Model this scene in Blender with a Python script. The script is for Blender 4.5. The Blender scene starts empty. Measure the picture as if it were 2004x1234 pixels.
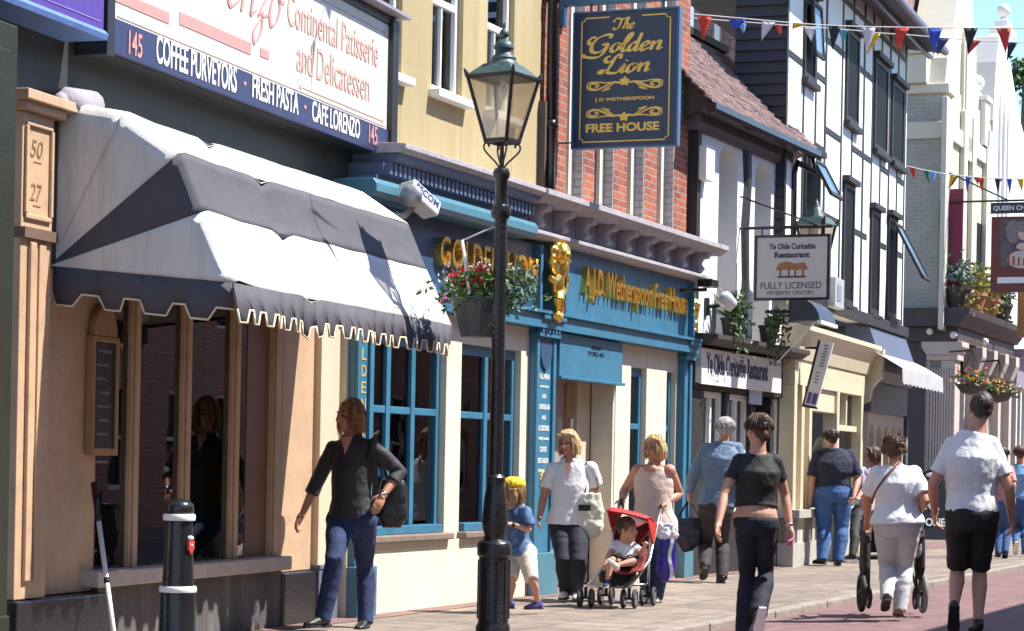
import bpy, bmesh, math, random
import numpy as np
from mathutils import Vector, Matrix, noise
random.seed(7)
R = math.radians
scene = bpy.context.scene
COL = scene.collection
# ------------------------------------------------------------------ camera model
FPX, CX, CY = 4500.0, 1002.0, 617.0
TH, ROLL, SHIFT = math.atan(1855/4500), R(1.1), 292/2004
CAM = Vector((0, -8.2, 1.22))
FWD = Vector((math.cos(TH), math.sin(TH), 0)); RT0 = Vector((math.sin(TH), -math.cos(TH), 0)); UP0 = Vector((0, 0, 1))
RT = RT0*math.cos(ROLL) + UP0*math.sin(ROLL); UP = UP0*math.cos(ROLL) - RT0*math.sin(ROLL)
def ray(x, y):
    return FWD + RT*((x-CX)/FPX) + UP*((CY-y)/FPX + SHIFT*2004/FPX)
def ground(x, y, z=0.0):
    d = ray(x, y); return CAM + d*((z-CAM.z)/d.z)
def at_depth(x, y, dep):
    return CAM + ray(x, y)*dep
def proj(p):
    v = Vector(p)-CAM; w = v.dot(FWD)
    return (CX+FPX*v.dot(RT)/w, CY-FPX*(v.dot(UP)/w-SHIFT*2004/FPX))
class Plane:
    """a facade plane: local x runs along the facade, -y points out to the street, z is up"""
    def __init__(s, P0, ang):
        s.P0 = Vector((P0[0], P0[1], 0)); s.ang = ang
        s.U = Vector((math.cos(ang), math.sin(ang), 0)); s.N = Vector((math.sin(ang), -math.cos(ang), 0))
        s.M = Matrix.Translation(s.P0) @ Matrix.Rotation(ang, 4, 'Z')
    @staticmethod
    def vp(px, py, vpx):
        d = ray(vpx, 909+0.0192*(vpx-1002)); return Plane(ground(px, py), math.atan2(d.y, d.x))
    def hit(s, x, y, d=0.0):
        r = ray(x, y); o = s.P0 + s.N*d
        return CAM + r*((o-CAM).dot(s.N)/r.dot(s.N))
    def uz(s, x, y, d=0.0):
        p = s.hit(x, y, d); return ((p-s.P0).dot(s.U), p.z)
    def dz(s, x, y, u):
        """ray against the plane across the facade at u: (distance out, height)"""
        r = ray(x, y); o = s.P0 + s.U*u
        p = CAM + r*((o-CAM).dot(s.U)/r.dot(s.U)); return ((p-s.P0).dot(s.N), p.z)
    def rect(s, x0, y0, x1, y1, d=0.0):
        a = s.uz(x0, y0, d); b = s.uz(x1, y1, d)
        return (min(a[0], b[0]), max(a[0], b[0]), min(a[1], b[1]), max(a[1], b[1]))
    def w(s, u, d, z): return s.P0 + s.U*u + s.N*d + Vector((0, 0, z))
# ------------------------------------------------------------------ materials
def nn(nt, t, **kw):
    n = nt.nodes.new(t)
    for k, v in kw.items():
        if k in n.inputs: n.inputs[k].default_value = v
        else: setattr(n, k, v)
    return n
MATS = {}
def M(name, col, rough=.6, var=.14, scale=4.0, bump=.15, bscale=None, metal=0.0, spec=.5, streak=False, dirt=None, sss=0.0):
    if name in MATS: return MATS[name]
    m = bpy.data.materials.new(name); m.use_nodes = True; nt = m.node_tree; b = nt.nodes['Principled BSDF']
    L = nt.links.new
    tc = nn(nt, 'ShaderNodeTexCoord'); mp = nn(nt, 'ShaderNodeMapping')
    L(tc.outputs['Object'], mp.inputs['Vector'])
    if streak: mp.inputs['Scale'].default_value = (1, 1, .12)
    n1 = nn(nt, 'ShaderNodeTexNoise', Scale=scale, Detail=6.0, Roughness=.65); L(mp.outputs[0], n1.inputs['Vector'])
    rp = nn(nt, 'ShaderNodeMapRange'); L(n1.outputs['Fac'], rp.inputs['Value'])
    rp.inputs['From Min'].default_value = .3; rp.inputs['From Max'].default_value = .7
    rp.inputs['To Min'].default_value = 1-var; rp.inputs['To Max'].default_value = 1+var*.6
    mx = nn(nt, 'ShaderNodeVectorMath', operation='SCALE'); mx.inputs[0].default_value = col[:3]
    L(rp.outputs[0], mx.inputs['Scale']); out = mx.outputs[0]
    if dirt:
        n3 = nn(nt, 'ShaderNodeTexNoise', Scale=scale*2.3, Detail=8.0, Roughness=.75); L(mp.outputs[0], n3.inputs['Vector'])
        r3 = nn(nt, 'ShaderNodeMapRange'); L(n3.outputs['Fac'], r3.inputs['Value'])
        r3.inputs['From Min'].default_value = .52; r3.inputs['From Max'].default_value = .72
        mm = nn(nt, 'ShaderNodeMix', data_type='RGBA'); L(r3.outputs[0], mm.inputs['Factor'])
        L(out, mm.inputs[6]); mm.inputs[7].default_value = (*dirt, 1); out = mm.outputs[2]
    L(out, b.inputs['Base Color'])
    b.inputs['Roughness'].default_value = rough; b.inputs['Metallic'].default_value = metal
    b.inputs['Specular IOR Level'].default_value = spec
    if bump:
        n2 = nn(nt, 'ShaderNodeTexNoise', Scale=bscale or scale*6, Detail=4.0); L(tc.outputs['Object'], n2.inputs['Vector'])
        bp = nn(nt, 'ShaderNodeBump', Strength=bump, Distance=.02); L(n2.outputs['Fac'], bp.inputs['Height']); L(bp.outputs[0], b.inputs['Normal'])
    if sss: b.inputs['Subsurface Weight'].default_value = sss; b.inputs['Subsurface Radius'].default_value = (.02, .008, .004)
    MATS[name] = m; return m
def M_brick(name, c1, c2, mortar, bw=.225, bh=.075, msize=.01, rough=.85, bump=.5, flat=False, var=.25, offset=.5, dirt=None):
    if name in MATS: return MATS[name]
    m = bpy.data.materials.new(name); m.use_nodes = True; nt = m.node_tree; b = nt.nodes['Principled BSDF']; L = nt.links.new
    tc = nn(nt, 'ShaderNodeTexCoord'); sp = nn(nt, 'ShaderNodeSeparateXYZ'); L(tc.outputs['Object'], sp.inputs[0])
    cb = nn(nt, 'ShaderNodeCombineXYZ')
    if flat: L(sp.outputs['X'], cb.inputs['X']); L(sp.outputs['Y'], cb.inputs['Y'])
    else:
        ad = nn(nt, 'ShaderNodeMath', operation='ADD'); L(sp.outputs['X'], ad.inputs[0]); L(sp.outputs['Y'], ad.inputs[1])
        L(ad.outputs[0], cb.inputs['X']); L(sp.outputs['Z'], cb.inputs['Y'])
    br = nn(nt, 'ShaderNodeTexBrick', Scale=1.0); br.offset = offset
    br.inputs['Color1'].default_value = (*c1, 1); br.inputs['Color2'].default_value = (*c2, 1); br.inputs['Mortar'].default_value = (*mortar, 1)
    br.inputs['Mortar Size'].default_value = msize; br.inputs['Brick Width'].default_value = bw; br.inputs['Row Height'].default_value = bh
    br.inputs['Mortar Smooth'].default_value = .3
    L(cb.outputs[0], br.inputs['Vector'])
    n1 = nn(nt, 'ShaderNodeTexNoise', Scale=3.5, Detail=8.0, Roughness=.7); L(tc.outputs['Object'], n1.inputs['Vector'])
    rp = nn(nt, 'ShaderNodeMapRange'); L(n1.outputs['Fac'], rp.inputs['Value'])
    rp.inputs['From Min'].default_value = .3; rp.inputs['From Max'].default_value = .7
    rp.inputs['To Min'].default_value = 1-var; rp.inputs['To Max'].default_value = 1+var
    mx = nn(nt, 'ShaderNodeVectorMath', operation='SCALE'); L(br.outputs['Color'], mx.inputs[0]); L(rp.outputs[0], mx.inputs['Scale'])
    out = mx.outputs[0]
    if dirt:
        for sc, lo, hi, am in ((1.1, .5, .75, .8), (9.0, .66, .7, .7)):
            n3 = nn(nt, 'ShaderNodeTexNoise', Scale=sc, Detail=9.0, Roughness=.7); L(tc.outputs['Object'], n3.inputs['Vector'])
            r3 = nn(nt, 'ShaderNodeMapRange'); L(n3.outputs['Fac'], r3.inputs['Value']); r3.inputs['From Min'].default_value = lo; r3.inputs['From Max'].default_value = hi; r3.inputs['To Max'].default_value = am
            mm = nn(nt, 'ShaderNodeMix', data_type='RGBA'); L(r3.outputs[0], mm.inputs['Factor']); L(out, mm.inputs[6]); mm.inputs[7].default_value = (*dirt, 1); out = mm.outputs[2]
    L(out, b.inputs['Base Color']); b.inputs['Roughness'].default_value = rough
    bp = nn(nt, 'ShaderNodeBump', Strength=bump, Distance=.012, invert=True)
    n2 = nn(nt, 'ShaderNodeTexNoise', Scale=60.0, Detail=3.0); L(tc.outputs['Object'], n2.inputs['Vector'])
    a2 = nn(nt, 'ShaderNodeMath', operation='MULTIPLY_ADD'); L(n2.outputs['Fac'], a2.inputs[0]); a2.inputs[1].default_value = .35; L(br.outputs['Fac'], a2.inputs[2])
    L(a2.outputs[0], bp.inputs['Height']); L(bp.outputs[0], b.inputs['Normal'])
    MATS[name] = m; return m
def M_glass(name, tint=(.55, .57, .6), ior=1.5, rough=.015, wav=.04):
    if name in MATS: return MATS[name]
    m = bpy.data.materials.new(name); m.use_nodes = True; nt = m.node_tree; nt.nodes.remove(nt.nodes['Principled BSDF']); L = nt.links.new
    o = nt.nodes['Material Output']; t = nn(nt, 'ShaderNodeBsdfTransparent'); t.inputs[0].default_value = (*tint, 1)
    g = nn(nt, 'ShaderNodeBsdfGlossy'); g.inputs['Roughness'].default_value = rough
    f = nn(nt, 'ShaderNodeFresnel', IOR=ior); mx = nn(nt, 'ShaderNodeMixShader')
    tc = nn(nt, 'ShaderNodeTexCoord'); n2 = nn(nt, 'ShaderNodeTexNoise', Scale=2.0); L(tc.outputs['Object'], n2.inputs['Vector'])
    bp = nn(nt, 'ShaderNodeBump', Strength=wav, Distance=.05); L(n2.outputs['Fac'], bp.inputs['Height']); L(bp.outputs[0], g.inputs['Normal'])
    L(f.outputs[0], mx.inputs[0]); L(t.outputs[0], mx.inputs[1]); L(g.outputs[0], mx.inputs[2]); L(mx.outputs[0], o.inputs[0])
    MATS[name] = m; return m
# ------------------------------------------------------------------ things and meshes
INV = {}
def tag(o, label=None, cat=None, group=None, kind=None):
    if label: o['label'] = label
    if cat: o['category'] = cat
    if group: o['group'] = group
    if kind: o['kind'] = kind
    return o
def thing(name, label, cat, loc, ang=0.0, group=None):
    o = bpy.data.objects.new(name, None); COL.objects.link(o); o.empty_display_size = .1
    o.location = loc; o.rotation_euler = (0, 0, ang); tag(o, label, cat, group)
    INV[o.name] = (Matrix.Translation(Vector(loc)) @ Matrix.Rotation(ang, 4, 'Z')).inverted()
    return o
def on(name, label, cat, pl, u, d, z, group=None):
    return thing(name, label, cat, pl.w(u, d, z), pl.ang, group)
class MB:
    def __init__(s, pl=None):
        s.T = pl.M if isinstance(pl, Plane) else (pl if pl is not None else Matrix.Identity(4)); s.v = []; s.f = []; s.mi = []; s.cur = 0; s.ch = []
    def add(s, vs, fs):
        b = len(s.v); s.v += [s.T @ Vector(p) for p in vs]; s.ch.append((b, len(s.v), len(s.f), len(s.f)+len(fs)))
        for f in fs: s.f.append(tuple(b+i for i in f)); s.mi.append(s.cur)
    def box(s, x0, x1, y0, y1, z0, z1):
        s.add([(x, y, z) for x in (x0, x1) for y in (y0, y1) for z in (z0, z1)],
              [(0, 1, 3, 2), (4, 6, 7, 5), (0, 4, 5, 1), (2, 3, 7, 6), (0, 2, 6, 4), (1, 5, 7, 3)])
    def dbox(s, u0, u1, d0, d1, z0, z1): s.box(u0, u1, -d1, -d0, z0, z1)
    def pbox(s, pl, x0, y0, x1, y1, d0, d1):
        u0, u1, z0, z1 = pl.rect(x0, y0, x1, y1, d1); s.dbox(u0, u1, d0, d1, z0, z1)
    def prism(s, poly, d0, d1):
        """polygon in local (u, z), from depth d0 to d1 outwards"""
        n = len(poly); a = sum(poly[i][0]*poly[(i+1) % n][1]-poly[(i+1) % n][0]*poly[i][1] for i in range(n))
        if a < 0: poly = poly[::-1]
        s.add([(u, -d1, z) for u, z in poly]+[(u, -d0, z) for u, z in poly],
              [tuple(range(n)), tuple(range(2*n-1, n-1, -1))]+[(i, n+i, n+(i+1) % n, (i+1) % n) for i in range(n)])
    def xprism(s, prof, u0, u1):
        """profile in (d, z) run along u"""
        n = len(prof); a = sum(prof[i][0]*prof[(i+1) % n][1]-prof[(i+1) % n][0]*prof[i][1] for i in range(n))
        if a < 0: prof = prof[::-1]
        s.add([(u0, -d, z) for d, z in prof]+[(u1, -d, z) for d, z in prof],
              [tuple(range(n))[::-1], tuple(range(n, 2*n))]+[(i, (i+1) % n, n+(i+1) % n, n+i) for i in range(n)])
    def quad(s, *p): s.add(p, [tuple(range(len(p)))])
    def grid(s, rows):
        n, m = len(rows), len(rows[0])
        s.add([p for r in rows for p in r], [(i*m+j, i*m+j+1, (i+1)*m+j+1, (i+1)*m+j) for i in range(n-1) for j in range(m-1)])
    def tube(s, pts, r, n=8, cap=True, ref=None, r2=None):
        """tube along pts; r = radius or list; r2 = list of second radii (across ref)"""
        pts = [Vector(p) for p in pts]; k = len(pts)
        rs = r if isinstance(r, (list, tuple)) else [r]*k; rb = r2 or rs
        vs = []; px = None
        for i, p in enumerate(pts):
            t = (pts[min(i+1, k-1)]-pts[max(i-1, 0)]).normalized()
            if px is None:
                q = Vector(ref) if ref is not None else (Vector((0, 0, 1)) if abs(t.z) < .9 else Vector((1, 0, 0)))
            else: q = Vector(ref) if ref is not None else px
            a = q-t*q.dot(t)
            if a.length < 1e-5: a = t.orthogonal()
            a.normalize(); px = a; b = t.cross(a)
            for j in range(n):
                an = 2*math.pi*j/n; vs.append(p+a*(math.cos(an)*rs[i])+b*(math.sin(an)*rb[i]))
        fs = [(i*n+j, i*n+(j+1) % n, (i+1)*n+(j+1) % n, (i+1)*n+j) for i in range(k-1) for j in range(n)]
        if cap: fs += [tuple(range(n))[::-1], tuple(range((k-1)*n, k*n))]
        s.add(vs, fs)
    def lathe(s, prof, c=(0, 0, 0), n=20, sq=None, rot=0.0):
        """profile of (r, z) about a vertical axis at c"""
        c = Vector(c); k = len(prof)
        vs = [c+Vector((r*math.cos(rot+2*math.pi*j/n), r*math.sin(rot+2*math.pi*j/n), z)) for r, z in prof for j in range(n)]
        fs = [(i*n+j, i*n+(j+1) % n, (i+1)*n+(j+1) % n, (i+1)*n+j) for i in range(k-1) for j in range(n)]
        fs += [tuple(range(n))[::-1], tuple(range((k-1)*n, k*n))]
        s.add(vs, fs)
    def ball(s, c, r, n=12, m=8, axes=None):
        """ellipsoid; r = (a, b, c) along axes (3 vectors)"""
        r = r if isinstance(r, (tuple, list)) else (r, r, r); c = Vector(c)
        ax = axes or (Vector((1, 0, 0)), Vector((0, 1, 0)), Vector((0, 0, 1)))
        vs = [c+ax[2]*r[2]]; 
        for i in range(1, m):
            ph = math.pi*i/m
            for j in range(n):
                an = 2*math.pi*j/n
                vs.append(c+ax[0]*(r[0]*math.sin(ph)*math.cos(an))+ax[1]*(r[1]*math.sin(ph)*math.sin(an))+ax[2]*(r[2]*math.cos(ph)))
        vs.append(c-ax[2]*r[2]); e = len(vs)-1
        fs = [(0, 1+j, 1+(j+1) % n) for j in range(n)]
        for i in range(m-2):
            fs += [(1+i*n+j, 1+(i+1)*n+j, 1+(i+1)*n+(j+1) % n, 1+i*n+(j+1) % n) for j in range(n)]
        fs += [(e, 1+(m-2)*n+(j+1) % n, 1+(m-2)*n+j) for j in range(n)]
        s.add(vs, fs)
    def each(s, name, mat, parent, **kw):
        r = []
        for a, b, c, d in s.ch:
            m = MB(); m.v = s.v[a:b]; m.f = [tuple(i-a for i in f) for f in s.f[c:d]]; m.mi = [0]*len(m.f); r.append(m.build(name, mat, parent, **kw))
        return r
    def build(s, name, mat, parent=None, smooth=False, bevel=0.0, loc=None, ang=0.0, voxel=0.0, relax=0, solid=0.0, sub=0):
        me = bpy.data.meshes.new(name)
        if parent is not None: inv = INV[parent.name]
        else:
            if loc is None:
                xs = [p.x for p in s.v]; ys = [p.y for p in s.v]; zs = [p.z for p in s.v]
                loc = Vector(((min(xs)+max(xs))/2, (min(ys)+max(ys))/2, min(zs)))
            inv = (Matrix.Translation(Vector(loc)) @ Matrix.Rotation(ang, 4, 'Z')).inverted()
        me.from_pydata([inv @ p for p in s.v], [], s.f)
        o = bpy.data.objects.new(name, me); COL.objects.link(o)
        if parent is not None: o.parent = parent; INV[o.name] = inv
        else:
            o.location = loc; o.rotation_euler = (0, 0, ang); INV[o.name] = inv
        for mm in (mat if isinstance(mat, (list, tuple)) else [mat]): me.materials.append(mm)
        if voxel:
            md = o.modifiers.new('remesh', 'REMESH'); md.mode = 'VOXEL'; md.voxel_size = voxel; md.use_smooth_shade = True
            if relax: md = o.modifiers.new('relax', 'SMOOTH'); md.iterations = relax; md.factor = .5
            smooth = True
        else:
            if len(set(s.mi)) > 1: me.polygons.foreach_set('material_index', s.mi)
        if smooth and not voxel: me.polygons.foreach_set('use_smooth', [True]*len(me.polygons))
        if bevel: md = o.modifiers.new('bevel', 'BEVEL'); md.width = bevel; md.segments = 2; md.limit_method = 'ANGLE'; md.angle_limit = R(40)
        if solid: md = o.modifiers.new('solid', 'SOLIDIFY'); md.thickness = solid
        if sub: md = o.modifiers.new('sub', 'SUBSURF'); md.levels = sub; md.render_levels = sub
        me.update(); return o
def sharp(o, deg=40):
    me = o.data; me.polygons.foreach_set('use_smooth', [True]*len(me.polygons)); me.set_sharp_from_angle(angle=R(deg)); return o
def bake(o, fn=None):
    """apply the modifiers of o, then run fn(vertex array, normals) to move vertices"""
    dg = bpy.context.evaluated_depsgraph_get(); ev = o.evaluated_get(dg)
    me = bpy.data.meshes.new_from_object(ev); old = o.data; o.modifiers.clear(); o.data = me; me.name = old.name
    for i, mm in enumerate(old.materials):
        if i >= len(me.materials): me.materials.append(mm)
    bpy.data.meshes.remove(old)
    if fn:
        n = len(me.vertices); co = np.zeros(n*3, np.float32); no = np.zeros(n*3, np.float32)
        me.vertices.foreach_get('co', co); me.vertices.foreach_get('normal', no)
        co = fn(co.reshape(-1, 3), no.reshape(-1, 3)); me.vertices.foreach_set('co', co.astype(np.float32).ravel()); me.update()
    me.polygons.foreach_set('use_smooth', [True]*len(me.polygons)); return o
def copy_tree(o, parent=None):
    c = o.copy(); COL.objects.link(c)
    if parent is not None: c.parent = parent
    for ch in [x for x in COL.objects if x.parent == o]: copy_tree(ch, c)
    return c
# ------------------------------------------------------------------ lettering
_tc = {}
def text_geo(t, bold=0.0, shear=0.0, space=1.0):
    k = (t, bold, shear, space)
    if k in _tc: return _tc[k]
    cu = bpy.data.curves.new('t', 'FONT'); cu.body = t; cu.size = 1; cu.offset = bold; cu.shear = shear; cu.space_character = space
    cu.resolution_u = 4; cu.fill_mode = 'FRONT'
    ob = bpy.data.objects.new('t', cu); COL.objects.link(ob)
    me = bpy.data.meshes.new_from_object(ob.evaluated_get(bpy.context.evaluated_depsgraph_get()))
    vs = [(v.co.x, v.co.y) for v in me.vertices]; fs = [tuple(p.vertices) for p in me.polygons]
    bpy.data.objects.remove(ob); bpy.data.curves.remove(cu); bpy.data.meshes.remove(me)
    _tc[k] = (vs, fs); return vs, fs
def put_text(mb, t, O, X, Z, w, h, th=.004, bold=0.0, shear=0.0, space=1.0, fit=True):
    """text fitted into w x h metres with its lower left at O, along X and Z; th = relief"""
    vs, fs = text_geo(t, bold, shear, space)
    x0 = min(v[0] for v in vs); x1 = max(v[0] for v in vs); y0 = min(v[1] for v in vs); y1 = max(v[1] for v in vs)
    sx = w/(x1-x0); sy = h/(y1-y0); O, X, Z = Vector(O), Vector(X).normalized(), Vector(Z).normalized(); Nn = X.cross(Z)
    P = [O+X*((a-x0)*sx)+Z*((b-y0)*sy) for a, b in vs]; n = len(P)
    ed = {}
    for f in fs:
        for i in range(len(f)):
            e = (f[i], f[(i+1) % len(f)]); ed[e] = ed.get(e, 0)+1
    bd = [e for e in ed if (e[1], e[0]) not in ed]
    mb.add([p+Nn*th for p in P]+P, [tuple(f) for f in fs]+[(b, a, a+n, b+n) for a, b in bd])
def ptext(mb, pl, t, x0, y0, x1, y1, d, th=.004, **kw):
    """text on a facade plane, between two diagonal pixel corners (bottom left, top right)"""
    u0, u1, z0, z1 = pl.rect(x0, y0, x1, y1, d)
    put_text(mb, t, (u0, -d, z0), (1, 0, 0), (0, 0, 1), u1-u0, z1-z0, th, **kw)
def catmull(p, k=6):
    p = [Vector(q) for q in p]; o = []
    for i in range(len(p)-1):
        a, b, c, d = p[max(i-1, 0)], p[i], p[i+1], p[min(i+2, len(p)-1)]
        for j in range(k):
            t = j/k; o.append(.5*((2*b)+(c-a)*t+(2*a-5*b+4*c-d)*t*t+(3*b-a-3*c+d)*t**3))
    return o+[p[-1]]
def stroke(mb, pts, O, X, Z, s, thick=.09, thin=.025, pen=R(35), th=.004, sm=True, lift=0.0, shear=.0, sy=1.0):
    """one pen stroke (2D points) as a raised ribbon whose width follows the direction of the pen"""
    O, X, Z = Vector(O), Vector(X).normalized(), Vector(Z).normalized(); Nn = X.cross(Z)
    q = [Vector((a[0]+a[1]*shear, a[1])) for a in pts]; q = catmull(q) if sm else q
    vs = []
    for i, p in enumerate(q):
        t = q[min(i+1, len(q)-1)]-q[max(i-1, 0)]
        if t.length < 1e-6: t = Vector((1, 0))
        t.normalize(); an = math.atan2(t.y, t.x); w = (thin+(thick-thin)*abs(math.sin(an-pen)))/2
        e = Vector((-t.y, t.x))*w
        for k in (e, -e):
            c = p+k; vs.append(O+X*(c.x*s)+Z*(c.y*s*sy)+Nn*(th+lift))
    n = len(vs); vs += [v-Nn*th for v in vs]
    fs = []
    for i in range(0, n-2, 2):
        fs += [(i, i+1, i+3, i+2), (i, i+2, i+2+n, i+n), (i+1, i+1+n, i+3+n, i+3)]
    fs += [(0, n, n+1, 1), (n-2, n-1, 2*n-1, 2*n-2)]
    mb.add(vs, fs)
SCRIPT = {  # pen strokes of a slanted brush script, x-height .48, capitals 1
 'T': (.72, [[(-.12, .62), (-.16, .78), (-.02, .95), (.2, .93), (.5, .88), (.85, 1.0)], [(.42, .9), (.42, .5), (.36, .12), (.16, -.02), (0, .06), (.02, .2)]]),
 'G': (.92, [[(.72, .78), (.74, .95), (.52, 1.0), (.2, .82), (.06, .45), (.16, .08), (.44, 0), (.68, .2), (.72, .42)], [(.5, .42), (.72, .45), (.72, .1), (.6, -.22), (.3, -.3), (-.1, -.2), (-.16, -.05)], [(.06, .45), (-.14, .6), (-.1, .85), (.1, .88)]]),
 'L': (.8, [[(.6, .8), (.58, .98), (.44, 1.0), (.36, .8), (.32, .45), (.24, .14), (.08, .0), (-.08, .05), (-.02, .15), (.2, .08), (.45, -.03), (.7, .0), (.8, .14)], [(.36, .78), (.16, .62), (.0, .7), (.0, .9), (.14, .96)]]),
 'h': (.5, [[(-.04, .1), (.16, .5), (.26, .92), (.16, 1.0), (.1, .7), (.08, 0)], [(.08, .18), (.2, .44), (.34, .46), (.36, .2), (.38, .02), (.5, .1)]]),
 'e': (.42, [[(-.02, .12), (.2, .24), (.32, .38), (.24, .49), (.1, .4), (.06, .16), (.18, 0), (.42, .14)]]),
 'o': (.46, [[(.28, .46), (.12, .42), (.05, .2), (.14, .0), (.3, .06), (.36, .3), (.26, .47), (.32, .38), (.48, .4)]]),
 'l': (.3, [[(-.04, .1), (.16, .5), (.26, .92), (.16, 1.0), (.09, .7), (.09, .12), (.18, 0), (.32, .12)]]),
 'd': (.5, [[(.34, .42), (.2, .48), (.06, .3), (.08, .04), (.22, .04), (.34, .3)], [(.36, 1.0), (.35, .5), (.36, .1), (.42, .0), (.54, .12)]]),
 'n': (.56, [[(0, .4), (.08, .46), (.1, .2), (.1, 0)], [(.1, .2), (.24, .44), (.38, .46), (.4, .2), (.42, .02), (.58, .12)]]),
 'i': (.26, [[(-.02, .12), (.1, .46), (.09, .12), (.16, 0), (.28, .12)], [(.12, .64), (.14, .7)]]),
 'r': (.38, [[(-.02, .12), (.1, .5), (.16, .42), (.3, .44), (.26, .12), (.4, .1)]]),
 'z': (.4, [[(.0, .4), (.1, .47), (.3, .42), (.1, .05), (.22, .1), (.26, -.15), (.12, -.35), (.02, -.2), (.2, .02), (.42, .12)]]),
}
def script(mb, t, O, X, Z, s, **kw):
    x = 0; k = 0
    for ch in t:
        w, st = SCRIPT[ch]
        for q in st: stroke(mb, [(a+x, b) for a, b in q], O, X, Z, s, lift=.0004*(k % 7), shear=.3, **kw); k += 1
        x += w
    return x*s
def leaves(mb, pts, size=.05, n=1, rnd=random):
    """leaf shaped faces at random tilts round the given points"""
    for p in pts:
        for _ in range(n):
            a = Vector((rnd.gauss(0, 1), rnd.gauss(0, 1), rnd.gauss(.2, 1))).normalized(); b = a.orthogonal().normalized()
            b = Matrix.Rotation(rnd.random()*6.3, 3, a) @ b; c = a.cross(b); s = size*rnd.uniform(.6, 1.3); p = Vector(p)
            mb.add([p-b*s, p+c*s*.45+a*s*.12, p+b*s, p-c*s*.45+a*s*.12], [(0, 1, 2, 3)])
# ------------------------------------------------------------------ light, sky, camera
SUN_EL, SUN_AZ = R(56), R(24)      # azimuth measured from straight out of the pub front towards the far end of the street
SUN = Vector((math.cos(SUN_EL)*math.sin(SUN_AZ), -math.cos(SUN_EL)*math.cos(SUN_AZ), math.sin(SUN_EL)))
w = bpy.data.worlds.new('World'); scene.world = w; w.use_nodes = True
sk = w.node_tree.nodes.new('ShaderNodeTexSky'); sk.sky_type = 'NISHITA'; sk.sun_disc = False
sk.sun_elevation = SUN_EL; sk.sun_rotation = math.pi-SUN_AZ; sk.air_density = 1.0; sk.dust_density = .1; sk.ozone_density = 4.5
bg = w.node_tree.nodes['Background']; w.node_tree.links.new(sk.outputs[0], bg.inputs[0]); bg.inputs[1].default_value = .13
sl = bpy.data.lights.new('sun', 'SUN'); sl.energy = 5.0; sl.angle = R(.53); sl.color = (1, .965, .91)
so = bpy.data.objects.new('sun', sl); COL.objects.link(so); so.location = (10, -20, 30); so.rotation_euler = SUN.to_track_quat('Z', 'Y').to_euler()
cd = bpy.data.cameras.new('camera'); co = bpy.data.objects.new('camera', cd); COL.objects.link(co); scene.camera = co
cd.sensor_width = 36; cd.lens = 36*FPX/2004; cd.shift_y = SHIFT; cd.clip_end = 3000; cd.clip_start = .1
co.matrix_world = Matrix.Translation(CAM) @ Matrix((RT, UP, -FWD)).transposed().to_4x4()
vs = scene.view_settings; vs.view_transform = 'Standard'; vs.look = 'None'; vs.exposure = 1.05; vs.gamma = 1
try: scene.cycles.max_bounces = 6; scene.cycles.transparent_max_bounces = 12
except Exception: pass
PUB = Plane.vp(686, 1207, 2857); LOR = Plane.vp(640, 1210, 2420); RES = Plane.vp(1355, 1127, 3000)
TIM = Plane.vp(1560, 1105, 2600); YEL = Plane.vp(1850, 1050, 2800)
# ------------------------------------------------------------------ ground
def sheet(name, x0, x1, ys, zs, mat, nx=60):
    mb = MB(); mb.grid([[(x0+(x1-x0)*i/nx, y, z) for y, z in zip(ys, zs)] for i in range(nx+1)])
    mb.f = [f[::-1] for f in mb.f] if ys[0] > ys[-1] else mb.f
    o = mb.build(name, mat, loc=(0, 0, 0)); o['kind'] = 'structure'; return o
KY = -2.75
m_road = M_brick('road_brick', (.2, .105, .1), (.16, .085, .083), (.13, .1, .095), bw=.22, bh=.11, msize=.006, flat=True, bump=.3, var=.3, dirt=(.13, .085, .08))
m_pave = M_brick('paving_slab', (.25, .197, .155), (.185, .145, .115), (.085, .068, .055), bw=.75, bh=.6, msize=.009, flat=True, bump=.5, var=.38, rough=.8, dirt=(.13, .1, .08))
m_paveb = M_brick('paving_brick', (.21, .115, .095), (.17, .095, .08), (.18, .13, .11), bw=.22, bh=.11, msize=.006, flat=True, bump=.3, var=.25, rough=.8)
m_kerb = M('kerb_stone', (.26, .22, .185), .85, .25, 5, .4, dirt=(.2, .15, .12))
sheet('ground', -600, 1500, [-700, 700], [-.4, -.4], M('earth', (.2, .17, .13), .9, .2, .5))
sheet('road', -12, 160, [KY-.004, KY-.7, KY-1.6, KY-2.6, -7.4], [-.062, -.045, -.02, -.004, 0], m_road)
sheet('far_pavement', -12, 160, [-7.404, -7.52, -8.98], [.0, .05, .06], m_pave)
sheet('pavement', -12, 160, [4, .5, -1.05, KY+.146], [0, 0, 0, 0], m_pave)
mb = MB(); mb.grid([[(x, y, .004) for y in (.4, -.42)] for x in range(-10, 45)]); mb.f = [f[::-1] for f in mb.f]
o = mb.build('paving_strip', m_paveb, loc=(0, 0, 0)); o['kind'] = 'structure'
mb = MB(); x = -11.0
while x < 70:
    l = random.uniform(.85, 1.0); mb.box(x, x+l-.012, KY+random.uniform(-.004, .004), KY+.142, -.3, .003+random.uniform(-.003, .004)); x += l
o = mb.build('kerb', m_kerb, loc=(0, 0, 0), bevel=.018); o['kind'] = 'structure'
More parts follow.
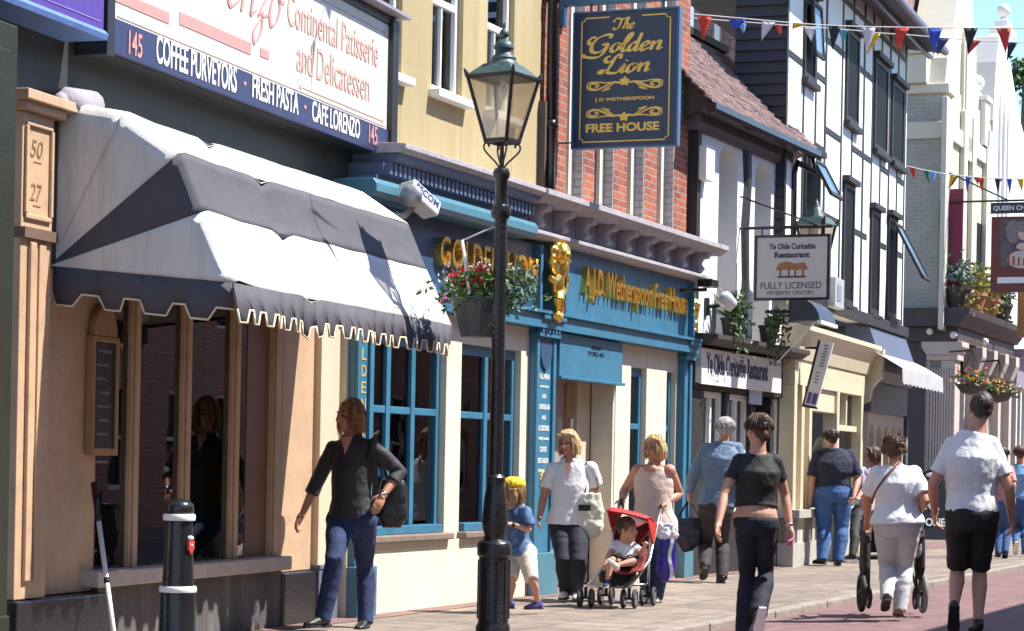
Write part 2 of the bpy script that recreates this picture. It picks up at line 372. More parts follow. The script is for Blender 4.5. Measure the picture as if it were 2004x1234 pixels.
# ------------------------------------------------------------------ the terrace across the street (seen in the shop windows, and its shade)
m_obr = M_brick('terrace_brick', (.5, .2, .15), (.42, .17, .13), (.4, .32, .28))
m_ocr = M('terrace_stucco', (.66, .42, .38), .8, .15, 2)
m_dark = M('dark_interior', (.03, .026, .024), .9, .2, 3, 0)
m_gl = M_glass('window_glass', (.88, .9, .92))
m_white = M('white_paint', (.78, .77, .72), .5, .06, 6, .05)
m_slate = M('slate', (.12, .11, .12), .6, .25, 8, .3)
for k, (xa, xb, h, mt, lb) in enumerate([(3, 13, 6.6, m_obr, 'red brick terrace house on the far side of the street beside the photographer'),
                                         (13, 25, 7.0, m_ocr, 'pink stucco terrace house on the far side of the street'),
                                         (25, 40, 6.7, m_obr, 'red brick terrace house further up on the far side of the street'),
                                         (40, 60, 6.9, m_ocr, 'pink stucco house at the far end of the opposite side'),
                                         (60, 95, 6.8, m_obr, 'long brick terrace far up the opposite side of the street')]):
    t = thing('terrace_house', lb, 'house', (xa, -9, 0)); mb = MB(); y0, y1 = -12, -9
    mb.box(xa+.003, xb-.003, y0, y1-.28, .0, h)
    n = max(2, int((xb-xa)/2.2)); st = (xb-xa)/n
    us = [xa+.003]
    for i in range(n): us += [xa+st*(i+.5)-.5, xa+st*(i+.5)+.5]
    us.append(xb-.003)
    for i in range(0, len(us), 2): mb.box(us[i], us[i+1], y1-.28, y1, 0, h)
    for i in range(1, len(us)-1, 2):
        for a, b in ((0, .7), (2.4, 3.6), (5.2, h)): mb.box(us[i], us[i+1], y1-.28, y1-.002, a, b)
    mb.build('wall', mt, t)
    mb = MB(); mb.box(xa-.05, xb+.05, y0-.1, y1+.25, h+.002, h+.15); mb.build('roof', m_slate, t)
    fr = MB(); gl = MB()
    for i in range(1, len(us)-1, 2):
        for a, b in ((.7, 2.4), (3.6, 5.2)):
            for p, q in ((us[i], us[i]+.07), (us[i+1]-.07, us[i+1])): fr.box(p, q, y1-.2, y1-.12, a, b)
            for p, q in ((a, a+.07), (b-.07, b), ((a+b)/2-.03, (a+b)/2+.03)): fr.box(us[i]+.07, us[i+1]-.07, y1-.198, y1-.122, p, q)
            gl.box(us[i]+.07, us[i+1]-.07, y1-.27, y1-.24, a+.07, b-.07)
    fr.build('window_frame', m_white, t); gl.build('window_pane', M('dark_pane', (.03, .03, .035), .05, .1), t)
# ------------------------------------------------------------------ the cafe
m_tan = M('tan_paint', (.52, .35, .22), .45, .16, 3, .08, dirt=(.38, .26, .17))
m_tan2 = M('pale_tan_paint', (.6, .5, .36), .5, .08, 3, .06)
m_drk = M('dark_green_paint', (.035, .036, .03), .5, .2, 3, .1)
m_blk = M('black_gloss', (.012, .012, .014), .22, .2, 6, .1)
m_grime = M('grimy_stone', (.095, .085, .085), .75, .5, 2.5, .3, streak=True, dirt=(.2, .18, .17))
m_sill = M('stone_sill', (.5, .42, .36), .7, .18, 5, .2, dirt=(.35, .3, .28))
m_board = M('cream_signboard', (.64, .625, .54), .4, .05, 2, .02, dirt=(.57, .55, .46))
m_navy = M('navy_paint', (.035, .04, .10), .35, .1, 4, .03)
m_pink = M('faded_red_letter', (.56, .27, .25), .5, .1, 10, 0)
m_pinkl = M('pale_red_letter', (.6, .35, .29), .5, .1, 10, 0)
m_ltr = M('white_letter', (.8, .8, .74), .5, .03, 10, 0)
m_frame = M('sign_frame_black', (.02, .02, .022), .4, .1, 10, .05)
m_lead = M('lead', (.3, .28, .33), .55, .2, 6, .2)
cafe = on('cafe_building', 'tan and dark shopfront with mullioned window under the striped awning', 'shop', LOR, -2.2, 0, 0)
L = LOR
WZ0, WZ1 = .52, 2.28
mb = MB(L)                                            # tan masonry round the window
mb.dbox(-4.62, -3.86, -.3, 0, .395, 3.3)
mb.dbox(-3.86, -1.12, -.3, -.003, WZ1, 2.45)
mb.dbox(-.95, -.36, -.3, 0, .395, 2.45); mb.build('wall', m_tan, cafe, bevel=.004)
mb = MB(L); mb.dbox(-4.98, -4.62, -.3, .1, .395, 3.18)   # pilaster with mouldings and capital
for a, b in ((-4.96, -4.93), (-4.67, -4.64)): mb.dbox(a, b, .1, .12, 2.6, 3.1)
mb.dbox(-4.95, -4.65, .1, .118, 2.57, 2.6); mb.dbox(-4.95, -4.65, .1, .118, 3.1, 3.12)
mb.dbox(-5.03, -4.56, -.3, .15, 3.18, 3.23); mb.dbox(-5.08, -4.5, -.3, .19, 3.23, 3.29)
mb.dbox(-4.9, -4.83, .1, .125, .5, 2.44); mb.dbox(-4.78, -4.7, .1, .113, .5, 2.44)
mb.build('pilaster', m_tan, cafe, bevel=.008)
mb = MB(L); mb.dbox(-4.985, -4.6, -.2, .13, 2.46, 2.52); mb.build('pilaster_band', M('brown_band', (.16, .1, .07), .6), cafe)
mb = MB(L)
for s, u, z, h in (('50', -4.94, 2.93, .1), ('27', -4.94, 2.68, .1)): put_text(mb, s, (u+.05, -.101, z), (1, 0, 0), (0, 0, 1), .14, h, .003, shear=.2)
for z in (2.9, 2.65): mb.dbox(-4.85, -4.76, .1, .103, z, z+.006)
mb.each('painted_numerals', M('brown_letter', (.25, .14, .07), .6), cafe)
mb = MB(L); mb.dbox(-5.02, -3.84, -.3, .14, -.05, .39); mb.dbox(-.98, -.34, -.3, .05, -.05, .39); mb.each('plinth', m_blk, cafe, bevel=.015)
mb = MB(L); mb.dbox(-3.84, -.98, -.3, .03, -.05, .415); mb.build('stall_riser', m_grime, cafe)
mb = MB(L); mb.dbox(-4.0, -.99, -.3, .12, .42, .52); mb.build('window_sill', m_sill, cafe, bevel=.012)
mb = MB(L)
for u in (-3.37, -2.61, -1.82):
    mb.dbox(u+.02, u+.13, -.075, -.012, WZ0+.001, WZ1); mb.dbox(u+.045, u+.105, -.012, .008, WZ0+.001, WZ1)
mb.dbox(-3.855, -3.82, -.12, -.01, WZ0+.001, WZ1)
mb.dbox(-1.12, -.951, -.3, .0, WZ0+.001, 2.45); mb.dbox(-1.1, -1.0, .0, .015, WZ0+.001, 2.45); mb.build('mullion', m_tan, cafe, bevel=.006)
mb = MB(L); mb.dbox(-1.5, -1.121, -.3, -.04, WZ0+.001, WZ1); mb.build('window_jamb', M('brown_paint', (.2, .105, .06), .5, .12), cafe)
mb = MB(L)
for a, b in ((-3.8, -3.341), (-3.25, -2.581), (-2.49, -1.791), (-1.7, -1.531)): mb.dbox(a-.02, b+.03, -.05, -.045, WZ0+.001, WZ1)
mb.build('window_pane', M_glass('shop_glass', (.9, .9, .9), 2.3, .01, .012), cafe)
mb = MB(L)                                            # the dark room behind
mb.dbox(-4.4, -.4, -1.9, -1.8, 0.01, 3); mb.dbox(-4.5, -4.4, -2.1, -.3, 0.01, 3); mb.dbox(-.5, -.4, -2.1, -.31, .01, 3); mb.dbox(-4.4, -.4, -2.1, -.31, 2.9, 3); mb.dbox(-2.6, -2.45, -1.8, -1.2, .01, 2.9)
mb.build('interior', M('maroon_interior', (.55, .2, .19), .8, .35, 2), cafe)
for ux, dd_, hh in ((-3.0, -.75, .74), (-1.9, -.9, .74), (-1.3, -1.25, .74)):      # tables and chairs inside
    tb_ = on('cafe_table', {-3.0: 'small cloth covered cafe table behind the left window panes', -1.9: 'small cloth covered cafe table behind the right window panes', -1.3: 'small cloth covered cafe table deep in the cafe at the right'}[ux], 'table', L, ux, dd_, 0)
    mb = MB(L); mb.lathe([(.36, hh-.2), (.34, hh), (.01, hh+.004)], (ux, -dd_, 0), 18); mb.build('tablecloth', M('table_linen', (.7, .66, .66), .8), tb_, smooth=False)
    mb = MB(L); mb.lathe([(.2, .0), (.2, .03), (.03, .06), (.03, hh-.01)], (ux, -dd_, 0), 12); mb.build('pedestal', m_blk, tb_)
    mb = MB(L); mb.lathe([(.03, hh+.006), (.035, hh+.06), (.015, hh+.1), (.015, hh+.16)], (ux+.05, -dd_, 0), 10); mb.build('bottle', M('amber_glass', (.3, .14, .03), .2), tb_)
    ch_ = on('cafe_chair', {-3.0: 'bentwood cafe chair by the left table inside the window', -1.9: 'bentwood cafe chair by the right table inside the window', -1.3: 'bentwood cafe chair by the deepest table inside the cafe'}[ux], 'chair', L, ux+.5, dd_, 0)
    x = ux+.5; mb = MB(L); mb.lathe([(.19, .44), (.2, .46), (.18, .48)], (x, -dd_, 0), 14); mb.build('seat', M('bentwood', (.22, .09, .04), .4), ch_)
    for sx in (-.14, .14):
        for sy in (-.14, .14): mb = MB(L); mb.tube([(x+sx*1.2, -dd_+sy*1.2, 0), (x+sx, -dd_+sy, .44)], .014, 6); mb.build('leg', MATS['bentwood'], ch_)
    mb = MB(L); mb.tube(catmull([(x+.17, -dd_-.16, .46), (x+.2, -dd_-.14, .8), (x+.21, -dd_, .92), (x+.2, -dd_+.14, .8), (x+.17, -dd_+.16, .46)], 5), .014, 6); mb.build('backrest', MATS['bentwood'], ch_)
mb = MB(L); mb.dbox(-4.56, .72, -.3, .02, 2.452, 5.6); mb.dbox(-6.5, -4.56, -.3, .02, 3.292, 5.6); mb.dbox(-4.6, -4.45, .02, .05, 2.36, 3.2)
mb.build('fascia', m_drk, cafe)
mb = MB(L); mb.dbox(-.33, .05, -.3, .05, .4, 2.45); mb.build('end_pilaster', m_tan2, cafe, bevel=.01)
mb = MB(L); mb.dbox(-.335, .055, -.3, .065, -.05, .395); mb.dbox(-.34, .06, -.3, .075, .395, .43); mb.build('pilaster_plinth', M('blue_grey_paint', (.12, .13, .2), .5), cafe, bevel=.006)
# sign board
sg = on('shop_sign', 'long cream shop sign board with red lettering and a navy strip along its foot', 'sign', L, -1.8, .02, 3.6)
mb = MB(L); mb.dbox(-4.15, .52, .02, .2, 3.64, 4.69); mb.build('board', m_frame, sg)
mb = MB(L); mb.dbox(-4.15, .52, .2, .22, 3.86, 4.69); mb.build('cream_panel', m_board, sg)
mb = MB(L); mb.dbox(-4.15, .55, .2, .235, 3.645, 3.857); mb.build('navy_strip', m_navy, sg, bevel=.004)
mb = MB(L); mb.dbox(.522, .66, .02, .26, 3.62, 4.74); mb.dbox(-4.25, -4.152, .02, .24, 3.62, 4.74); mb.dbox(-4.25, .66, .02, .235, 4.692, 4.76); mb.build('frame', m_frame, sg, bevel=.005)
mb = MB(L); mb.xprism([(0, 4.765), (.34, 4.765), (.34, 4.79), (0, 4.86)], -4.3, .72); mb.build('lead_capping', m_lead, sg)
mb = MB(L); D = .2365
ptext(mb, L, 'COFFEE PURVEYORS', 305, 122, 463, 130, D, bold=.012); ptext(mb, L, 'FRESH PASTA', 493, 190, 584, 182, D, bold=.012)
ptext(mb, L, 'CAFE LORENZO', 610, 236, 704, 234, D, bold=.012); mb.each('white_lettering', m_ltr, sg)
mb = MB(L); ptext(mb, L, '145', 251, 105, 278, 68, D, bold=.012); ptext(mb, L, '145', 721, 279, 738, 248, D, bold=.012)
for x, y in ((479, 163), (597, 209)):
    u, z = L.uz(x, y, D); mb.prism([(u+.02*math.cos(a), z+.014*math.sin(a)) for a in np.linspace(0, 5.5, 8)], D-.001, D+.004)
mb.each('red_lettering', m_pink, sg)
mb = MB(L); D = .2215
ptext(mb, L, 'Continental Patisserie', 562, 47, 740, 76, D, shear=.0); ptext(mb, L, 'and Delicatessen', 580, 137, 723, 141, D)
mb.each('pale_lettering', m_pinkl, sg)
mb = MB(L)
u0, z0 = L.uz(330, -2, D); u1, z1 = L.uz(532, 62, D)
script(mb, 'Lorenzo', (u0+.02, -D, z0+.14), (1, 0, 0), (0, 0, 1), .5, thick=.08, thin=.022)
for xa, ya, xb, yb in ((225, 1, 332, 25), (352, 47, 492, 84), (510, 109, 527, 100)): mb.pbox(L, xa, ya, xb, yb, D-.001, D+.003)
mb.build('script_lettering', m_pink, sg)
mb = MB(L)
for z in (3.91, 4.61): mb.dbox(-1.25, .42, D-.001, D+.002, z, z+.008); 
for u in (-1.25, .42):
    for z in (3.914, 4.614): mb.prism([(u-.025, z), (u, z-.025), (u+.025, z), (u, z+.025)], D, D+.003)
mb.dbox(-4.1, .48, D-.001, D+.002, 3.875, 3.88); mb.build('border_line', m_pinkl, sg)
# purple sign of the next shop, and its dark pilaster
pp = on('shop_sign', 'purple shop sign board with a pale blue lower edge beside the cream one', 'sign', L, -5.6, .02, 3.6)
u1, z1 = L.uz(208, 78, .3)
mb = MB(L); mb.dbox(-8, u1, .02, .28, z1+.06, 5.2); mb.build('board', M('purple_paint', (.09, .045, .27), .4, .12, 3), pp)
mb = MB(L); mb.xprism([(.02, z1+.058), (.285, z1+.058), (.31, z1+.03), (.3, z1), (.02, z1)], -8, u1+.01); mb.build('lower_moulding', M('pale_blue_paint', (.12, .22, .5), .4), pp, smooth=False)
mb = MB(L); mb.dbox(-8, u1-.04, .28, .284, z1+.1, z1+.106); mb.build('border_line', M('lilac', (.3, .2, .5), .5), pp)
dp = on('shop_pilaster', 'dark green pilaster of the neighbouring shop at the left edge', 'pilaster', L, -5.5, .2, 0)
ua = L.uz(24, 700, .35)[0]
mb = MB(L); mb.dbox(ua-.6, ua, -.2, .35, -.02, 3.55); mb.dbox(ua-.62, ua+.012, -.2, .36, -.02, .35); mb.build('shaft', M('bottle_green', (.014, .018, .008), .6, .3, 5), dp, bevel=.01)
mb = MB(L); mb.dbox(ua-.5, ua-.1, .35, .365, .45, 3.4); mb.build('raised_panel', MATS['bottle_green'], dp, bevel=.006)
# awning: four hoops pivoting at the hinge, striped canvas between
aw = on('awning', 'black and white striped hooded awning over the cafe window', 'awning', L, -2.55, 0, 2.2)
uL, zh = -4.474, 2.34; uR = -.617
hoops = [(.465, 3.226), (.831, 2.985), (.984, 2.642), (1.186, 2.234)]
m_cw = M('white_canvas', (.64, .625, .585), .85, .07, 3, .4, bscale=7, dirt=(.5, .48, .43), streak=True); m_cb = M('black_canvas', (.075, .072, .085), .8, .15, 5, .25, bscale=9)
seam = -3.3
def hoop_path(a, b, t, sag):
    """one row of the canvas between hoop a and hoop b: from the left hinge, up the left arm, along the bar, down the right arm"""
    d = a[0]*(1-t)+b[0]*t; z = a[1]*(1-t)+b[1]*t
    k = math.sin(math.pi*t)*sag; r = []
    for i in range(9):
        f = i/8; r.append((uL+.0*f+.02*math.sin(math.pi*f)*k*10, -(d*f), zh+(z-zh)*f-k*.35*f))
    n = 46
    for i in range(1, n):
        u = uL+(uR-uL)*i/n
        dip = .05*math.exp(-((u-seam)/.09)**2)*(1-.3*t)+.02*math.exp(-((u-uL)/.25)**2)*-1
        wav = .006*noise.noise(Vector((u*3, t*3, d*4)))
        sg_ = k*(.7+.3*math.cos((u-seam)*2.2))
        r.append((u, -(d-sg_*.25+wav), z-sg_-dip+wav))
    for i in range(8, -1, -1):
        f = i/8; r.append((uR, -(d*f), zh+(z-zh)*f))
    return r
wall_h = [(.04, 3.27)]
seq = [((.05, 3.30), hoops[0], m_cw), (hoops[0], hoops[1], m_cw), (hoops[1], hoops[2], m_cb), (hoops[2], hoops[3], m_cw)]
for i, (a, b, mt) in enumerate(seq):
    mb = MB(L); mb.grid([hoop_path(a, b, t, .0 if i == 0 else .028) for t in np.linspace(0, 1, 9)])
    o = mb.build('canvas_stripe', mt, aw, smooth=True, solid=.004)
    if mt is m_cb: o['label'] = 'black canvas stripe'
# valance with a castellated edge, piped in cream
def val_z(u, k): return 0
mb = MB(L); pip = MB(L); d4, z4 = hoops[3]
def edge(seq_pts, n, flip):
    """seq_pts: function t -> (u, d, z top); n castellations; returns the lower outline"""
    pts = []
    for i in range(n):
        for f, lo in ((.0, 0), (.12, 1), (.52, 1), (.66, 0), (1.0, 0)):
            pts.append(((i+f)/n, lo))
    return pts
def valance(fn, n):
    e = edge(fn, n, 0); top = []; bot = []
    for t, lo in e:
        u, d, z = fn(t); fl = .03*math.sin(t*17)+.012*math.sin(t*61)
        nrm = fn(t, True); dr = .15+(.075 if lo else 0)
        top.append((u, -d, z)); bot.append((u+nrm[0]*fl, -(d+nrm[1]*(fl+.03)), z-dr))
    mid = [tuple((a[j]*.5+b[j]*.5) for j in range(3)) for a, b in zip(top, bot)]
    mb.grid([top, mid, bot]); pip.tube(bot, .0075, 5)
def f_side(t, nrm=False): return (-1, 0) if nrm else (uL-.004, d4*(.03+.97*t), zh+(z4-zh)*(.03+.97*t))
def f_front(t, nrm=False):
    if nrm: return (0, 1)
    u = uL+(uR-uL)*t; return (u, d4+.003, z4-.05*math.exp(-((u-seam)/.09)**2)*.7)
valance(f_side, 4); valance(f_front, 22)
mb.build('valance', m_cb, aw, smooth=True, solid=.003); pip.build('piping', M('cream_piping', (.7, .58, .4), .7), aw, smooth=True)
mb = MB(L)
for d, z in hoops: mb.tube([(uL+.01, 0, zh), (uL+.02, -d+.01, z-.012), (uR-.02, -d+.01, z-.012), (uR-.01, 0, zh)], .011, 6)
mb.build('frame', m_blk, aw)
mb = MB(L); mb.tube([(uL-.1, -.12, 3.30), (uL-.05, -.12, 3.30), (uL+.3, -.1, 3.33)], [.03, .085, .09], 12); mb.tube([(uL-.14, -.12, 3.29), (uL-.1, -.12, 3.3)], [.02, .05], 8)
mb.build('rolled_canvas', M('grey_canvas', (.3, .27, .3), .8, .1, 5, .3), aw, smooth=True)
# chalk board on the wall
bb = on('chalkboard', 'narrow wooden framed chalkboard hanging on the tan wall by the cafe window', 'chalkboard', L, -3.9, .03, 1.3)
u0, z0 = L.uz(160, 890, .06); u1, z1 = L.uz(224, 660, .06); u0 = -4.0; u1 = -3.66
mb = MB(L)
for a, b, c, e in ((u0, u0+.03, z0, z1), (u1-.03, u1, z0, z1), (u0+.03, u1-.03, z0, z0+.045), (u0+.03, u1-.03, z1-.035, z1)): mb.dbox(a, b, .005, .06, c, e)
um = (u0+u1)/2; mb.prism([(um+.15*math.cos(a)*(1 if abs(math.cos(a)) > .5 else .95), z1+.001+.2*max(0, math.sin(a))) for a in np.linspace(0, math.pi, 11)], .008, .055)
mb.build('frame', M('oak', (.36, .2, .09), .5, .25, 14, .1, streak=True), bb, bevel=.006)
mb = MB(L); mb.dbox(u0+.031, u1-.031, .005, .045, z0+.046, z1-.036); mb.build('slate_panel', M('chalk_slate', (.02, .02, .024), .5, .5, 9, .05, dirt=(.09, .09, .1)), bb)
mb = MB(L)
for k in range(9):
    z = z1-.1-k*.085; a = u0+.06+random.uniform(0, .04); mb.dbox(a, a+random.uniform(.1, .2), .0455, .0465, z, z+.016)
mb.build('chalk_mark', M('chalk', (.16, .16, .18), .9), bb)
# pole leaning on the wall
pl_ = on('awning_pole', 'white and black awning pole leaning against the tan wall', 'pole', L, -3.75, .2, 0)
A = Vector((-3.72, -.4, .0)); B = Vector((-3.9, -.06, 1.12))
u, z = L.uz(222, 1234, .42); A = Vector((u, -.42, z)); u, z = L.uz(183, 945, .06); B = Vector((u, -.06, z)); Dn = (A-B).normalized(); A = A+Dn*(A.z/-Dn.z if Dn.z else 0)
mb = MB(L); mb.tube([B.lerp(A, .22), A], .016, 8); mb.build('shaft', m_white, pl_, smooth=True)
mb = MB(L); mb.tube([B, B.lerp(A, .22)], .019, 8); mb.tube([B.lerp(A, .53), B.lerp(A, .56)], .018, 8); mb.build('grip', m_blk, pl_, smooth=True)
# ------------------------------------------------------------------ the pub front
P = PUB
m_stone = M_brick('cream_stone', (.66, .61, .48), (.62, .57, .44), (.5, .45, .34), bw=1.3, bh=.52, msize=.004, rough=.7, bump=.12, var=.09, dirt=(.6, .53, .39))
m_teal = M('teal_paint', (.042, .165, .26), .38, .2, 4, .06); m_teal2 = M('light_teal_paint', (.07, .19, .25), .4, .12, 4, .06)
m_dteal = M('deep_blue_paint', (.028, .07, .14), .4, .12, 4, .05)
m_gold = M('gold_leaf', (.82, .52, .11), .26, .1, 12, .1, metal=.85)
m_mauve = M('shaded_weathered_white', (.4, .37, .39), .7, .2, 5, .25, dirt=(.26, .23, .25))  # whitish paint, with its shade mixed in as mauve grey
m_brown = M('brown_sill', (.2, .15, .12), .7, .2, 5, .2)
pub = on('pub_building', 'cream and teal pub shopfront with gilt fascia lettering', 'pub', P, 4, 0, 0)
mb = MB(P)
mb.dbox(-.15, 4.14, -.25, .03, -.05, .57); mb.dbox(6.0, 8.32, -.25, .03, -.05, .57)
for a, b in ((-.15, .18), (1.76, 2.08), (3.44, 4.14), (6.03, 6.49), (6.99, 7.66), (7.98, 8.32)): mb.dbox(a, b, -.25, 0, .571, 2.5)
for a, b in ((.18, 1.76), (2.08, 3.44), (6.49, 6.99), (7.66, 7.98)): mb.dbox(a, b, -.25, -.003, 2.27, 2.5)
mb.dbox(5.98, 6.03, -.25, -.01, .571, 2.5)
mb.build('wall', m_stone, pub, bevel=.006)
mb = MB(P)
mb.dbox(.12, 1.8, -.25, .09, .572, .63); mb.dbox(2.04, 3.42, -.25, .09, .572, .63); mb.dbox(6.47, 7.01, -.25, .05, .572, .63); mb.dbox(7.63, 8.0, -.25, .05, .572, .63)
mb.each('window_sill', m_brown, pub, bevel=.012)
def bar_window(ua, ub, n, zr=1.62):
    f = MB(P); z0, z1 = .632, 2.269; dd = (-.12, -.06)
    f.dbox(ua, ua+.07, *dd, z0, z1); f.dbox(ub-.07, ub, *dd, z0, z1); f.dbox(ua+.07, ub-.07, -.118, -.062, z1-.09, z1); f.dbox(ua+.07, ub-.07, -.15, .02, z0, z0+.07)
    xs = [ua+.07+(ub-ua-.14)*i/n for i in range(n+1)]
    for x in xs[1:-1]: f.dbox(x-.04, x+.04, -.11, -.055, z0+.071, z1-.091)
    for a, b in zip(xs[:-1], xs[1:]):
        a2 = a+(.04 if a != xs[0] else 0); b2 = b-(.04 if b != xs[-1] else 0)
        f.dbox(a2, b2, -.108, -.062, zr, zr+.06); f.dbox(a2, a2+(b2-a2)*.62, -.15, -.111, zr-.2, zr-.11)
    fr = f.build('window_frame', m_teal, pub, bevel=.006)
    g = MB(P)
    for a, b in zip(xs[:-1], xs[1:]): g.dbox(a+.03, b-.03, -.09, -.086, z0+.071, z1-.09)
    g.build('pane', m_gl, fr)
    c = MB(P); 
    for a, b in zip(xs[:-1], xs[1:]):
        c.grid([[(a+.05+(b-a-.1)*i/40*.9, .155+.018*math.sin(i*1.1)+.012*math.sin(i*2.7), z) for i in range(41)] for z in (zr+.08, z1)])
    c.build('curtain', M('grey_curtain', (.42, .38, .42), .8, .3, 6, 0), fr, smooth=True)
    c = MB(P)
    for a, b in zip(xs[:-1], xs[1:]): c.dbox(a+.06, a+.06+(b-a)*.5, -.17, -.16, z0+.1, zr-.22)
    c.build('display_card', M('pale_card', (.6, .54, .54), .7), fr)
bar_window(.18, 1.76, 3); bar_window(2.08, 3.44, 2); bar_window(6.49, 6.99, 1); bar_window(7.66, 7.98, 1)
mb = MB(P); mb.dbox(-.1, 8.2, -3.1, -3, .01, 2.7); mb.dbox(-.1, 0, -3, -.26, .01, 2.7); mb.dbox(8.2, 8.3, -3, -.26, .01, 2.7); mb.dbox(-.1, 8.3, -3.1, -.26, 2.701, 2.8); mb.dbox(4.1, 4.15, -3, -.9, .01, 2.7)
mb.build('interior', M('brown_interior', (.2, .12, .1), .8, .3, 2), pub)
# blue pilasters
def pilaster(ua, ub, name='pilaster'):
    mb = MB(P); mb.dbox(ua, ub, .001, .06, .4, 2.42); mb.dbox(ua, ua+.07, .06, .085, .42, 2.4); mb.dbox(ub-.07, ub, .06, .085, .42, 2.4)
    mb.dbox(ua-.02, ub+.02, .001, .12, 2.42, 2.46)
    n = 6
    for i in range(n): x = ua+(ub-ua)*(i+.2)/n; mb.dbox(x, x+(ub-ua)/n*.6, .06, .13, 2.461, 2.58)
    mb.dbox(ua-.01, ub+.01, .001, .06, 2.461, 2.58); mb.dbox(ua-.04, ub+.04, .001, .17, 2.581, 2.63)
    o = mb.build(name, m_teal, pub, bevel=.004)
    mb = MB(P); mb.dbox(ua-.03, ub+.03, .031, .13, -.05, .4); mb.build('pilaster_plinth', m_teal2, pub, bevel=.008)
    return o
pa = pilaster(-.12, .17); pb = pilaster(3.63, 4.12); pc = pilaster(8.03, 8.3)
mb = MB(P)
for i, ch in enumerate('GOLDENLION'): put_text(mb, ch, (-.015+(.03 if ch == 'I' else 0), -.061, 2.28-i*.13), (1, 0, 0), (0, 0, 1), .02 if ch == 'I' else .08, .09, .004)
mb.build('gilt_lettering', M('gold_paint', (.6, .4, .1), .5), pa)
mb = MB(P); z = 2.08
for s, h, w_ in (('FULL MENU', .05, .26), ('served all day', .03, .22), ('AND', .04, .1), ('NON SMOKING AREA', .05, .3), ('AND', .04, .1), ('AIR CONDITIONED', .05, .28), ('Freshly brewed', .04, .26), ('COFFEE', .05, .17), ('BEER GARDEN', .05, .26), ('OPEN ALL DAY', .03, .24)):
    put_text(mb, s, (3.875-w_/2, -.061, z-h), (1, 0, 0), (0, 0, 1), w_, h, .003, bold=.01); z -= h+.055
mb.each('lettering', m_ltr, pb)
mb = MB(P)
for a in range(12):
    an = a*math.pi/6; c = (3.875+.055*math.cos(an), -.065, 1.08+.075*math.sin(an)); mb.ball(c, (.02, .008, .025), 6, 4)
mb.ball((3.875, -.066, 1.08), (.035, .01, .05), 8, 5); mb.build('gilt_rosette', MATS['gold_paint'], pb, smooth=True)
mb = MB(P); mb.prism([(3.72, 2.38), (4.03, 2.38), (4.02, 2.25), (3.96, 2.16), (3.875, 2.1), (3.79, 2.16), (3.73, 2.25)], .061, .08); mb.build('shield_shadow', m_dteal, pb, bevel=.004)  # crest-shaped dark piece stands for the shield-shaped shadow on the panel
# entrance
en = MB(P); en.dbox(4.15, 4.3, -.3, -.02, .02, 2.3); en.dbox(4.3, 5.98, -.9, -.02, 2.3, 2.5); en.build('door_jamb', m_dteal, pub)
mb = MB(P); mb.dbox(4.24, 6.02, -.02, .07, 2.08, 2.49); mb.dbox(4.22, 6.04, -.02, .1, 2.05, 2.08); mb.build('door_canopy', m_teal, pub, bevel=.006)
mb = MB(P); ptext(mb, P, 'LICENSED', 1158, 683, 1176, 679, .072); ptext(mb, P, 'TO SELL ALE', 1150, 694, 1182, 691, .072); mb.each('notice_lettering', M('black_letter', (.02, .02, .03), .5), pub)
dr = MB(P)
for a, b in ((4.62, 4.7), (5.42, 5.52), (5.52, 5.6)): dr.dbox(a, b, -.36+(0 if a != 5.52 else -.03), -.3+(0 if a != 5.52 else -.03), .02, 2.2)
dr.dbox(4.7, 5.42, -.358, -.302, .02, .3); dr.dbox(4.7, 5.42, -.358, -.302, 2.06, 2.2); dr.dbox(4.7, 5.42, -.358, -.302, 1.0, 1.12)
door = dr.build('door', M('varnished_oak', (.42, .24, .11), .4, .2, 9, .05, streak=True), pub, bevel=.006)
mb = MB(P); mb.dbox(4.701, 5.419, -.335, -.328, .3, 1.0); mb.dbox(4.701, 5.419, -.335, -.328, 1.12, 2.06); mb.build('pane', M('reflecting_grey_glass', (.3, .27, .29), .12, .2, 3), door)  # opaque light grey in the glass stands for a reflection
mb = MB(P); mb.dbox(5.455, 5.485, -.3, -.25, 1.3, 1.7); mb.build('handle', M('chrome', (.7, .68, .65), .2, metal=1.0), door, bevel=.01)
mb = MB(P); mb.dbox(5.62, 5.985, -.3, -.26, .02, 2.3); mb.dbox(5.6, 5.62, -.5, -.26, .02, 2.3); mb.build('door_surround', m_tan2, pub)
# fascias, cornices
mb = MB(P); mb.dbox(-.2, 3.5, -.25, .1, 2.66, 3.26); mb.build('left_fascia', m_dteal, pub)
mb = MB(P); mb.dbox(4.18, 8.1, -.25, .1, 2.66, 3.3); mb.dbox(-.2, 8.35, -.25, .18, 2.632, 2.66); mb.dbox(-.2, 8.35, -.25, .14, 2.5, 2.632)
for u in (4.95, 6.4, 7.6): mb.dbox(u, u+.012, .1, .103, 2.66, 3.28)
mb.build('right_fascia', m_teal, pub, bevel=.004)
mb = MB(P); mb.dbox(3.5, 4.18, -.25, .07, 2.661, 3.3); mb.dbox(3.49, 3.55, .07, .16, 2.661, 3.26); mb.dbox(4.12, 4.19, .07, .17, 2.661, 3.28); mb.dbox(8.1, 8.33, -.25, .07, 2.661, 3.3); mb.dbox(8.08, 8.12, .07, .16, 2.661, 3.28)
mb.each('fascia_end_panel', m_teal, pub, bevel=.004)
mb = MB(P); put_text(mb, 'GOLDEN LION', (1.24, -.1, 2.87), (1, 0, 0), (0, 0, 1), 2.17, .25, .06, bold=.01, space=1.06); put_text(mb, 'A J.D. Wetherspoon Free House', (4.66, -.1, 2.82), (1, 0, 0), (0, 0, 1), 3.2, .34, .06, bold=.006, space=1.06)
mb.each('fascia_lettering', m_gold, pub)
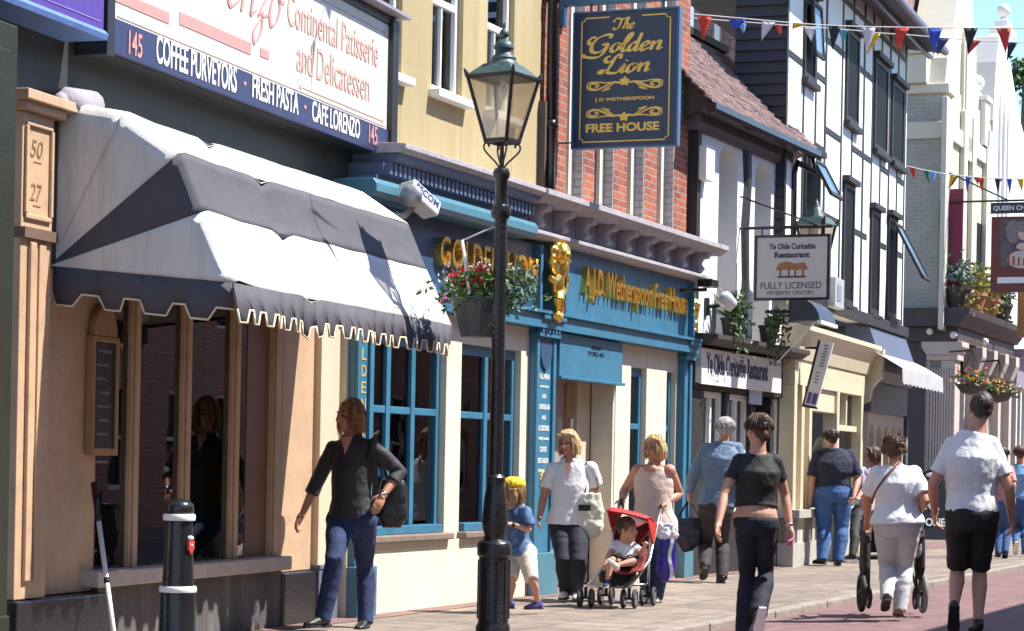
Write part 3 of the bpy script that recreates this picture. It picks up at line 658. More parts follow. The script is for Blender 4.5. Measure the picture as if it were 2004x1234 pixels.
mb = MB(P); mb.xprism([(-.25, 3.26), (.3, 3.26), (.33, 3.3), (.33, 3.36), (.3, 3.4), (-.25, 3.4)], -.36, 2.98); mb.build('fascia_blind_box', m_teal2, pub, bevel=.004)
mb = MB(P); mb.dbox(-.1, 2.98, -.25, .2, 3.401, 3.46); mb.dbox(-.06, 2.98, -.25, .24, 3.46, 3.56); mb.xprism([(-.25, 3.561), (.27, 3.561), (.34, 3.6), (.34, 3.638), (-.25, 3.638)], .02, 2.98)
k = -.04
while k < 2.95: mb.dbox(k, k+.045, .24, .29, 3.465, 3.555); k += .085
mb.build('dentil_cornice', M('slate_blue_shade', (.1, .12, .19), .5), pub)  # slate blue stands for the grey-blue shade below the capping
mb = MB(P); mb.xprism([(-.25, 3.64), (.34, 3.64), (.4, 3.67), (.4, 3.71), (-.25, 3.75)], .0, 2.98); mb.build('cornice_capping', m_mauve, pub, bevel=.004)
mb = MB(P); mb.xprism([(-.25, 3.3), (.22, 3.3), (.26, 3.33), (.26, 3.36), (.2, 3.38), (.12, 3.40), (.12, 3.6), (-.25, 3.6)], 2.99, 8.42)
mb.xprism([(-.25, 3.601), (.32, 3.601), (.38, 3.64), (.42, 3.66), (.42, 3.71), (-.25, 3.75)], 2.99, 8.5); mb.build('main_cornice', m_mauve, pub, bevel=.004)
pr = [(.121, 3.39), (.21, 3.385), (.25, 3.43), (.21, 3.49), (.24, 3.535), (.3, 3.545), (.32, 3.6), (.121, 3.6)]
for i in range(9):
    mb = MB(P); u = 3.25+i*.6; mb.xprism(pr, u, u+.13); mb.build('cornice_bracket', m_mauve, pub, bevel=.006)
# gilded lions on the fascia ends
def gilt_lion(u, z, s, lb):
    t = on('gilded_lion', lb, 'relief', P, u, .07, z-.3*s)
    mb = MB(P); W = lambda a, d, b: (u+a*s*1.35, -(.07+d*s), z+b*s)
    X, Y, Z = Vector((1, 0, 0)), Vector((0, 1, 0)), Vector((0, 0, 1))
    mb.ball(W(.02, .1, .0), (.1*s, .08*s, .2*s)); mb.ball(W(.03, .12, .12), (.13*s, .09*s, .12*s)); mb.ball(W(-.03, .18, .24), (.1*s, .08*s, .1*s)); mb.ball(W(-.07, .24, .21), (.05*s, .05*s, .045*s))
    for k in range(9):
        a = k*.7; mb.ball(W(-.02+.11*math.cos(a), .13, .22+.11*math.sin(a)), .045*s, 8, 6)
    mb.tube([W(-.03, .12, .1), W(-.14, .16, .06), W(-.2, .17, .14)], [.05*s, .04*s, .04*s], 8); mb.tube([W(.0, .12, .02), W(-.12, .15, -.04), W(-.2, .16, -.02)], [.05*s, .04*s, .035*s], 8)
    mb.tube([W(.06, .1, -.1), W(-.02, .14, -.2), W(.02, .12, -.32), W(-.05, .14, -.36)], [.08*s, .06*s, .04*s, .04*s], 8); mb.tube([W(.06, .08, -.1), W(.12, .1, -.22), W(.1, .1, -.34), W(.04, .12, -.38)], [.07*s, .05*s, .04*s, .04*s], 8)
    mb.tube([W(.1, .08, -.1), W(.2, .09, -.12), W(.24, .1, .0), W(.18, .1, .1), W(.24, .1, .2)], [.025*s, .022*s, .022*s, .025*s, .045*s], 8)
    mb.build('body', m_gold, t, voxel=.012, relax=2)
gilt_lion(3.83, 2.97, 1.0, 'gilded carved lion between the two halves of the pub fascia'); gilt_lion(8.21, 2.93, .5, 'smaller gilded lion at the far right end of the pub fascia')
# ------------------------------------------------------------------ the two houses over the pub
m_yel = M('ochre_render', (.41, .325, .17), .85, .2, 1.6, .2, streak=True, dirt=(.38, .28, .14))
m_brk = M_brick('red_brick', (.38, .1, .045), (.22, .055, .035), (.27, .2, .16))
yh = on('rendered_house', 'ochre rendered upper storey with white sash windows above the pub', 'house', P, 1.5, -.1, 3.76)
wins = [(-.1, .82), (1.46, 2.06), (2.62, 3.2)]; wins = [(.18, .84), (1.44, 2.08), (2.62, 3.24)]
mb = MB(P); us = [-.4]+[x for wn in wins for x in wn]+[3.9]; YF = -.05
for i in range(0, len(us), 2): mb.dbox(us[i], us[i+1], -.35, YF, 3.74, 8)
for a, b in wins: mb.dbox(a, b, -.35, YF-.002, 3.74, 4.33); mb.dbox(a, b, -.35, YF-.002, 6.0, 8)
mb.build('wall', m_yel, yh)
for a, b in wins:
    mb = MB(P)
    for p, q, r, s in ((a, a+.06, 4.38, 6), (b-.06, b, 4.38, 6), (a+.06, b-.06, 4.38, 4.44), (a+.06, b-.06, 5.13, 5.19)): mb.dbox(p, q, YF-.12, YF-.05, r, s)
    mb.dbox((a+b)/2-.015, (a+b)/2+.015, YF-.11, YF-.06, 4.44, 5.13)
    f = mb.build('window_frame', m_white, yh, bevel=.004)
    mb = MB(P); mb.dbox(a-.05, b+.08, YF-.15, YF+.1, 4.31, 4.375); mb.build('sill', m_white, f, bevel=.006)
    mb = MB(P); mb.dbox(a+.06, b-.06, YF-.1, YF-.09, 4.44, 6); mb.build('pane', m_gl, f)
    mb = MB(P); mb.dbox(a-.0, b+.0, -.7, -.69, 4.3, 6); mb.build('curtain', M('beige_curtain', (.22, .19, .15), .9, .3, 8, 0, streak=True), f)
bh = on('brick_house', 'red brick upper storey with painted window reveals behind the hanging pub sign', 'house', P, 6, -.1, 3.76)
BF = -.05
bw = [(1108, 1141), (1164, 1201), (1228, 1261), (1287, 1319)]
ops = [(P.uz(a, 320, BF)[0], P.uz(b, 340, BF)[0]) for a, b in bw]
us = [3.98]+[x for wn in ops for x in wn]+[8.4]
mb = MB(P)
for i in range(0, len(us), 2): mb.dbox(us[i], us[i+1], -.4, BF, 3.74, 8.2)
mb.build('wall', m_brk, bh)
for a, b in ops:
    mb = MB(P); mb.dbox(a, a+.08, -.3, BF-.1, 3.9, 8.2); mb.dbox(b-.14, b-.02, -.3, BF-.1, 3.9, 8.2)
    f = mb.build('window_frame', m_stone, bh, bevel=.004)
    mb = MB(P); mb.dbox(b-.02, b+.001, -.34, BF-.003, 3.76, 8.2); mb.build('reveal', M_brick('painted_brick', (.42, .4, .41), (.38, .36, .37), (.3, .28, .29), bump=.7, var=.1), f)
    mb = MB(P); mb.dbox(a+.08, b-.14, -.2, -.19, 3.9, 8.2); mb.build('pane', m_gl, f)
    mb = MB(P); mb.dbox(a+.001, b-.02, -.4, -.3, 3.742, 3.9); mb.dbox(a, b, -.7, -.69, 3.7, 8.2); mb.build('blind', M('cream_blind', (.5, .45, .36), .8), f)
pp = on('rain_pipe', 'black rainwater pipe between the ochre house and the red brick', 'pipe', P, 3.94, .02, 3.7)
mb = MB(P); u = 3.99; mb.tube([(u, -.03, 3.74), (u, -.03, 8.2)], .05, 10)
for z in (4.4, 5.6, 6.8): mb.tube([(u, -.03, z), (u, -.03, z+.08)], .065, 10)
mb.build('pipe', m_blk, pp, smooth=True); mb = MB(P); mb.dbox(3.87, 3.92, BF, .02, 3.74, 4.65); mb.build('dark_strip', M('strip_dark', (.08, .06, .05), .7), pp)  # dark upright strip left of the pipe
# hanging sign of the pub
gs = on('hanging_sign', 'dark blue hanging pub sign with gold script lettering', 'sign', P, 4.38, .65, 4.25)
UG = 20.6-P.P0.x; a = (P.dz(1120, 283, UG)); b = (P.dz(1328, 22, UG)); D0, D1, Z0, Z1 = .11, 1.14, 4.275, 5.55
mb = MB(P); mb.dbox(UG, UG+.06, D0, D1, Z0, Z1); mb.build('board', M('navy_signboard', (.025, .05, .10), .35, .1, 5, .03), gs, bevel=.004)
mb = MB(P)
for r in ((D1, D1+.025, Z0-.02, Z1+.02), (D0-.02, D0, Z0-.02, Z1+.02), (D0, D1, Z1, Z1+.02), (D0, D1, Z0-.02, Z0)): mb.dbox(UG-.012, UG+.075, r[0], r[1], r[2], r[3])
mb.build('frame', M('blue_frame', (.05, .12, .24), .4), gs, bevel=.004)
X, Z = (0, -1, 0), (0, 0, 1); mb = MB(P)
def gp(f, g): return (UG-.001, -(D0+(D1-D0)*f), Z0+(Z1-Z0)*g)          # fractions across and up the board
sz = (D1-D0)
script(mb, 'The', gp(.38, .872), X, Z, .125, thick=.2, thin=.06, sy=.85); script(mb, 'Golden', gp(.13, .705), X, Z, .235, thick=.2, thin=.06, sy=.7); script(mb, 'Lion', gp(.26, .548), X, Z, .235, thick=.2, thin=.06, sy=.7)
put_text(mb, 'FREE HOUSE', gp(.125, .105), X, Z, .72*sz, .085, .004, bold=.035)
put_text(mb, 'J D WETHERSPOON', gp(.21, .33), X, Z, .58*sz, .042, .004, bold=.03)
def pr_(q, **k): stroke(mb, [(a*sz, b*(Z1-Z0)) for a, b in q], gp(0, 0), X, Z, 1, **k)
for m_ in (0, 1):                                                          # scrolls above and below the small name
    for sd in (-1, 1):
        yc = .455 if m_ == 0 else .245; v = 1 if m_ == 0 else -1
        def sc(q): return [(.5+sd*a, yc+v*b) for a, b in q]
        pr_(sc([(.04, .015), (.12, .02), (.2, -.01), (.28, -.03), (.34, -.015), (.33, .015), (.27, .012), (.26, -.005), (.29, -.01)]), thick=.022, thin=.012)
        pr_(sc([(.12, .02), (.2, .02), (.28, .028), (.36, .02), (.36, -.02), (.3, -.035)]), thick=.014, thin=.008, lift=.0005)
        pr_(sc([(.1, .018), (.16, -.015), (.22, -.04), (.14, -.025)]), thick=.014, thin=.01, lift=.001)
    yc = .48 if m_ == 0 else .215
    for k in range(5):
        an = k*1.257+1.57; pr_([(.5, yc), (.5+.03*math.cos(an), yc+.02*math.sin(an)), (.5+.045*math.cos(an+.2), yc+.03*math.sin(an+.2))], thick=.035, thin=.03, lift=.0008+.0002*k)
for q in ([(.34, .965), (.11, .965), (.1, .945), (.07, .94), (.065, .06), (.09, .055), (.1, .035), (.9, .035), (.91, .055), (.935, .06), (.935, .94), (.9, .945), (.89, .965), (.66, .965)],): pr_(q, thick=.012, thin=.012, sm=False)
mb.build('gilt_lettering', M('gold_sign_paint', (.85, .58, .13), .45, .08, 9, 0), gs)
mb = MB(P); mb.dbox(UG-.02, UG+.08, .0, D1+.0, Z1+.09, Z1+.17); mb.tube([(UG+.03, -D0-.15, Z1+.02), (UG+.03, -D0-.15, Z1+.1)], .015, 6); mb.tube([(UG+.03, -D1+.15, Z1+.02), (UG+.03, -D1+.15, Z1+.1)], .015, 6); mb.dbox(UG-.02, UG+.08, -.05, .0, Z1-.1, Z1+.3)
mb.build('bracket', m_teal, gs, bevel=.005)
mb = MB(P); mb.tube([(UG+.03, 0.05, Z0+.05), (UG+.03, -D0, Z0+.05)], .008, 6); mb.build('stay', m_blk, gs)
# alarm box
al = on('alarm_box', 'white security light box fixed at an angle over the pub cornice', 'alarm', P, .55, .35, 3.1)
u, z = P.uz(820, 392, .45); c = Vector((u, -.45, z))
mb = MB(P.M @ Matrix.Translation(c) @ Matrix.Rotation(R(30), 4, 'Y') @ Matrix.Rotation(R(-18), 4, 'Z')); mb.box(-.17, .17, -.08, .08, -.055, .075)
bx = mb.build('casing', M('pale_plastic', (.6, .6, .56), .4, .1), al, bevel=.015)
mb2 = MB(mb.T); put_text(mb2, 'SECOM', (-.14, -.0805, -.0), (1, 0, 0), (0, 0, 1), .28, .06, .003, bold=.02); mb2.build('lettering', M('blue_letter', (.05, .08, .25), .5), al)
mb = MB(P); mb.tube([c+Vector((-.02, .05, -.05)), c+Vector((-.05, .1, -.12)), (c.x-.1, -.2, c.z-.1)], .03, 8); mb.ball(c+Vector((-.15, 0, .02)), (.05, .1, .09)); mb.build('arm', M('grey_metal', (.35, .35, .36), .4, metal=.5), al, smooth=True)
# ------------------------------------------------------------------ the white restaurant
r = RES
m_wht = M('limewash', (.74, .73, .7), .8, .05, 3, .25, bscale=10, dirt=(.7, .68, .64))
m_bt = M('black_timber', (.022, .02, .02), .6, .3, 6, .3)
m_dbrown = M('dark_brown_paint', (.06, .045, .045), .6, .2, 5, .1)
m_tile = M_brick('clay_tile', (.27, .17, .15), (.19, .125, .115), (.05, .035, .035), bw=.17, bh=.1, msize=.012, var=.45, bump=.9)
rs = on('restaurant_building', 'small white limewashed restaurant with black timbers under a clay tile roof', 'restaurant', r, 1.8, 0, 0)
n0 = [(r.uz(1405, 450, 0)[0], r.uz(1442, 450, 0)[0], r.uz(1430, 300, 0)[1]-.1), (r.uz(1476, 450, 0)[0], r.uz(1508, 450, 0)[0], r.uz(1492, 328, 0)[1]-.1)]
mb = MB(r); zt, zb = 5.2, 2.62; x = -.15
for a, b, zc in n0:
    mb.dbox(x, a, -.4, 0, zb, zt); rr = (b-a)/2; um = (a+b)/2
    mb.prism([(a, zt), (a, zc)]+[(um-rr*math.cos(t), zc+rr*.5*math.sin(t)) for t in np.linspace(0, math.pi, 9)]+[(b, zc), (b, zt)], -.4, 0)
    mb.dbox(a, b, -.4, 0, zb, 2.75); x = b
mb.dbox(x, 3.35, -.4, 0, zb, zt); mb.build('wall', m_wht, rs)
for a, b, zc in n0:
    mb = MB(r); mb.dbox(a, b, -.45, -.385, 2.75, 5.0); mb.build('blocked_window', M('niche_shade_grey', (.3, .28, .31), .8, .08, 3, .1), rs)  # lavender grey puts the shade of the recess into its back
mb = MB(r); u = r.uz(1462, 450, .03)[0]
mb.tube([(u-.02, -.0, 2.75), (u+.03, -.0, 3.5), (u-.02, -.0, 4.1), (u+.05, -.0, 4.6), (u+.0, -.0, 5.1)], [.13, .11, .13, .12, .15], 6, r2=[.05]*5, ref=(1, 0, 0)); mb.dbox(-.17, -.05, -.1, .03, 2.6, 5.2)
mb.each('timber_post', m_bt, rs)
mb = MB(r); mb.xprism([(-.3, 5.02), (.04, 5.02), (.06, 5.06), (.1, 5.1), (.1, 5.2), (.14, 5.22), (.2, 5.24), (-.3, 5.28)], -.3, 3.2); mb.build('eaves_soffit', M('grey_soffit', (.1, .09, .1), .7, .2, 5), rs)
UE = r.uz(1600, 268, .3)[0]; dr_, zr_ = r.dz(1440, 128, UE)
mb = MB(r); n = 16
th = math.atan2(1.15, 1.2); 
rows = []
for i in range(n):                                    # courses of tiles, each lapping the next
    t0, t1 = i/n, (i+1)/n; y0, z0 = -.3+(1.25)*t0, 5.28+1.28*t0; y1, z1 = -.3+1.25*t1, 5.28+1.28*t1
    k = -.5; seg = []
    while k < UE:
        e = min(k+.17, UE); j = random.uniform(-.006, .01)
        mb.add([(k, y0, z0+.03+j), (e-.006, y0, z0+.03+j), (e-.006, y1+.02, z1+.012+j), (k, y1+.02, z1+.012+j), (k, y0, z0+j), (e-.006, y0, z0+j), (e-.006, y1+.02, z1-.01+j), (k, y1+.02, z1-.01+j)], [(0, 1, 2, 3), (4, 5, 1, 0), (1, 5, 6, 2), (4, 0, 3, 7)]); k = e
m_rt = M('roof_tile', (.24, .155, .14), .85, .5, 5.5, .5, dirt=(.12, .085, .085))
mb.build('roof', m_rt, rs)
mb = MB(r); mb.prism([(-.5, 6.57), (UE, 6.57), (UE, 6.66), (-.5, 6.66)], -1.1, -.9); mb.xprism([(.26, 5.27), (-.9, 6.52), (-1.2, 6.52), (-1.2, 5.0), (-.35, 5.0)], -.4, UE-.01); mb.build('roof_core', m_drk, rs)
mb = MB(r); mb.xprism([(.23, 5.2), (.27, 5.16), (.32, 5.16), (.35, 5.2), (.35, 5.265), (.23, 5.265)], -.5, UE+.02); mb.build('gutter', m_blk, rs)
mb = MB(r); a = r.uz(1585, 275, .45); b = r.uz(1552, 325, .08); c = r.uz(1549, 640, .08)
mb.tube([(UE-.1, -.29, 5.18), (UE-.1, -.29, 5.0), (b[0]+.05, -.12, b[1]+.05), (b[0], -.09, b[1]-.1), (c[0], -.09, 2.3)], .045, 8); mb.build('downpipe', m_blk, rs, smooth=True)
mb = MB(r); mb.pbox(r, 1382, 350, 1400, 290, 0.001, .12); mb.build('meter_box', m_white, rs, bevel=.006)
mb = MB(r); mb.xprism([(-.2, 2.62), (.2, 2.62), (.26, 2.66), (.3, 2.68), (.3, 2.73), (-.2, 2.76)], -.14, 3.45); mb.build('shop_cornice', m_dbrown, rs)
mb = MB(r); mb.dbox(-.13, 3.4, -.3, .02, 2.12, 2.618)
xs = [(-.13, .28), (1.05, 1.2), (2.0, 2.2), (2.8, 2.95), (3.28, 3.42)]
for a, b in xs: mb.dbox(a, b, -.3, .0, -.05, 2.12)
for a, b in zip(xs[:-1], xs[1:]):
    if a[0] != 2.0: mb.dbox(a[1], b[0], -.3, -.003, -.05, .7)
mb.build('shopfront', m_bt, rs, bevel=.005)
mb = MB(r); u0, u1, z0, z1 = r.rect(1357, 744, 1530, 692, .1); mb.xprism([(.021, 2.19), (.1, 2.17), (.1, 2.58), (.021, 2.6)], -.1, u1)
fb = mb.build('fascia_board', m_white, rs, bevel=.004)
mb = MB(r); ptext(mb, r, 'Ye Olde Curiositie Restaurant', 1382, 730, 1503, 708, .1, bold=.03)
for x in (1366, 1517): ptext(mb, r, '87', x-3, 716, x+4, 700, .1)
mb.each('lettering', M('dark_letter', (.05, .05, .09), .6), fb)
for a, b in ((.29, 1.04), (1.21, 1.99), (2.96, 3.27)):
    mb = MB(r); z0, z1 = .71, 2.11
    for p, q, s, t in ((a, a+.07, z0, z1), (b-.07, b, z0, z1), (a+.07, b-.07, z0, z0+.07), (a+.07, b-.07, z1-.07, z1), (a+.07, b-.07, 1.28, 1.33)): mb.dbox(p, q, -.14, -.05, s, t)
    if b-a > .5: mb.dbox((a+b)/2-.03, (a+b)/2+.03, -.139, -.051, z0+.07, 1.28); mb.dbox((a+b)/2-.03, (a+b)/2+.03, -.139, -.051, 1.33, z1-.07)
    f = mb.build('window_frame', m_white, rs, bevel=.004)
    mb = MB(r); mb.dbox(a+.07, b-.07, -.11, -.1, z0+.07, z1-.07); mb.build('pane', m_gl, f)
    mb = MB(r); mb.grid([[(a+(b-a)*i/40, .35+.03*math.sin(i*1.3), z) for i in range(41)] for z in (.7, 2.1)]); mb.build('curtain', M('lilac_curtain', (.42, .38, .42), .8, .2, 5, 0), f)
mb = MB(r); mb.dbox(2.2, 2.8, -.3, -.24, .01, 2.1); dd_ = mb.build('door', m_bt, rs)
mb = MB(r); mb.pbox(r, 1468, 790, 1492, 748, .03, .05); mb.build('hanging_notice', M('pale_blue_notice', (.45, .5, .6), .5, .3, 20), rs)
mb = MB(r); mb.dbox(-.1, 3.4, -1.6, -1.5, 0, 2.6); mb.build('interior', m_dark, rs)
# floodlights on the restaurant
def flood(px, py, d, pa, lb):
    u, z = r.uz(px, py, d); t = on('floodlight', lb, 'light', r, u, d, z-.12)
    mb = MB(r); mb.tube([(u-.02, -d, z-.06), (u+.02, -d-.05, z+.02), (u+.03, -d-.08, z+.05)], [.1, .11, .08], 12); mb.build('lamp_head', M('white_enamel', (.72, .72, .7), .3), t, smooth=True)
    ua, za = r.uz(*pa, .02); mb = MB(r); mb.tube([(ua, -.02, za), (ua+.02, -d*.6, za+.03), (u, -d, z+.06)], .022, 8); mb.dbox(ua-.05, ua+.05, 0, .03, za-.1, za+.1); mb.build('arm', m_blk, t, smooth=False)
flood(1418, 588, .42, (1384, 600), 'white round floodlight on a black arm on the restaurant wall')
fl = on('floodlight', 'flat black box floodlight at the right end of the pub cornice', 'light', r, -.3, .4, 3.4)
u, z = r.uz(1388, 554, .35); mb = MB(r); mb.dbox(u-.12, u+.12, .25, .42, z-.045, z+.04); mb.build('lamp_head', m_blk, fl, bevel=.01)
mb = MB(r); mb.tube([(u-.3, -.0, z-.1), (u, -.32, z-.07)], .02, 6); mb.build('arm', m_blk, fl)
# plants on the shop cornice
m_leaf = M('leaf_green', (.06, .14, .035), .5, .5, 30, 0); m_leaf2 = M('ivy_green', (.09, .17, .07), .5, .5, 30, 0); m_terra = M('terracotta', (.42, .17, .09), .8, .2, 8, .2)
def plant(px, py, lb, spiky):
    u, z = r.uz(px, py, .2); t = on('potted_plant', lb, 'plant', r, u, .2, 2.735); b = t
    mb = MB(r); mb.lathe([(.09, 2.74), (.12, 2.93), (.13, 2.93), (.13, 2.96), (.1, 2.95)], (u, -.2, 0), 14); mb.build('pot', m_dbrown, t, smooth=False)
    mb = MB(r)
    for k in range(70 if spiky else 30):
        a = random.uniform(0, 6.28); l = random.uniform(.25, .5); e = random.uniform(.2, 1.5); d = Vector((math.cos(a)*math.cos(e), math.sin(a)*math.cos(e), math.sin(e))); s = Vector((-math.sin(a), math.cos(a), 0))*.018
        p = Vector((u, -.2, 2.95)); m_ = p+d*l*.6; q = p+d*l+Vector((0, 0, -.12*l)); mb.add([p-s, p+s, m_+s, m_-s, q], [(0, 1, 2, 3), (3, 2, 4)])
    if spiky: mb.build('foliage', m_leaf, t)
    mb2 = MB(r); pts = []
    for k in range(26):
        a = random.uniform(-1, 1); o_ = random.uniform(.05, .2); h = random.uniform(.1, .55) if random.random() < .7 else -random.uniform(.1, .3)
        for j in range(14):
            f = j/13; pts.append((u+a*.3*(.4+f*.6)+random.gauss(0, .025), -.2-o_*min(1, f*2)+random.gauss(0, .02), 2.97-h*f*f+.1*math.sin(f*3)+random.gauss(0, .02)))
    leaves(mb2, pts, .034, 2); mb2.build('trailing_ivy', m_leaf2, t)
plant(1432, 600, 'spiky green potted plant with trailing ivy on the restaurant shop cornice', True); plant(1505, 610, 'bushy trailing plant below the hanging restaurant sign', False)
# hanging sign of the restaurant
us_ = r.uz(1480, 520, .22)[0]; a = r.dz(1480, 583, us_); b = r.dz(1620, 462, us_); d0, d1, z0, z1 = a[0], b[0], a[1], b[1]
hs = on('hanging_sign', 'white hanging restaurant sign in a black frame with gothic lettering', 'sign', r, us_, (d0+d1)/2, z0)
mb = MB(r); mb.dbox(us_, us_+.04, d0, d1, z0, z1); mb.build('board', M('pale_signboard', (.55, .53, .5), .5, .06, 4, .02), hs)
mb = MB(r)
for q in ((d0-.03, d0, z0-.03, z1+.03), (d1, d1+.03, z0-.03, z1+.03), (d0, d1, z1, z1+.03), (d0, d1, z0-.03, z0)): mb.dbox(us_-.01, us_+.05, *q)
mb.build('frame', m_blk, hs); W_, H_ = d1-d0, z1-z0
def sp(f, g): return (us_-.001, -(d0+W_*f), z0+H_*g)
mb = MB(r); put_text(mb, 'Ye Olde Curiositie', sp(.17, .8), X, Z, .66*W_, .1*H_, .003, bold=.03); put_text(mb, 'Restaurant', sp(.25, .66), X, Z, .5*W_, .1*H_, .003, bold=.04)
put_text(mb, 'FULLY LICENSED', sp(.06, .15), X, Z, .86*W_, .11*H_, .003); put_text(mb, 'FIFTEENTH CENTURY', sp(.16, .05), X, Z, .66*W_, .065*H_, .003); mb.each('lettering', MATS['dark_letter'], hs)
mb = MB(r)
for q, z_ in (((.3, .33, .7, .36), 0), ((.33, .36, .35, .5), 1), ((.65, .36, .67, .5), 1), ((.45, .36, .47, .47), 1), ((.54, .36, .56, .47), 1)): A_ = sp(q[0], q[1]); B_ = sp(q[2], q[3]); mb.dbox(us_-.004, us_-.001, -A_[1], -B_[1], A_[2], B_[2])
mb.build('painted_timbers', M('dark_red_paint', (.12, .04, .03), .6), hs)
mb = MB(r); q = [sp(.27, .46), sp(.73, .46), sp(.68, .58), (sp(.55, .56)), sp(.42, .6), sp(.32, .57)]; mb.add([(us_-.006, p[1], p[2]) for p in q]+[(us_-.001, p[1], p[2]) for p in q], [tuple(range(6))]+[(i, (i+1) % 6, 6+(i+1) % 6, 6+i) for i in range(6)]); mb.build('painted_roof', M('orange_brown_paint', (.38, .15, .06), .6, .4, 40), hs)
mb = MB(r); mb.tube([(us_+.02, 0, z1+.12), (us_+.02, -d1-.05, z1+.12)], .018, 6); mb.tube([(us_+.02, -d0-.05, z1), (us_+.02, -d0-.05, z1+.12)], .01, 6); mb.tube([(us_+.02, -d1+.05, z1), (us_+.02, -d1+.05, z1+.12)], .01, 6); mb.tube([(us_+.02, 0, z1+.5), (us_+.02, -d1+.1, z1+.12)], .01, 6); mb.build('bracket', m_blk, hs)
# ------------------------------------------------------------------ the timber framed house
t_ = TIM
m_glz = M('dark_window', (.014, .014, .015), .6, .2, 3, 0, spec=.08)
th_ = on('timbered_house', 'tall black and white timber framed house with thin dark studs and casement windows', 'house', t_, 3, 0, 3.3)
mb = MB(t_); mb.dbox(-1.12, 7.42, -.3, 0, 3.4, 8.1); mb.build('wall', M('white_plaster', (.8, .8, .77), .8, .04, 2, .1, dirt=(.72, .72, .7)), th_)
def tu(x, y=250): return t_.uz(x, y, .02)[0]
posts = [(1617, 0), (1649, 0), (1670, 0), (1692, 0), (1709, 0), (1726, 0), (1743, 0), (1759, 0), (1773.5, 0), (1541, 0), (1574, 0), (1598, 0)]
pu = sorted(tu(x, 238) for x, _ in posts)
mb = MB(t_)
for k, u in enumerate(pu):
    w_ = .075 if k % 3 else .1; mb.dbox(u-w_/2, u+w_/2, .001, .012, 3.4, 8.05)
mb.each('stud', m_bt, th_, bevel=.005)
mb = MB(t_)
def rails(z, spans):
    for xa, xb in spans:
        a, b = tu(xa), tu(xb); e = [u for u in pu if a-.02 < u < b+.02]; cuts = [a]+e+[b]
        for p, q in zip(cuts[:-1], cuts[1:]):
            p2 = p+.052 if p in pu else p; q2 = q-.052 if q in pu else q
            if q2-p2 > .05: mb.dbox(p2, q2, .001, .011, z, z+.085)
rails(6.38, [(1541, 1574), (1598, 1617)]); rails(6.95, [(1617, 1652), (1683, 1709), (1741, 1745)]); rails(5.45, [(1600, 1617), (1545, 1574)]); rails(5.75, [(1617, 1649), (1670, 1709), (1726, 1743), (1759, 1773)])
rails(4.6, [(1617, 1649), (1670, 1702), (1720, 1740), (1757, 1773)]); rails(7.7, [(1541, 1773)]); mb.each('rail', m_bt, th_, bevel=.005)
mb = MB(t_); mb.dbox(-1.15, 7.45, .0, .09, 3.36, 3.52); mb.build('jetty_beam', m_bt, th_, bevel=.01)
wl = [(1574, 90, 1597, 6.25, 7.35), (1657, 110, 1682, 6.1, 7.4), (1712, 180, 1738, 6.0, 7.35), (1746, 200, 1770, 6.0, 7.25), (1575, 360, 1605, 4.5, 5.35), (1651, 420, 1672, 3.55, 5.25), (1704, 470, 1722, 3.55, 5.1), (1738, 470, 1756, 3.6, 5.15)]
for k, (xa, y, xb, z0, z1) in enumerate(wl):
    a, b = tu(xa, y), tu(xb, y); mb = MB(t_)
    for p, q, s, e in ((a, a+.08, z0, z1), (b-.08, b, z0, z1), (a+.08, b-.08, z0, z0+.08), (a+.08, b-.08, z1-.08, z1)): mb.dbox(p, q, .002, .035, s, e)
    mb.dbox(a-.04, b+.04, .002, .1, z1+.001, z1+.08); mb.dbox(a-.04, b+.04, .002, .09, z0-.08, z0-.001)
    f = mb.build('window_frame', m_bt, th_, bevel=.005); mb = MB(t_); mb.dbox(a+.08, b-.08, .005, .02, z0+.08, z1-.08); mb.build('pane', m_glz, f)
    if k in (4, 7, 0):
        mb = MB(t_); q0 = Vector((b-.08, -.08, (z0+z1)/2-.1)); h = (z1-z0)*.45; a2 = R(58); sx = (b-a)*.5
        mb.T = t_.M @ Matrix.Translation((a+.1, -.09, z1-.1)) @ Matrix.Rotation(R(-28) if k != 0 else R(-4), 4, 'X')
        for p, q, s, e in ((0, sx*1.6, 0, -.05), (0, sx*1.6, -h*1.4, -h*1.4+.05), (0, .05, -h*1.4, -.05), (sx*1.6-.05, sx*1.6, -h*1.4, -.05)): mb.box(p, q, -.02, .02, min(s, e), max(s, e))
        cs = mb.build('open_casement', m_bt, f); mb2 = MB(mb.T); mb2.box(.05, sx*1.6-.05, -.004, .004, -h*1.4+.05, -.05); mb2.build('pane', M('blue_grey_glass', (.12, .2, .28), .06), cs)
mb = MB(t_); mb.xprism([(0, 7.98), (.5, 7.9), (.5, 7.96), (-.3, 8.5), (-2.5, 10), (-2.5, 8)], -1.3, 7.6); mb.build('roof', m_slate, th_)
mb = MB(t_); mb.tube([(-1.3, -.56, 7.93), (7.65, -.56, 7.93)], .06, 8); mb.tube([(-1.3, -.3, 7.86), (7.65, -.3, 7.86)], .035, 6); mb.each('gutter', M('purple_grey_paint', (.12, .11, .2), .4), th_, smooth=True)
dW = -t_.dz(1440, 60, -1.16)[0]
mb = MB(t_)
for i in range(34): z = 3.5+i*.14; mb.xprism([(.0, z), (.0, z+.139), (-dW, z+.139), (-dW, z)], -1.14-.02, -1.121); mb.add([(-1.165, 0, z), (-1.165, dW, z), (-1.195, dW, z+.001), (-1.195, 0, z+.001), (-1.16, 0, z+.14), (-1.16, dW, z+.14)], [(2, 3, 4, 5), (0, 1, 2, 3)])
mb.build('weatherboarding', M('dark_weatherboard', (.05, .047, .052), .7, .25, 4, .2), th_)
mb = MB(t_); mb.dbox(-6, -2.2, -5.2, -5, 5, 9.5); mb.build('rear_gable', m_brk, th_)
fw = MB(t_)
for i in range(3):
    a = -5+i*.0; 
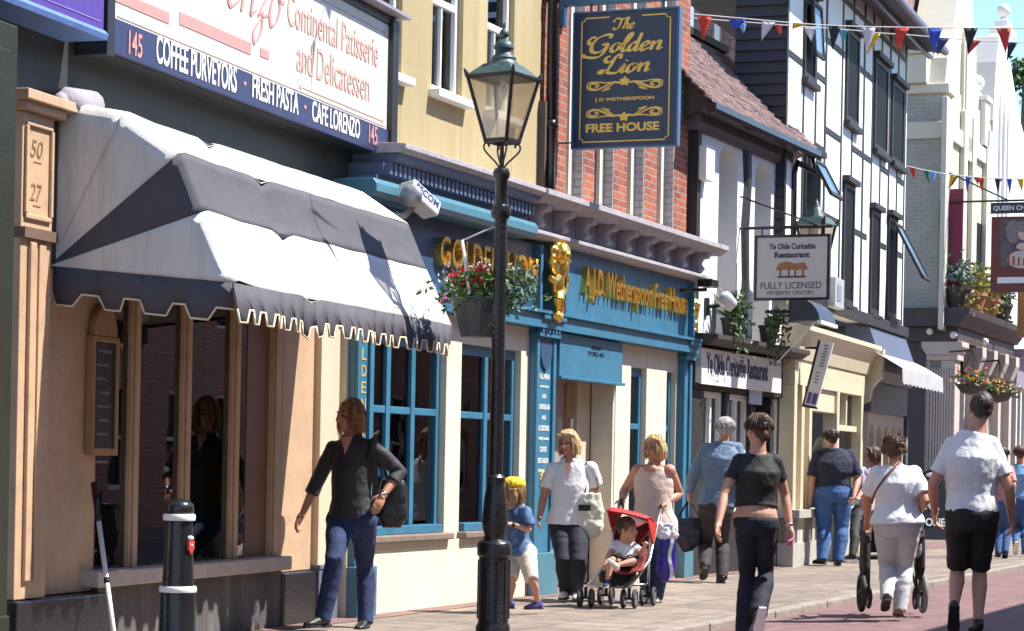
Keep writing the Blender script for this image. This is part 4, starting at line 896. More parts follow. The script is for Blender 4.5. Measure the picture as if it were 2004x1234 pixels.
u, z = t_.uz(1408, 30, -5); fr_ = MB(t_)
for du in (-.32, 0, .32): fr_.dbox(u+du-.05, u+du+.05, -5, -4.9, z-.9, z+.6)
fr_.build('rear_window_frame', m_white, th_)
# shops under the timbered house
m_cream = M('cream_gloss_paint', (.62, .55, .38), .4, .08, 4, .05); m_sb = M('slate_blue_trim', (.09, .1, .15), .5, .15, 4)
cs_ = on('cream_shop', 'cream painted bow fronted shop under the timber framed house', 'shop', t_, 1, 0, 0)
u0 = t_.uz(1553, 900, .1)[0]; u1 = t_.uz(1690, 900, .1)[0]
mb = MB(t_); mb.dbox(u0, u1, -.3, .1, 2.3, 2.62); mb.xprism([(-.3, 2.62), (.12, 2.62), (.16, 2.8), (.22, 2.9), (.28, 2.98), (.28, 3.04), (-.3, 3.1)], u0, u1+.3); mb.build('fascia', m_cream, cs_, bevel=.005)
mb = MB(t_); mb.xprism([(.0, 2.2), (.1, 2.25), (.14, 2.45), (.28, 2.6), (.3, 3.0), (.0, 3.0)], u1+.31, u1+.48); mb.build('console_bracket', m_cream, cs_, bevel=.008)
mb = MB(t_); ps = [u0, t_.uz(1568, 900, .1)[0], t_.uz(1583, 900, .1)[0], t_.uz(1637, 900, .1)[0], t_.uz(1684, 900, .1)[0]]
for u in ps: mb.dbox(u, u+.16, -.1, .1, .0, 2.3)
mb.dbox(ps[2]+.16, ps[3], -.1, .06, 2.0, 2.3)
mb.each('column', m_cream, cs_, bevel=.01)
f = MB(t_); a, b = ps[3]+.16, ps[4]; f.dbox(a, b, -.08, .04, 1.78, 1.86); f.dbox((a+b)/2-.04, (a+b)/2+.04, -.08, .04, 1.86, 2.3); f.dbox(a, b, -.1, .12, .62, .72); f = f.build('window_frame', m_cream, cs_, bevel=.004)
mb = MB(t_); mb.dbox(a, b, -.05, -.04, .72, 1.78); mb.dbox(a, b, -.05, -.04, 1.86, 2.3); mb.each('pane', m_gl, f)
mb = MB(t_); mb.dbox(ps[0]+.16, ps[2], -.12, -.05, .72, 2.3); mb.build('shutter_panel', m_tan2, cs_)
mb = MB(t_); mb.dbox(u0-.05, ps[3]-.3, -.1, .2, .62, .72); mb.dbox(u0-.02, ps[3]-.3, -.1, .12, -.02, .3); k = u0
while k < ps[3]-.4: mb.dbox(k, k+.16, -.1, .1, .3, .62); k += .3
mb.dbox(a, b, -.1, .08, -.02, .62); mb.build('stall_riser', M('pale_grey_paint', (.42, .4, .36), .5, .1), cs_)
mb = MB(t_); mb.dbox(u0, u1, -2, -1.9, 0, 3); mb.build('interior', M('dim_interior', (.12, .1, .09), .8), cs_)
mb = MB(t_); mb.dbox(a, b, -.7, -.6, .3, 1.5); mb.build('blue_goods', M('bright_blue', (.02, .16, .55), .5, .3, 2), cs_)
mb = MB(t_); c = Vector(((a+b)/2, .4, 1.35)); mb.tube([c+Vector((-.5, 0, -.25)), c+Vector((.1, -.05, .1)), c+Vector((.6, 0, .25))], .13, 10); mb.build('yellow_goods', M('bright_yellow', (.7, .42, .02), .5), cs_, smooth=True)
s2 = on('arched_shop', 'slate blue shopfront with narrow arched windows under the timber framed house', 'shop', t_, 5.5, 0, 0)
ua, ub = u1+.5, 7.4
mb = MB(t_); mb.dbox(ua, ub, -.3, .1, 2.1, 2.55); mb.xprism([(-.3, 2.55), (.15, 2.55), (.25, 2.7), (.25, 2.8), (.05, 3.35), (-.3, 3.35)], ua, ub); mb.build('fascia', m_sb, s2, bevel=.005)
mb = MB(t_); n = 5; st = (ub-ua-.1)/n
for i in range(n):
    a = ua+.05+i*st; b = a+st; um = (a+b)/2; rr = st/2-.07
    mb.prism([(a, .6), (a+.07, .6), (a+.07, 1.7)]+[(um-rr*math.cos(q), 1.7+rr*math.sin(q)) for q in np.linspace(0, math.pi, 9)]+[(b-.07, 1.7), (b-.07, .6), (b, .6), (b, 2.1), (a, 2.1)], -.1, .05)
mb.dbox(ua, ub, -.12, .1, -.02, .6); mb.build('arcade', M('cream_grey_paint', (.5, .42, .34), .5), s2)
mb = MB(t_); mb.dbox(ua+.05, ub-.05, -.09, -.08, .6, 2.1); mb.build('pane', m_gl, s2); mb = MB(t_); mb.dbox(ua, ub, -.6, -.5, 0, 2.1); mb.build('blue_goods', M('deep_blue', (.02, .06, .3), .5, .5, 2.5), s2)
mb = MB(t_); mb.tube([(ub-.2, -.12, 0), (ub-.2, -.12, 2.1)], .035, 8); mb.build('downpipe', M('green_grey_paint', (.1, .14, .13), .4), s2, smooth=True)
aw2 = on('scalloped_awning', 'short white scalloped awning over the slate blue shopfront', 'awning', t_, 6.5, .4, 2.6)
A_ = t_.uz(1716, 690, .15); B_ = t_.uz(1802, 722, .55); mb = MB(t_)
for a0, a1 in ((3.9, 7.6),):
    n = 40; mb.grid([[(a0+(a1-a0)*i/n, -dd, zz-(.035*abs(math.sin(i*.9)) if zz < 2.6 else 0)) for i in range(n+1)] for dd, zz in ((.1, 3.0), (.35, 2.88), (.62, 2.72), (.63, 2.52))])
mb.build('canvas', M('shade_grey_canvas', (.42, .41, .43), .85, .15, 3, .2), aw2, solid=.004)  # white canvas greyed, the shade it hangs in is part of the colour
# black hood box and the slanting banner sign
hb = on('dutch_blind', 'black hooded blind with a white lower edge over the cream shop doorway', 'awning', t_, .8, .4, 2.9)
a = t_.uz(1587, 600, .6)[0]; mb = MB(t_); z0 = t_.uz(1587, 628, .6)[1]; ue = a+.95
pr = [(.35, z0+.3)]+[(.35+.36*math.sin(q), z0+.3*math.cos(q)) for q in np.linspace(.25, 1.55, 6)]+[(.35, z0)]
mb.xprism(pr, a, ue); mb.build('hood', M('black_vinyl', (.03, .035, .055), .35, .1), hb); mb = MB(t_); mb.dbox(a-.01, ue+.01, .68, .73, z0-.03, z0+.012); mb.build('edge_bar', m_white, hb)
mb = MB(t_); mb.dbox(a+.1, a+.14, .02, .36, z0+.1, z0+.14); mb.dbox(ue-.14, ue-.1, .02, .36, z0+.1, z0+.14); mb.each('bracket', m_blk, hb)
mb = MB(t_); mb.tube([(a+.02, -.66, z0), (a+.0, -.2, z0-.5)], .008, 6); mb.build('stay', m_white, hb)
ub_ = t_.uz(1606, 665, .35)[0]; q = [t_.dz(x, y, ub_) for x, y in ((1606, 665), (1631, 671), (1597, 796), (1574, 791))]
bn = on('projecting_sign', 'narrow white slanting projecting sign with a black edge in front of the cream shop', 'sign', t_, ub_, q[2][0], q[2][1])
def pan(qs, x0, x1, mat, nm, par):
    mb = MB(t_); n = len(qs); mb.add([(x0, -d, z) for d, z in qs]+[(x1, -d, z) for d, z in qs], [tuple(range(n))[::-1], tuple(range(n, 2*n))]+[(i, (i+1) % n, n+(i+1) % n, n+i) for i in range(n)]); return mb.build(nm, mat, par)
pan([(d-.0, z) for d, z in q], ub_, ub_+.05, m_white, 'panel', bn)
def lerp2(f, g): 
    a = Vector(q[0]).lerp(Vector(q[3]), g); b = Vector(q[1]).lerp(Vector(q[2]), g); return a.lerp(b, f)
ex = .02
pan([q[0], (q[0][0]-.03, q[0][1]), (q[3][0]-.03, q[3][1]-.03), (q[2][0]+.02, q[2][1]-.03), q[2], q[3]], ub_-.01, ub_+.06, m_blk, 'edge', bn)
mb = MB(t_)
def stripe(f0, f1, g0, g1):
    p = [lerp2(f0, g0), lerp2(f1, g0), lerp2(f1, g1), lerp2(f0, g1)]; mb.add([(ub_-.004, -a[0], a[1]) for a in p], [(0, 1, 2, 3)])
for i in range(8): stripe(.35+.04*(i % 3), .72, .05+i*.045, .075+i*.045)
for i in range(4): stripe(.3, .62, .48+i*.05, .5+i*.05)
mb.build('printed_marks', M('grey_print', (.3, .27, .3), .6), bn)
mb = MB(t_); stripe(.12, .42, .8, .97); stripe(.5, .9, .8, .97); mb.build('purple_block', M('purple_print', (.1, .08, .3), .6), bn)
mb = MB(t_); mb.tube([(ub_+.02, 0, q[0][1]-.1), (ub_+.02, -q[0][0], q[0][1]-.1)], .015, 6); mb.build('bracket', m_blk, bn)
bx_ = on('alarm_box', 'small pale grey alarm box on the timber framed house above the blind', 'alarm', t_, 2, .05, 3.6)
mb = MB(t_); mb.pbox(t_, 1634, 600, 1653, 548, .032, .2); mb.build('casing', M('pale_grey_plastic', (.4, .4, .42), .4), bx_, bevel=.012); u, z = t_.uz(1643, 575, .205); mb = MB(t_); mb.dbox(u-.12, u+.12, .2, .206, z-.1, z+.12); mb.build('front_plate', M('mid_grey_plastic', (.22, .23, .26), .4), bx_)
# ------------------------------------------------------------------ the pale yellow gabled building and its portico
q_ = YEL
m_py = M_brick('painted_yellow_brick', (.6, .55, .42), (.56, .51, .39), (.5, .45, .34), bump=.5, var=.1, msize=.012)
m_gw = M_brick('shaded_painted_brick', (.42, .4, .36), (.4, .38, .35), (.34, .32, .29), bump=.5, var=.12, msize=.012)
m_ys = M('pale_yellow_stucco', (.62, .57, .45), .7, .08, 2, .1); m_ws = M('white_stucco', (.76, .74, .7), .7, .06, 2, .1)
yb = on('gabled_building', 'pale yellow painted brick building with a tall curved gable beyond the timbered house', 'building', q_, 2, -1, 4)
U0 = -.7
def qp(pts, d=0): return [q_.uz(x, y, d) for x, y in pts]
mb = MB(q_); zc = q_.dz(1800, 165, U0)[1]
mb.dbox(U0+.04, 4.0, -6, -.002, -.05, zc-.004); mb.build('wall', m_py, yb); mb = MB(q_); mb.dbox(U0, U0+.039, -6, -.004, -.05, zc-.002); mb.build('side_wall', M_brick('brick_shade_grey', (.40, .38, .33), (.38, .36, .315), (.35, .33, .29), bump=.5, var=.12, msize=.012), yb)  # side wall greyed: its shade is put into the brick colour
g = qp([(1852, 172), (1858, 112), (1868, 60), (1892, -80), (1903, -80), (1912, 150), (1930, 215), (1940, 240), (1940, 330)]); g = [(max(u, U0+.003), z) for u, z in g]; g += [(g[-1][0], zc+.002), (U0+.003, zc+.002)]
mb = MB(q_); mb.prism(g, -.8, -.03); mb.build('gable', m_ys, yb, bevel=.02)
mb = MB(q_); z0 = zc; mb.dbox(U0-.08, U0+.6, -1.2, .06, z0-.18, z0+.0); a = q_.dz(1832, 250, U0)[1]; mb.dbox(U0-.07, 4, -6, .07, a-.2, a+.12); mb.dbox(U0-.2, U0+.5, -.95, -.35, z0+.003, z0+.55); mb.dbox(U0-.26, U0+.56, -1.0, -.3, z0+.553, z0+.68)
mb.each('stone_band', m_ys, yb, bevel=.02)
mb = MB(q_)
for x, y0, y1, w_ in ((1852, 180, 600, 8), (1888, 190, 600, 7), (1905, 190, 600, 7), (1933, 240, 600, 10)):
    u = q_.uz(x, 300, .1)[0]; u2 = q_.uz(x+w_, 300, .1)[0]; mb.dbox(u, u2, 0, .1, 3.9, q_.uz(x, y1, 0)[1]*0+zc-.3)
mb.each('pilaster_strip', m_ys, yb, bevel=.02)
mb = MB(q_); u = q_.uz(1880, 300, 0)[0]; u2 = q_.uz(1903, 300, 0)[0]; um = (u+u2)/2; rr = (u2-u)/2
for k, d in ((1.0, .04), (.8, .07)): mb.prism([(um-rr*k, zc-1.2), (um-rr*k, zc+.8)]+[(um-rr*k*math.cos(t), zc+.8+rr*k*1.3*math.sin(t)) for t in np.linspace(0, math.pi, 11)]+[(um+rr*k, zc+.8), (um+rr*k, zc-1.2)], -.029, d)
mb.build('arch_moulding', m_ys, yb, bevel=.015)
mb = MB(q_)
for x0, x1, z0, z1 in ((1866, 1885, 4.6, 6.3), (1912, 1930, 4.6, 6.3)): a, b = q_.uz(x0, 450, 0)[0], q_.uz(x1, 450, 0)[0]; mb.dbox(a, b, 0, .012, z0, z1)
mb.each('window', m_glz, yb)
mb = MB(q_); mb.xprism([(-.9, zc-1), (-.9, zc+2.6), (-5, zc+4.6), (-5, zc-1)], U0-.05, U0+3); mb.build('tiled_roof', M_brick('pink_tile', (.32, .2, .17), (.26, .16, .14), (.12, .09, .08), bw=.25, bh=.2, var=.3), yb)
mb = MB(q_); u = q_.uz(1870, 450, .2)[0]; mb.tube([(u+.3, -.06, 4.0), (u+.3, -.06, 4.5), (u+.05, -.06, 4.9), (u+.05, -.06, zc-.3)], .05, 8); mb.build('downpipe', m_ys, yb, smooth=True)
mr = on('banner', 'long dark red vertical banner on the corner of the pale yellow building', 'banner', q_, U0, .1, 4.2)
a = q_.dz(1852, 560, U0); b = q_.dz(1866, 370, U0); mb = MB(q_); mb.dbox(U0-.05, U0, .02, .36, a[1], b[1]); mb.build('cloth', M('crimson_cloth', (.2, .03, .06), .8), mr); mb = MB(q_); mb.dbox(U0-.051, U0+.001, -.08, .0, a[1]-.1, b[1]-.2); mb.build('edge', m_blk, mr)
# portico
pt = on('portico', 'dark stained shop portico on a fluted cream column with flower boxes on top', 'portico', q_, 2, 0, 0)
D1_ = .42; zt = q_.dz(1880, 603, U0)[1]; zb = q_.dz(1850, 668, U0)[1]
mb = MB(q_); mb.dbox(U0-.12, 5.5, -2.5, D1_-.1, zb, zt-.35); mb.xprism([(-2.5, zt-.35), (D1_-.05, zt-.35), (D1_+.05, zt-.2), (D1_+.12, zt-.12), (D1_+.14, zt), (-2.5, zt)], U0-.3, 5.6)
mb.build('entablature', m_dbrown, pt, bevel=.01)
cl = MB(q_); c0 = q_.dz(1817, 800, U0); c1 = q_.dz(1868, 800, U0); ca, cb2 = c0[0], c1[0]
cl.dbox(U0, U0+.5, ca, cb2, .5, zb-.35); cl.dbox(U0-.06, U0+.56, ca-.06, cb2+.06, -.02, .5); n = 8
for i in range(n): a = ca+.04+(cb2-ca-.08)*i/n; cl.dbox(U0-.025, U0, a, a+(cb2-ca)/n*.55, .6, zb-.5)
cl.dbox(U0-.05, U0+.55, ca-.05, cb2+.05, zb-.35, zb-.25); cl.xprism([(ca-.05, zb-.25), (cb2+.05, zb-.25), (cb2+.14, zb-.1), (cb2+.14, zb-.001), (ca-.14, zb-.001), (ca-.14, zb-.1)], U0-.1, U0+.6)
cl.build('column', M('stone_column', (.52, .44, .39), .75, .12, 3, .15), pt, bevel=.012)
mb = MB(q_)
for u in (1.2, 2.5, 3.8, 5.1): mb.dbox(u, u+.3, .1, D1_-.12, .0, zb-.5); mb.xprism([(.05, zb-.5), (D1_-.1, zb-.5), (D1_+.02, zb-.2), (D1_+.02, zb-.001), (.05, zb-.001)], u-.06, u+.36)
mb.build('rear_column', MATS['stone_column'], pt, bevel=.012)
mb = MB(q_); mb.dbox(U0-.04, U0-.001, -4.5, ca-.07, 0, zb-.002); mb.dbox(U0+.51, 5.5, -.3, .0, 0, zb); mb.build('shop_wall', m_dbrown, pt)
mb = MB(q_)
for u in np.arange(1.0, 5.4, .42): mb.dbox(u, u+.09, .0, .12, .5, zb-.55)
mb.build('glazing_bar', m_white, pt)
mb = MB(q_); mb.dbox(.55, 5.4, .001, .03, .5, zb-.5); mb.build('pane', m_glz, pt)
mb = MB(q_)
for x, y in ((1820, 648), (1866, 655), (1928, 668)): u, z = q_.uz(x, y, D1_) if x > 1870 else (U0-.16, q_.dz(x, y, U0-.16)[1]); d = D1_ if x > 1870 else q_.dz(x, y, U0-.16)[0]; mb.ball((u, -d, z), .07, 8, 6)
mb.each('globe_lamp', m_white, pt, smooth=True)
# planters along the portico
fl_cols = [M('red_petal', (.62, .03, .03), .5, .2, 20, 0), M('yellow_petal', (.75, .5, .03), .5, .2, 20, 0), M('magenta_petal', (.55, .04, .28), .5, .2, 20, 0), M('white_petal', (.75, .72, .7), .5, .1, 20, 0), M('orange_petal', (.7, .25, .02), .5, .2, 20, 0)]
m_ylf = M('yellow_green_leaf', (.3, .27, .04), .6, .4, 20, 0); m_blf = M('blue_green_leaf', (.12, .22, .17), .6, .4, 20, 0)
bx = [(1876, 585), (1906, 592), (1933, 600), (1958, 612)]
for i, (x, y) in enumerate(bx):
    u, z = q_.uz(x, zt and y, .3); lb = ['grey green planter at the near corner of the portico roof', 'yellow leaved planter second along the portico roof', 'yellow leaved planter third along the portico roof, with pink blooms', 'tall green planter farthest along the portico roof'][i]
    t = on('planter', lb, 'planter', q_, u, .3, zt, 'planters along the portico roof')
    mb = MB(q_); mb.lathe([(.16, zt+.002), (.26, zt+.34), (.28, zt+.34), (.28, zt+.4), (.22, zt+.39)], (u, -.28, 0), 14); mb.build('pot', [m_dbrown, m_terra, m_terra, m_dbrown][i], t)
    pts = [(u+random.gauss(0, .22), -.3+random.gauss(0, .14), zt+.5+abs(random.gauss(0, .2))) for _ in range(220)]; mb = MB(q_); leaves(mb, pts, .06, 2); mb.build('foliage', m_blf if i in (0, 3) else m_ylf, t)
    pts = [(u+random.gauss(0, .25), -.42+random.gauss(0, .08), zt+.35+random.uniform(-.45, .2)) for _ in range(90)]; mb = MB(q_); leaves(mb, pts, .05, 2); mb.build('trailing_leaves', m_ylf if i != 3 else m_leaf2, t)
def basket(P0, rad, lb, parts, group=None, n=150, up=(0, 0, 1)):
    t = thing('hanging_basket', lb, 'flower basket', P0, 0, group); c = Vector(P0)
    mb = MB(); mb.lathe([(.02, -.0), (rad*.6, .05), (rad*.9, rad*.55), (rad*.95, rad*.6)], c-Vector((0, 0, rad*.6)), 16); mb.build('bowl', m_dbrown, t, smooth=True)
    def cloud(k, s, lo, hi): return [c+Vector((random.gauss(0, rad*.55*s), random.gauss(0, rad*.55*s), random.uniform(lo, hi)*rad)) for _ in range(k)]
    mb = MB(); leaves(mb, cloud(n, 1, -.25, .6), .045, 3); mb.build('foliage', m_leaf2, t)
    for ci, k, lo, hi in parts:
        mb = MB()
        for p in cloud(k, 1.05, lo, hi): leaves(mb, [p+Vector((random.gauss(0, .02), random.gauss(0, .02), random.gauss(0, .02))) for _ in range(9)], .026, 1)
        mb.build('blossom', fl_cols[ci], t)
    mb = MB()
    for k in range(3): a = k*2.09; mb.tube([c+Vector((rad*.9*math.cos(a), rad*.9*math.sin(a), 0)), c+Vector((0, 0, rad*1.9))], .008, 5)
    mb.build('chain', m_blk, t); return t
for i, (x, y, lb) in enumerate(((1902, 752, 'hanging basket of yellow and red flowers beside the fluted column'), (1954, 768, 'hanging basket of red, white and yellow flowers farther along under the portico'))):
    u, z = q_.uz(x, y, .75); p = q_.w(u, .75, z); t = basket(p, .33, lb, [(1, 26, 0, .7), (0, 7, .5, 1.0), (2 if i == 0 else 3, 8, 0, .6), (4, 8, -.1, .6)], 'hanging baskets under the portico')
    mb = MB(q_); mb.tube([(u, -.75, z+.63), (u, -D1_+.1, z+.6)], .018, 6); mb.build('bracket', m_blk, t)
# pub sign at the right edge
us2 = q_.uz(1938, 500, .9)[0]; a = q_.dz(1938, 572, us2); d0, z0 = a; z1 = q_.dz(1938, 424, us2)[1]; d1 = d0+1.05
ps_ = on('hanging_sign', 'dark red hanging pub sign with a painted lady at the right edge', 'sign', q_, us2, (d0+d1)/2, z0)
mb = MB(q_); mb.dbox(us2, us2+.07, d0, d1, z0, z1); mb.build('board', M('oxblood_paint', (.15, .022, .02), .4, .15, 4, .05), ps_, bevel=.006)
mb = MB(q_); mb.dbox(us2-.02, us2+.05, d0-.02, d1+.2, z1+.06, z1+.26); npl = mb.build('name_board', m_dbrown, ps_)
mb = MB(q_); put_text(mb, 'QUEEN CHARLOTTE', (us2-.021, -(d0+.03), z1+.1), (0, -1, 0), (0, 0, 1), 1.1, .1, .004, bold=.02); mb.build('lettering', m_ltr, npl)
H_ = z1-z0; W_ = d1-d0; sx_ = lambda f, g, o=0: (us2-.002-o, -(d0+W_*f), z0+H_*g)
mb = MB(q_); mb.dbox(us2-.006, us2-.001, d0+W_*.16, d1-W_*.05, z0+H_*.34, z0+H_*.96); pn = mb.build('picture_ground', M('painted_backdrop', (.13, .1, .1), .6, .6, 6, 0), ps_)
mb = MB(q_); ax = (Vector((0, -1, 0)), Vector((0, 0, 1)), Vector((1, 0, 0)))
mb.ball(sx_(.57, .43, .012), (.3, .17, .01), 16, 8, ax); mb.build('painted_gown', M('cream_print', (.62, .5, .42), .6, .3, 14, 0), ps_)
mb = MB(q_); mb.ball(sx_(.57, .78, .02), (.1, .14, .01), 16, 8, ax); mb.ball(sx_(.57, .6, .02), (.13, .07, .01), 16, 8, ax); mb.build('painted_face', M('pale_skin_print', (.6, .42, .34), .6), ps_)
mb = MB(q_); mb.ball(sx_(.55, .86, .032), (.13, .1, .01), 16, 8, ax); mb.ball(sx_(.4, .8, .014), (.15, .22, .008), 16, 8, ax); mb.build('painted_hair', M('grey_hair_print', (.25, .2, .19), .7, .5, 20, 0), ps_)
mb = MB(q_)
for k in range(4): p = sx_(.3+.07*k, .42-.02*k, .026); mb.dbox(us2-.03, us2-.026, d0+W_*(.3+.09*k), d0+W_*(.33+.09*k), z0+H_*.35, z0+H_*(.5-.02*k))
mb.build('painted_ribbon', M('red_print', (.4, .04, .04), .6), ps_)
mb = MB(q_); mb.dbox(us2-.006, us2-.001, d0+W_*.12, d1-W_*.1, z0+H_*.12, z0+H_*.2); mb.build('cream_strip', m_ltr, ps_)
mb = MB(q_); mb.tube([(us2+.03, 0, z1+.3), (us2+.03, -d1, z1+.3)], .02, 6); mb.tube([(us2+.03, 0, z1+.9), (us2+.03, -d0-.3, z1+.3)], .015, 6); mb.tube([(us2+.03, 0, z0+.1), (us2+.03, -d0, z0+.1)], .015, 6); mb.build('bracket', m_blk, ps_)
wd = on('projecting_sign', 'plain varnished wooden sign low behind the dark red pub sign', 'sign', q_, us2+3, 1.3, 3.4)
u = us2+4; a = q_.dz(1990, 660, u); mb = MB(q_); mb.dbox(u, u+.06, a[0], a[0]+.8, a[1], a[1]+.95); mb.build('board', M('varnished_wood', (.4, .2, .07), .5, .2, 8), wd); mb = MB(q_); mb.tube([(u+.03, 0, a[1]+.98), (u+.03, -a[0]-.8, a[1]+.98)], .02, 6); mb.build('bracket', m_blk, wd)
# the white gabled building after it
wb = on('gabled_building', 'white stucco building with a pinnacled gable and ball finial at the right', 'building', q_, 8, -1, 4)
g = qp([(1938, 235), (1941, 190), (1945, 120), (1950, 70), (1962, 68), (1976, 143), (1989, 225), (2010, 300)], -.0); uE = 40
zz = g[-1][1]; g += [(uE, zz), (uE, 3.9), (4.02, 3.9), (4.02, g[0][1])]
mb = MB(q_); mb.prism(g, -.8, .05); mb.dbox(4.02, uE, -6, -.802, -.05, g[0][1]-.5); mb.dbox(4.02, uE, -.8, -.002, -.05, 3.88); mb.build('wall', m_ws, wb)
mb = MB(q_); u, z = q_.uz(1956, 68, -.35); mb.dbox(u-.4, u+.4, -.5, -.05, z-.06, z+.12); mb.dbox(u-.3, u+.3, -.42, -.12, z+.12, z+.28); mb.build('pedestal', m_ws, wb, bevel=.03)
mb = MB(q_); mb.lathe([(.06, z+.28), (.09, z+.32), (.05, z+.4)], (u, .27, 0), 14); mb.ball((u, .27, z+.53), .15, 16, 10); mb.build('ball_finial', m_ws, wb, smooth=True)
u, z = q_.uz(1934, 190, .1); mb = MB(q_); mb.dbox(u-.25, u+.25, -.4, .1, z-1.0, z-.1); mb.dbox(u-.3, u+.3, -.45, .14, z-.1, z); mb.lathe([(.14, z), (.13, z+.05), (.05, z+.14)], (u, .15, 0), 12); mb.ball((u, .15, z+.3), .17, 14, 8); mb.build('lower_finial', m_ws, wb, smooth=False, bevel=.01)
mb = MB(q_); a = q_.uz(1958, 300, .1)[0]; b = q_.uz(1984, 330, .1)[0]; um = (a+b)/2; rr = (b-a)/2
for k, d in ((1.0, .1), (.78, .16), (.55, .2)): mb.prism([(um-rr*k, 4.5), (um-rr*k, 8.6)]+[(um-rr*k*math.cos(t), 8.6+rr*k*1.5*math.sin(t)) for t in np.linspace(0, math.pi, 13)]+[(um+rr*k, 8.6), (um+rr*k, 4.5)], .051, d)
mb.build('arch_moulding', m_ws, wb, bevel=.015)
mb = MB(q_)
for u in np.arange(6, 30, .55): mb.dbox(u, u+.13, .0, .3, .4, 3.1)
mb.build('glazing_bar', m_white, wb); mb = MB(q_); mb.dbox(5.6, uE, .0, .2, .3, 3.1); mb.build('pane', m_glz, wb)
mb = MB(q_); mb.xprism([(0, 3.1), (.35, 3.1), (.4, 3.7), (.6, 3.8), (.6, 3.9), (0, 3.9)], 5.62, uE); mb.build('fascia', M('lilac_fascia', (.3, .27, .34), .6), wb)
mb = MB(q_)
for k in range(14): u = 5.8+k*1.2; mb.ball((u, -.52, 3.02+.06*math.sin(k*1.9)), .07, 8, 6)
mb.each('globe_lamp', m_white, wb, smooth=True)
# a far tree over the roofs
tr = thing('tree', 'distant green tree showing beside the white gable', 'tree', at_depth(2006, 150, 95)*1, 0); c = at_depth(2006, 150, 95)
INVt = None
mb = MB(); leaves(mb, [c+Vector((random.gauss(0, .4), random.gauss(0, .4), random.gauss(0, .35))) for _ in range(420)], .16, 2); mb.build('crown', m_leaf, tr)
mb = MB(); mb.tube([(c.x, c.y, 0), (c.x+.1, c.y, c.z*.5), (c.x, c.y, c.z+.5)], [.35, .28, .1], 8); mb.build('trunk', M('bark', (.12, .09, .06), .9, .4, 5, .6), tr)
# ------------------------------------------------------------------ bunting
FC = {'red': M('red_cloth', (.62, .045, .02), .7, .1, 8, 0), 'blue': M('blue_cloth', (.035, .07, .42), .7, .1, 8, 0), 'lblue': M('sky_blue_cloth', (.2, .38, .75), .7, .1, 8, 0), 'white': M('white_cloth', (.62, .58, .58), .7, .08, 8, 0),
      'yellow': M('yellow_cloth', (.75, .42, .01), .7, .1, 8, 0), 'black': M('black_cloth', (.02, .02, .022), .7, .1, 8, 0), 'teal': M('teal_cloth', (.09, .3, .34), .7, .1, 8, 0), 'navy': M('navy_cloth', (.03, .04, .14), .7, .1, 8, 0), 'green': M('green_cloth', (.02, .15, .07), .7, .1, 8, 0)}
m_cord = M('white_cord', (.7, .68, .64), .7, .05, 10, 0)
def bunting(lb, cord, dep, flags, r=.006):
    pts = catmull([at_depth(x, y, dep) for x, y in cord], 8); t = thing('bunting', lb, 'bunting', pts[len(pts)//2], 0, 'strings of bunting across the street')
    mb = MB(); mb.tube(pts, r, 6); mb.build('cord', m_cord, t, smooth=True)
    for a, b, c, col in flags:
        A, B, Cc = (at_depth(*p, dep) for p in (a, b, c)); n_ = (B-A).cross(Cc-A).normalized(); mb = MB(); rows = []
        for i in range(7):
            f = i/6; L_ = A.lerp(Cc, f); R_ = B.lerp(Cc, f); rows.append([L_.lerp(R_, j/4)+n_*(.02*math.sin(j*1.3+f*3+A.x*9)*f*(1 if i < 6 else .5)) for j in range(5)])
        mb.grid(rows); o = mb.build('flag', FC[col], t, smooth=True, solid=.003); o['label'] = col.replace('lblue', 'pale blue')+' flag'
bunting('upper string of large flags across the street from the brick house', [(1345, 26), (1480, 38), (1560, 45), (1640, 50), (1770, 53), (1900, 54), (2100, 56)], 25.5,
        [((1365, 30), (1393, 32), (1376, 78), 'red'), ((1425, 36), (1461, 38), (1438, 60), 'blue'), ((1491, 41), (1518, 43), (1490, 80), 'white'), ((1551, 45), (1580, 47), (1550, 57), 'yellow'), ((1621, 50), (1647, 51), (1629, 97), 'black'),
         ((1687, 52), (1714, 53), (1696, 105), 'white'), ((1751, 53), (1780, 54), (1757, 100), 'red'), ((1816, 54), (1844, 55), (1826, 110), 'blue'), ((1886, 54), (1914, 54), (1894, 105), 'black'), ((1950, 55), (1979, 55), (1968, 103), 'red')])
bunting('second string of smaller half turned flags just below the upper one', [(1345, 34), (1500, 46), (1660, 58), (1720, 64), (1780, 68), (1850, 74), (1920, 79), (2100, 88)], 27.5,
        [((1440, 43), (1461, 45), (1456, 64), 'lblue'), ((1514, 47), (1532, 48), (1527, 67), 'red'), ((1571, 51), (1597, 53), (1588, 82), 'white'), ((1640, 56), (1660, 58), (1650, 86), 'teal'), ((1709, 63), (1724, 65), (1697, 106), 'yellow'), ((1836, 73), (1858, 75), (1834, 108), 'navy'), ((1903, 78), (1921, 79), (1893, 108), 'red'), ((1972, 82), (1992, 83), (1970, 120), 'black')])
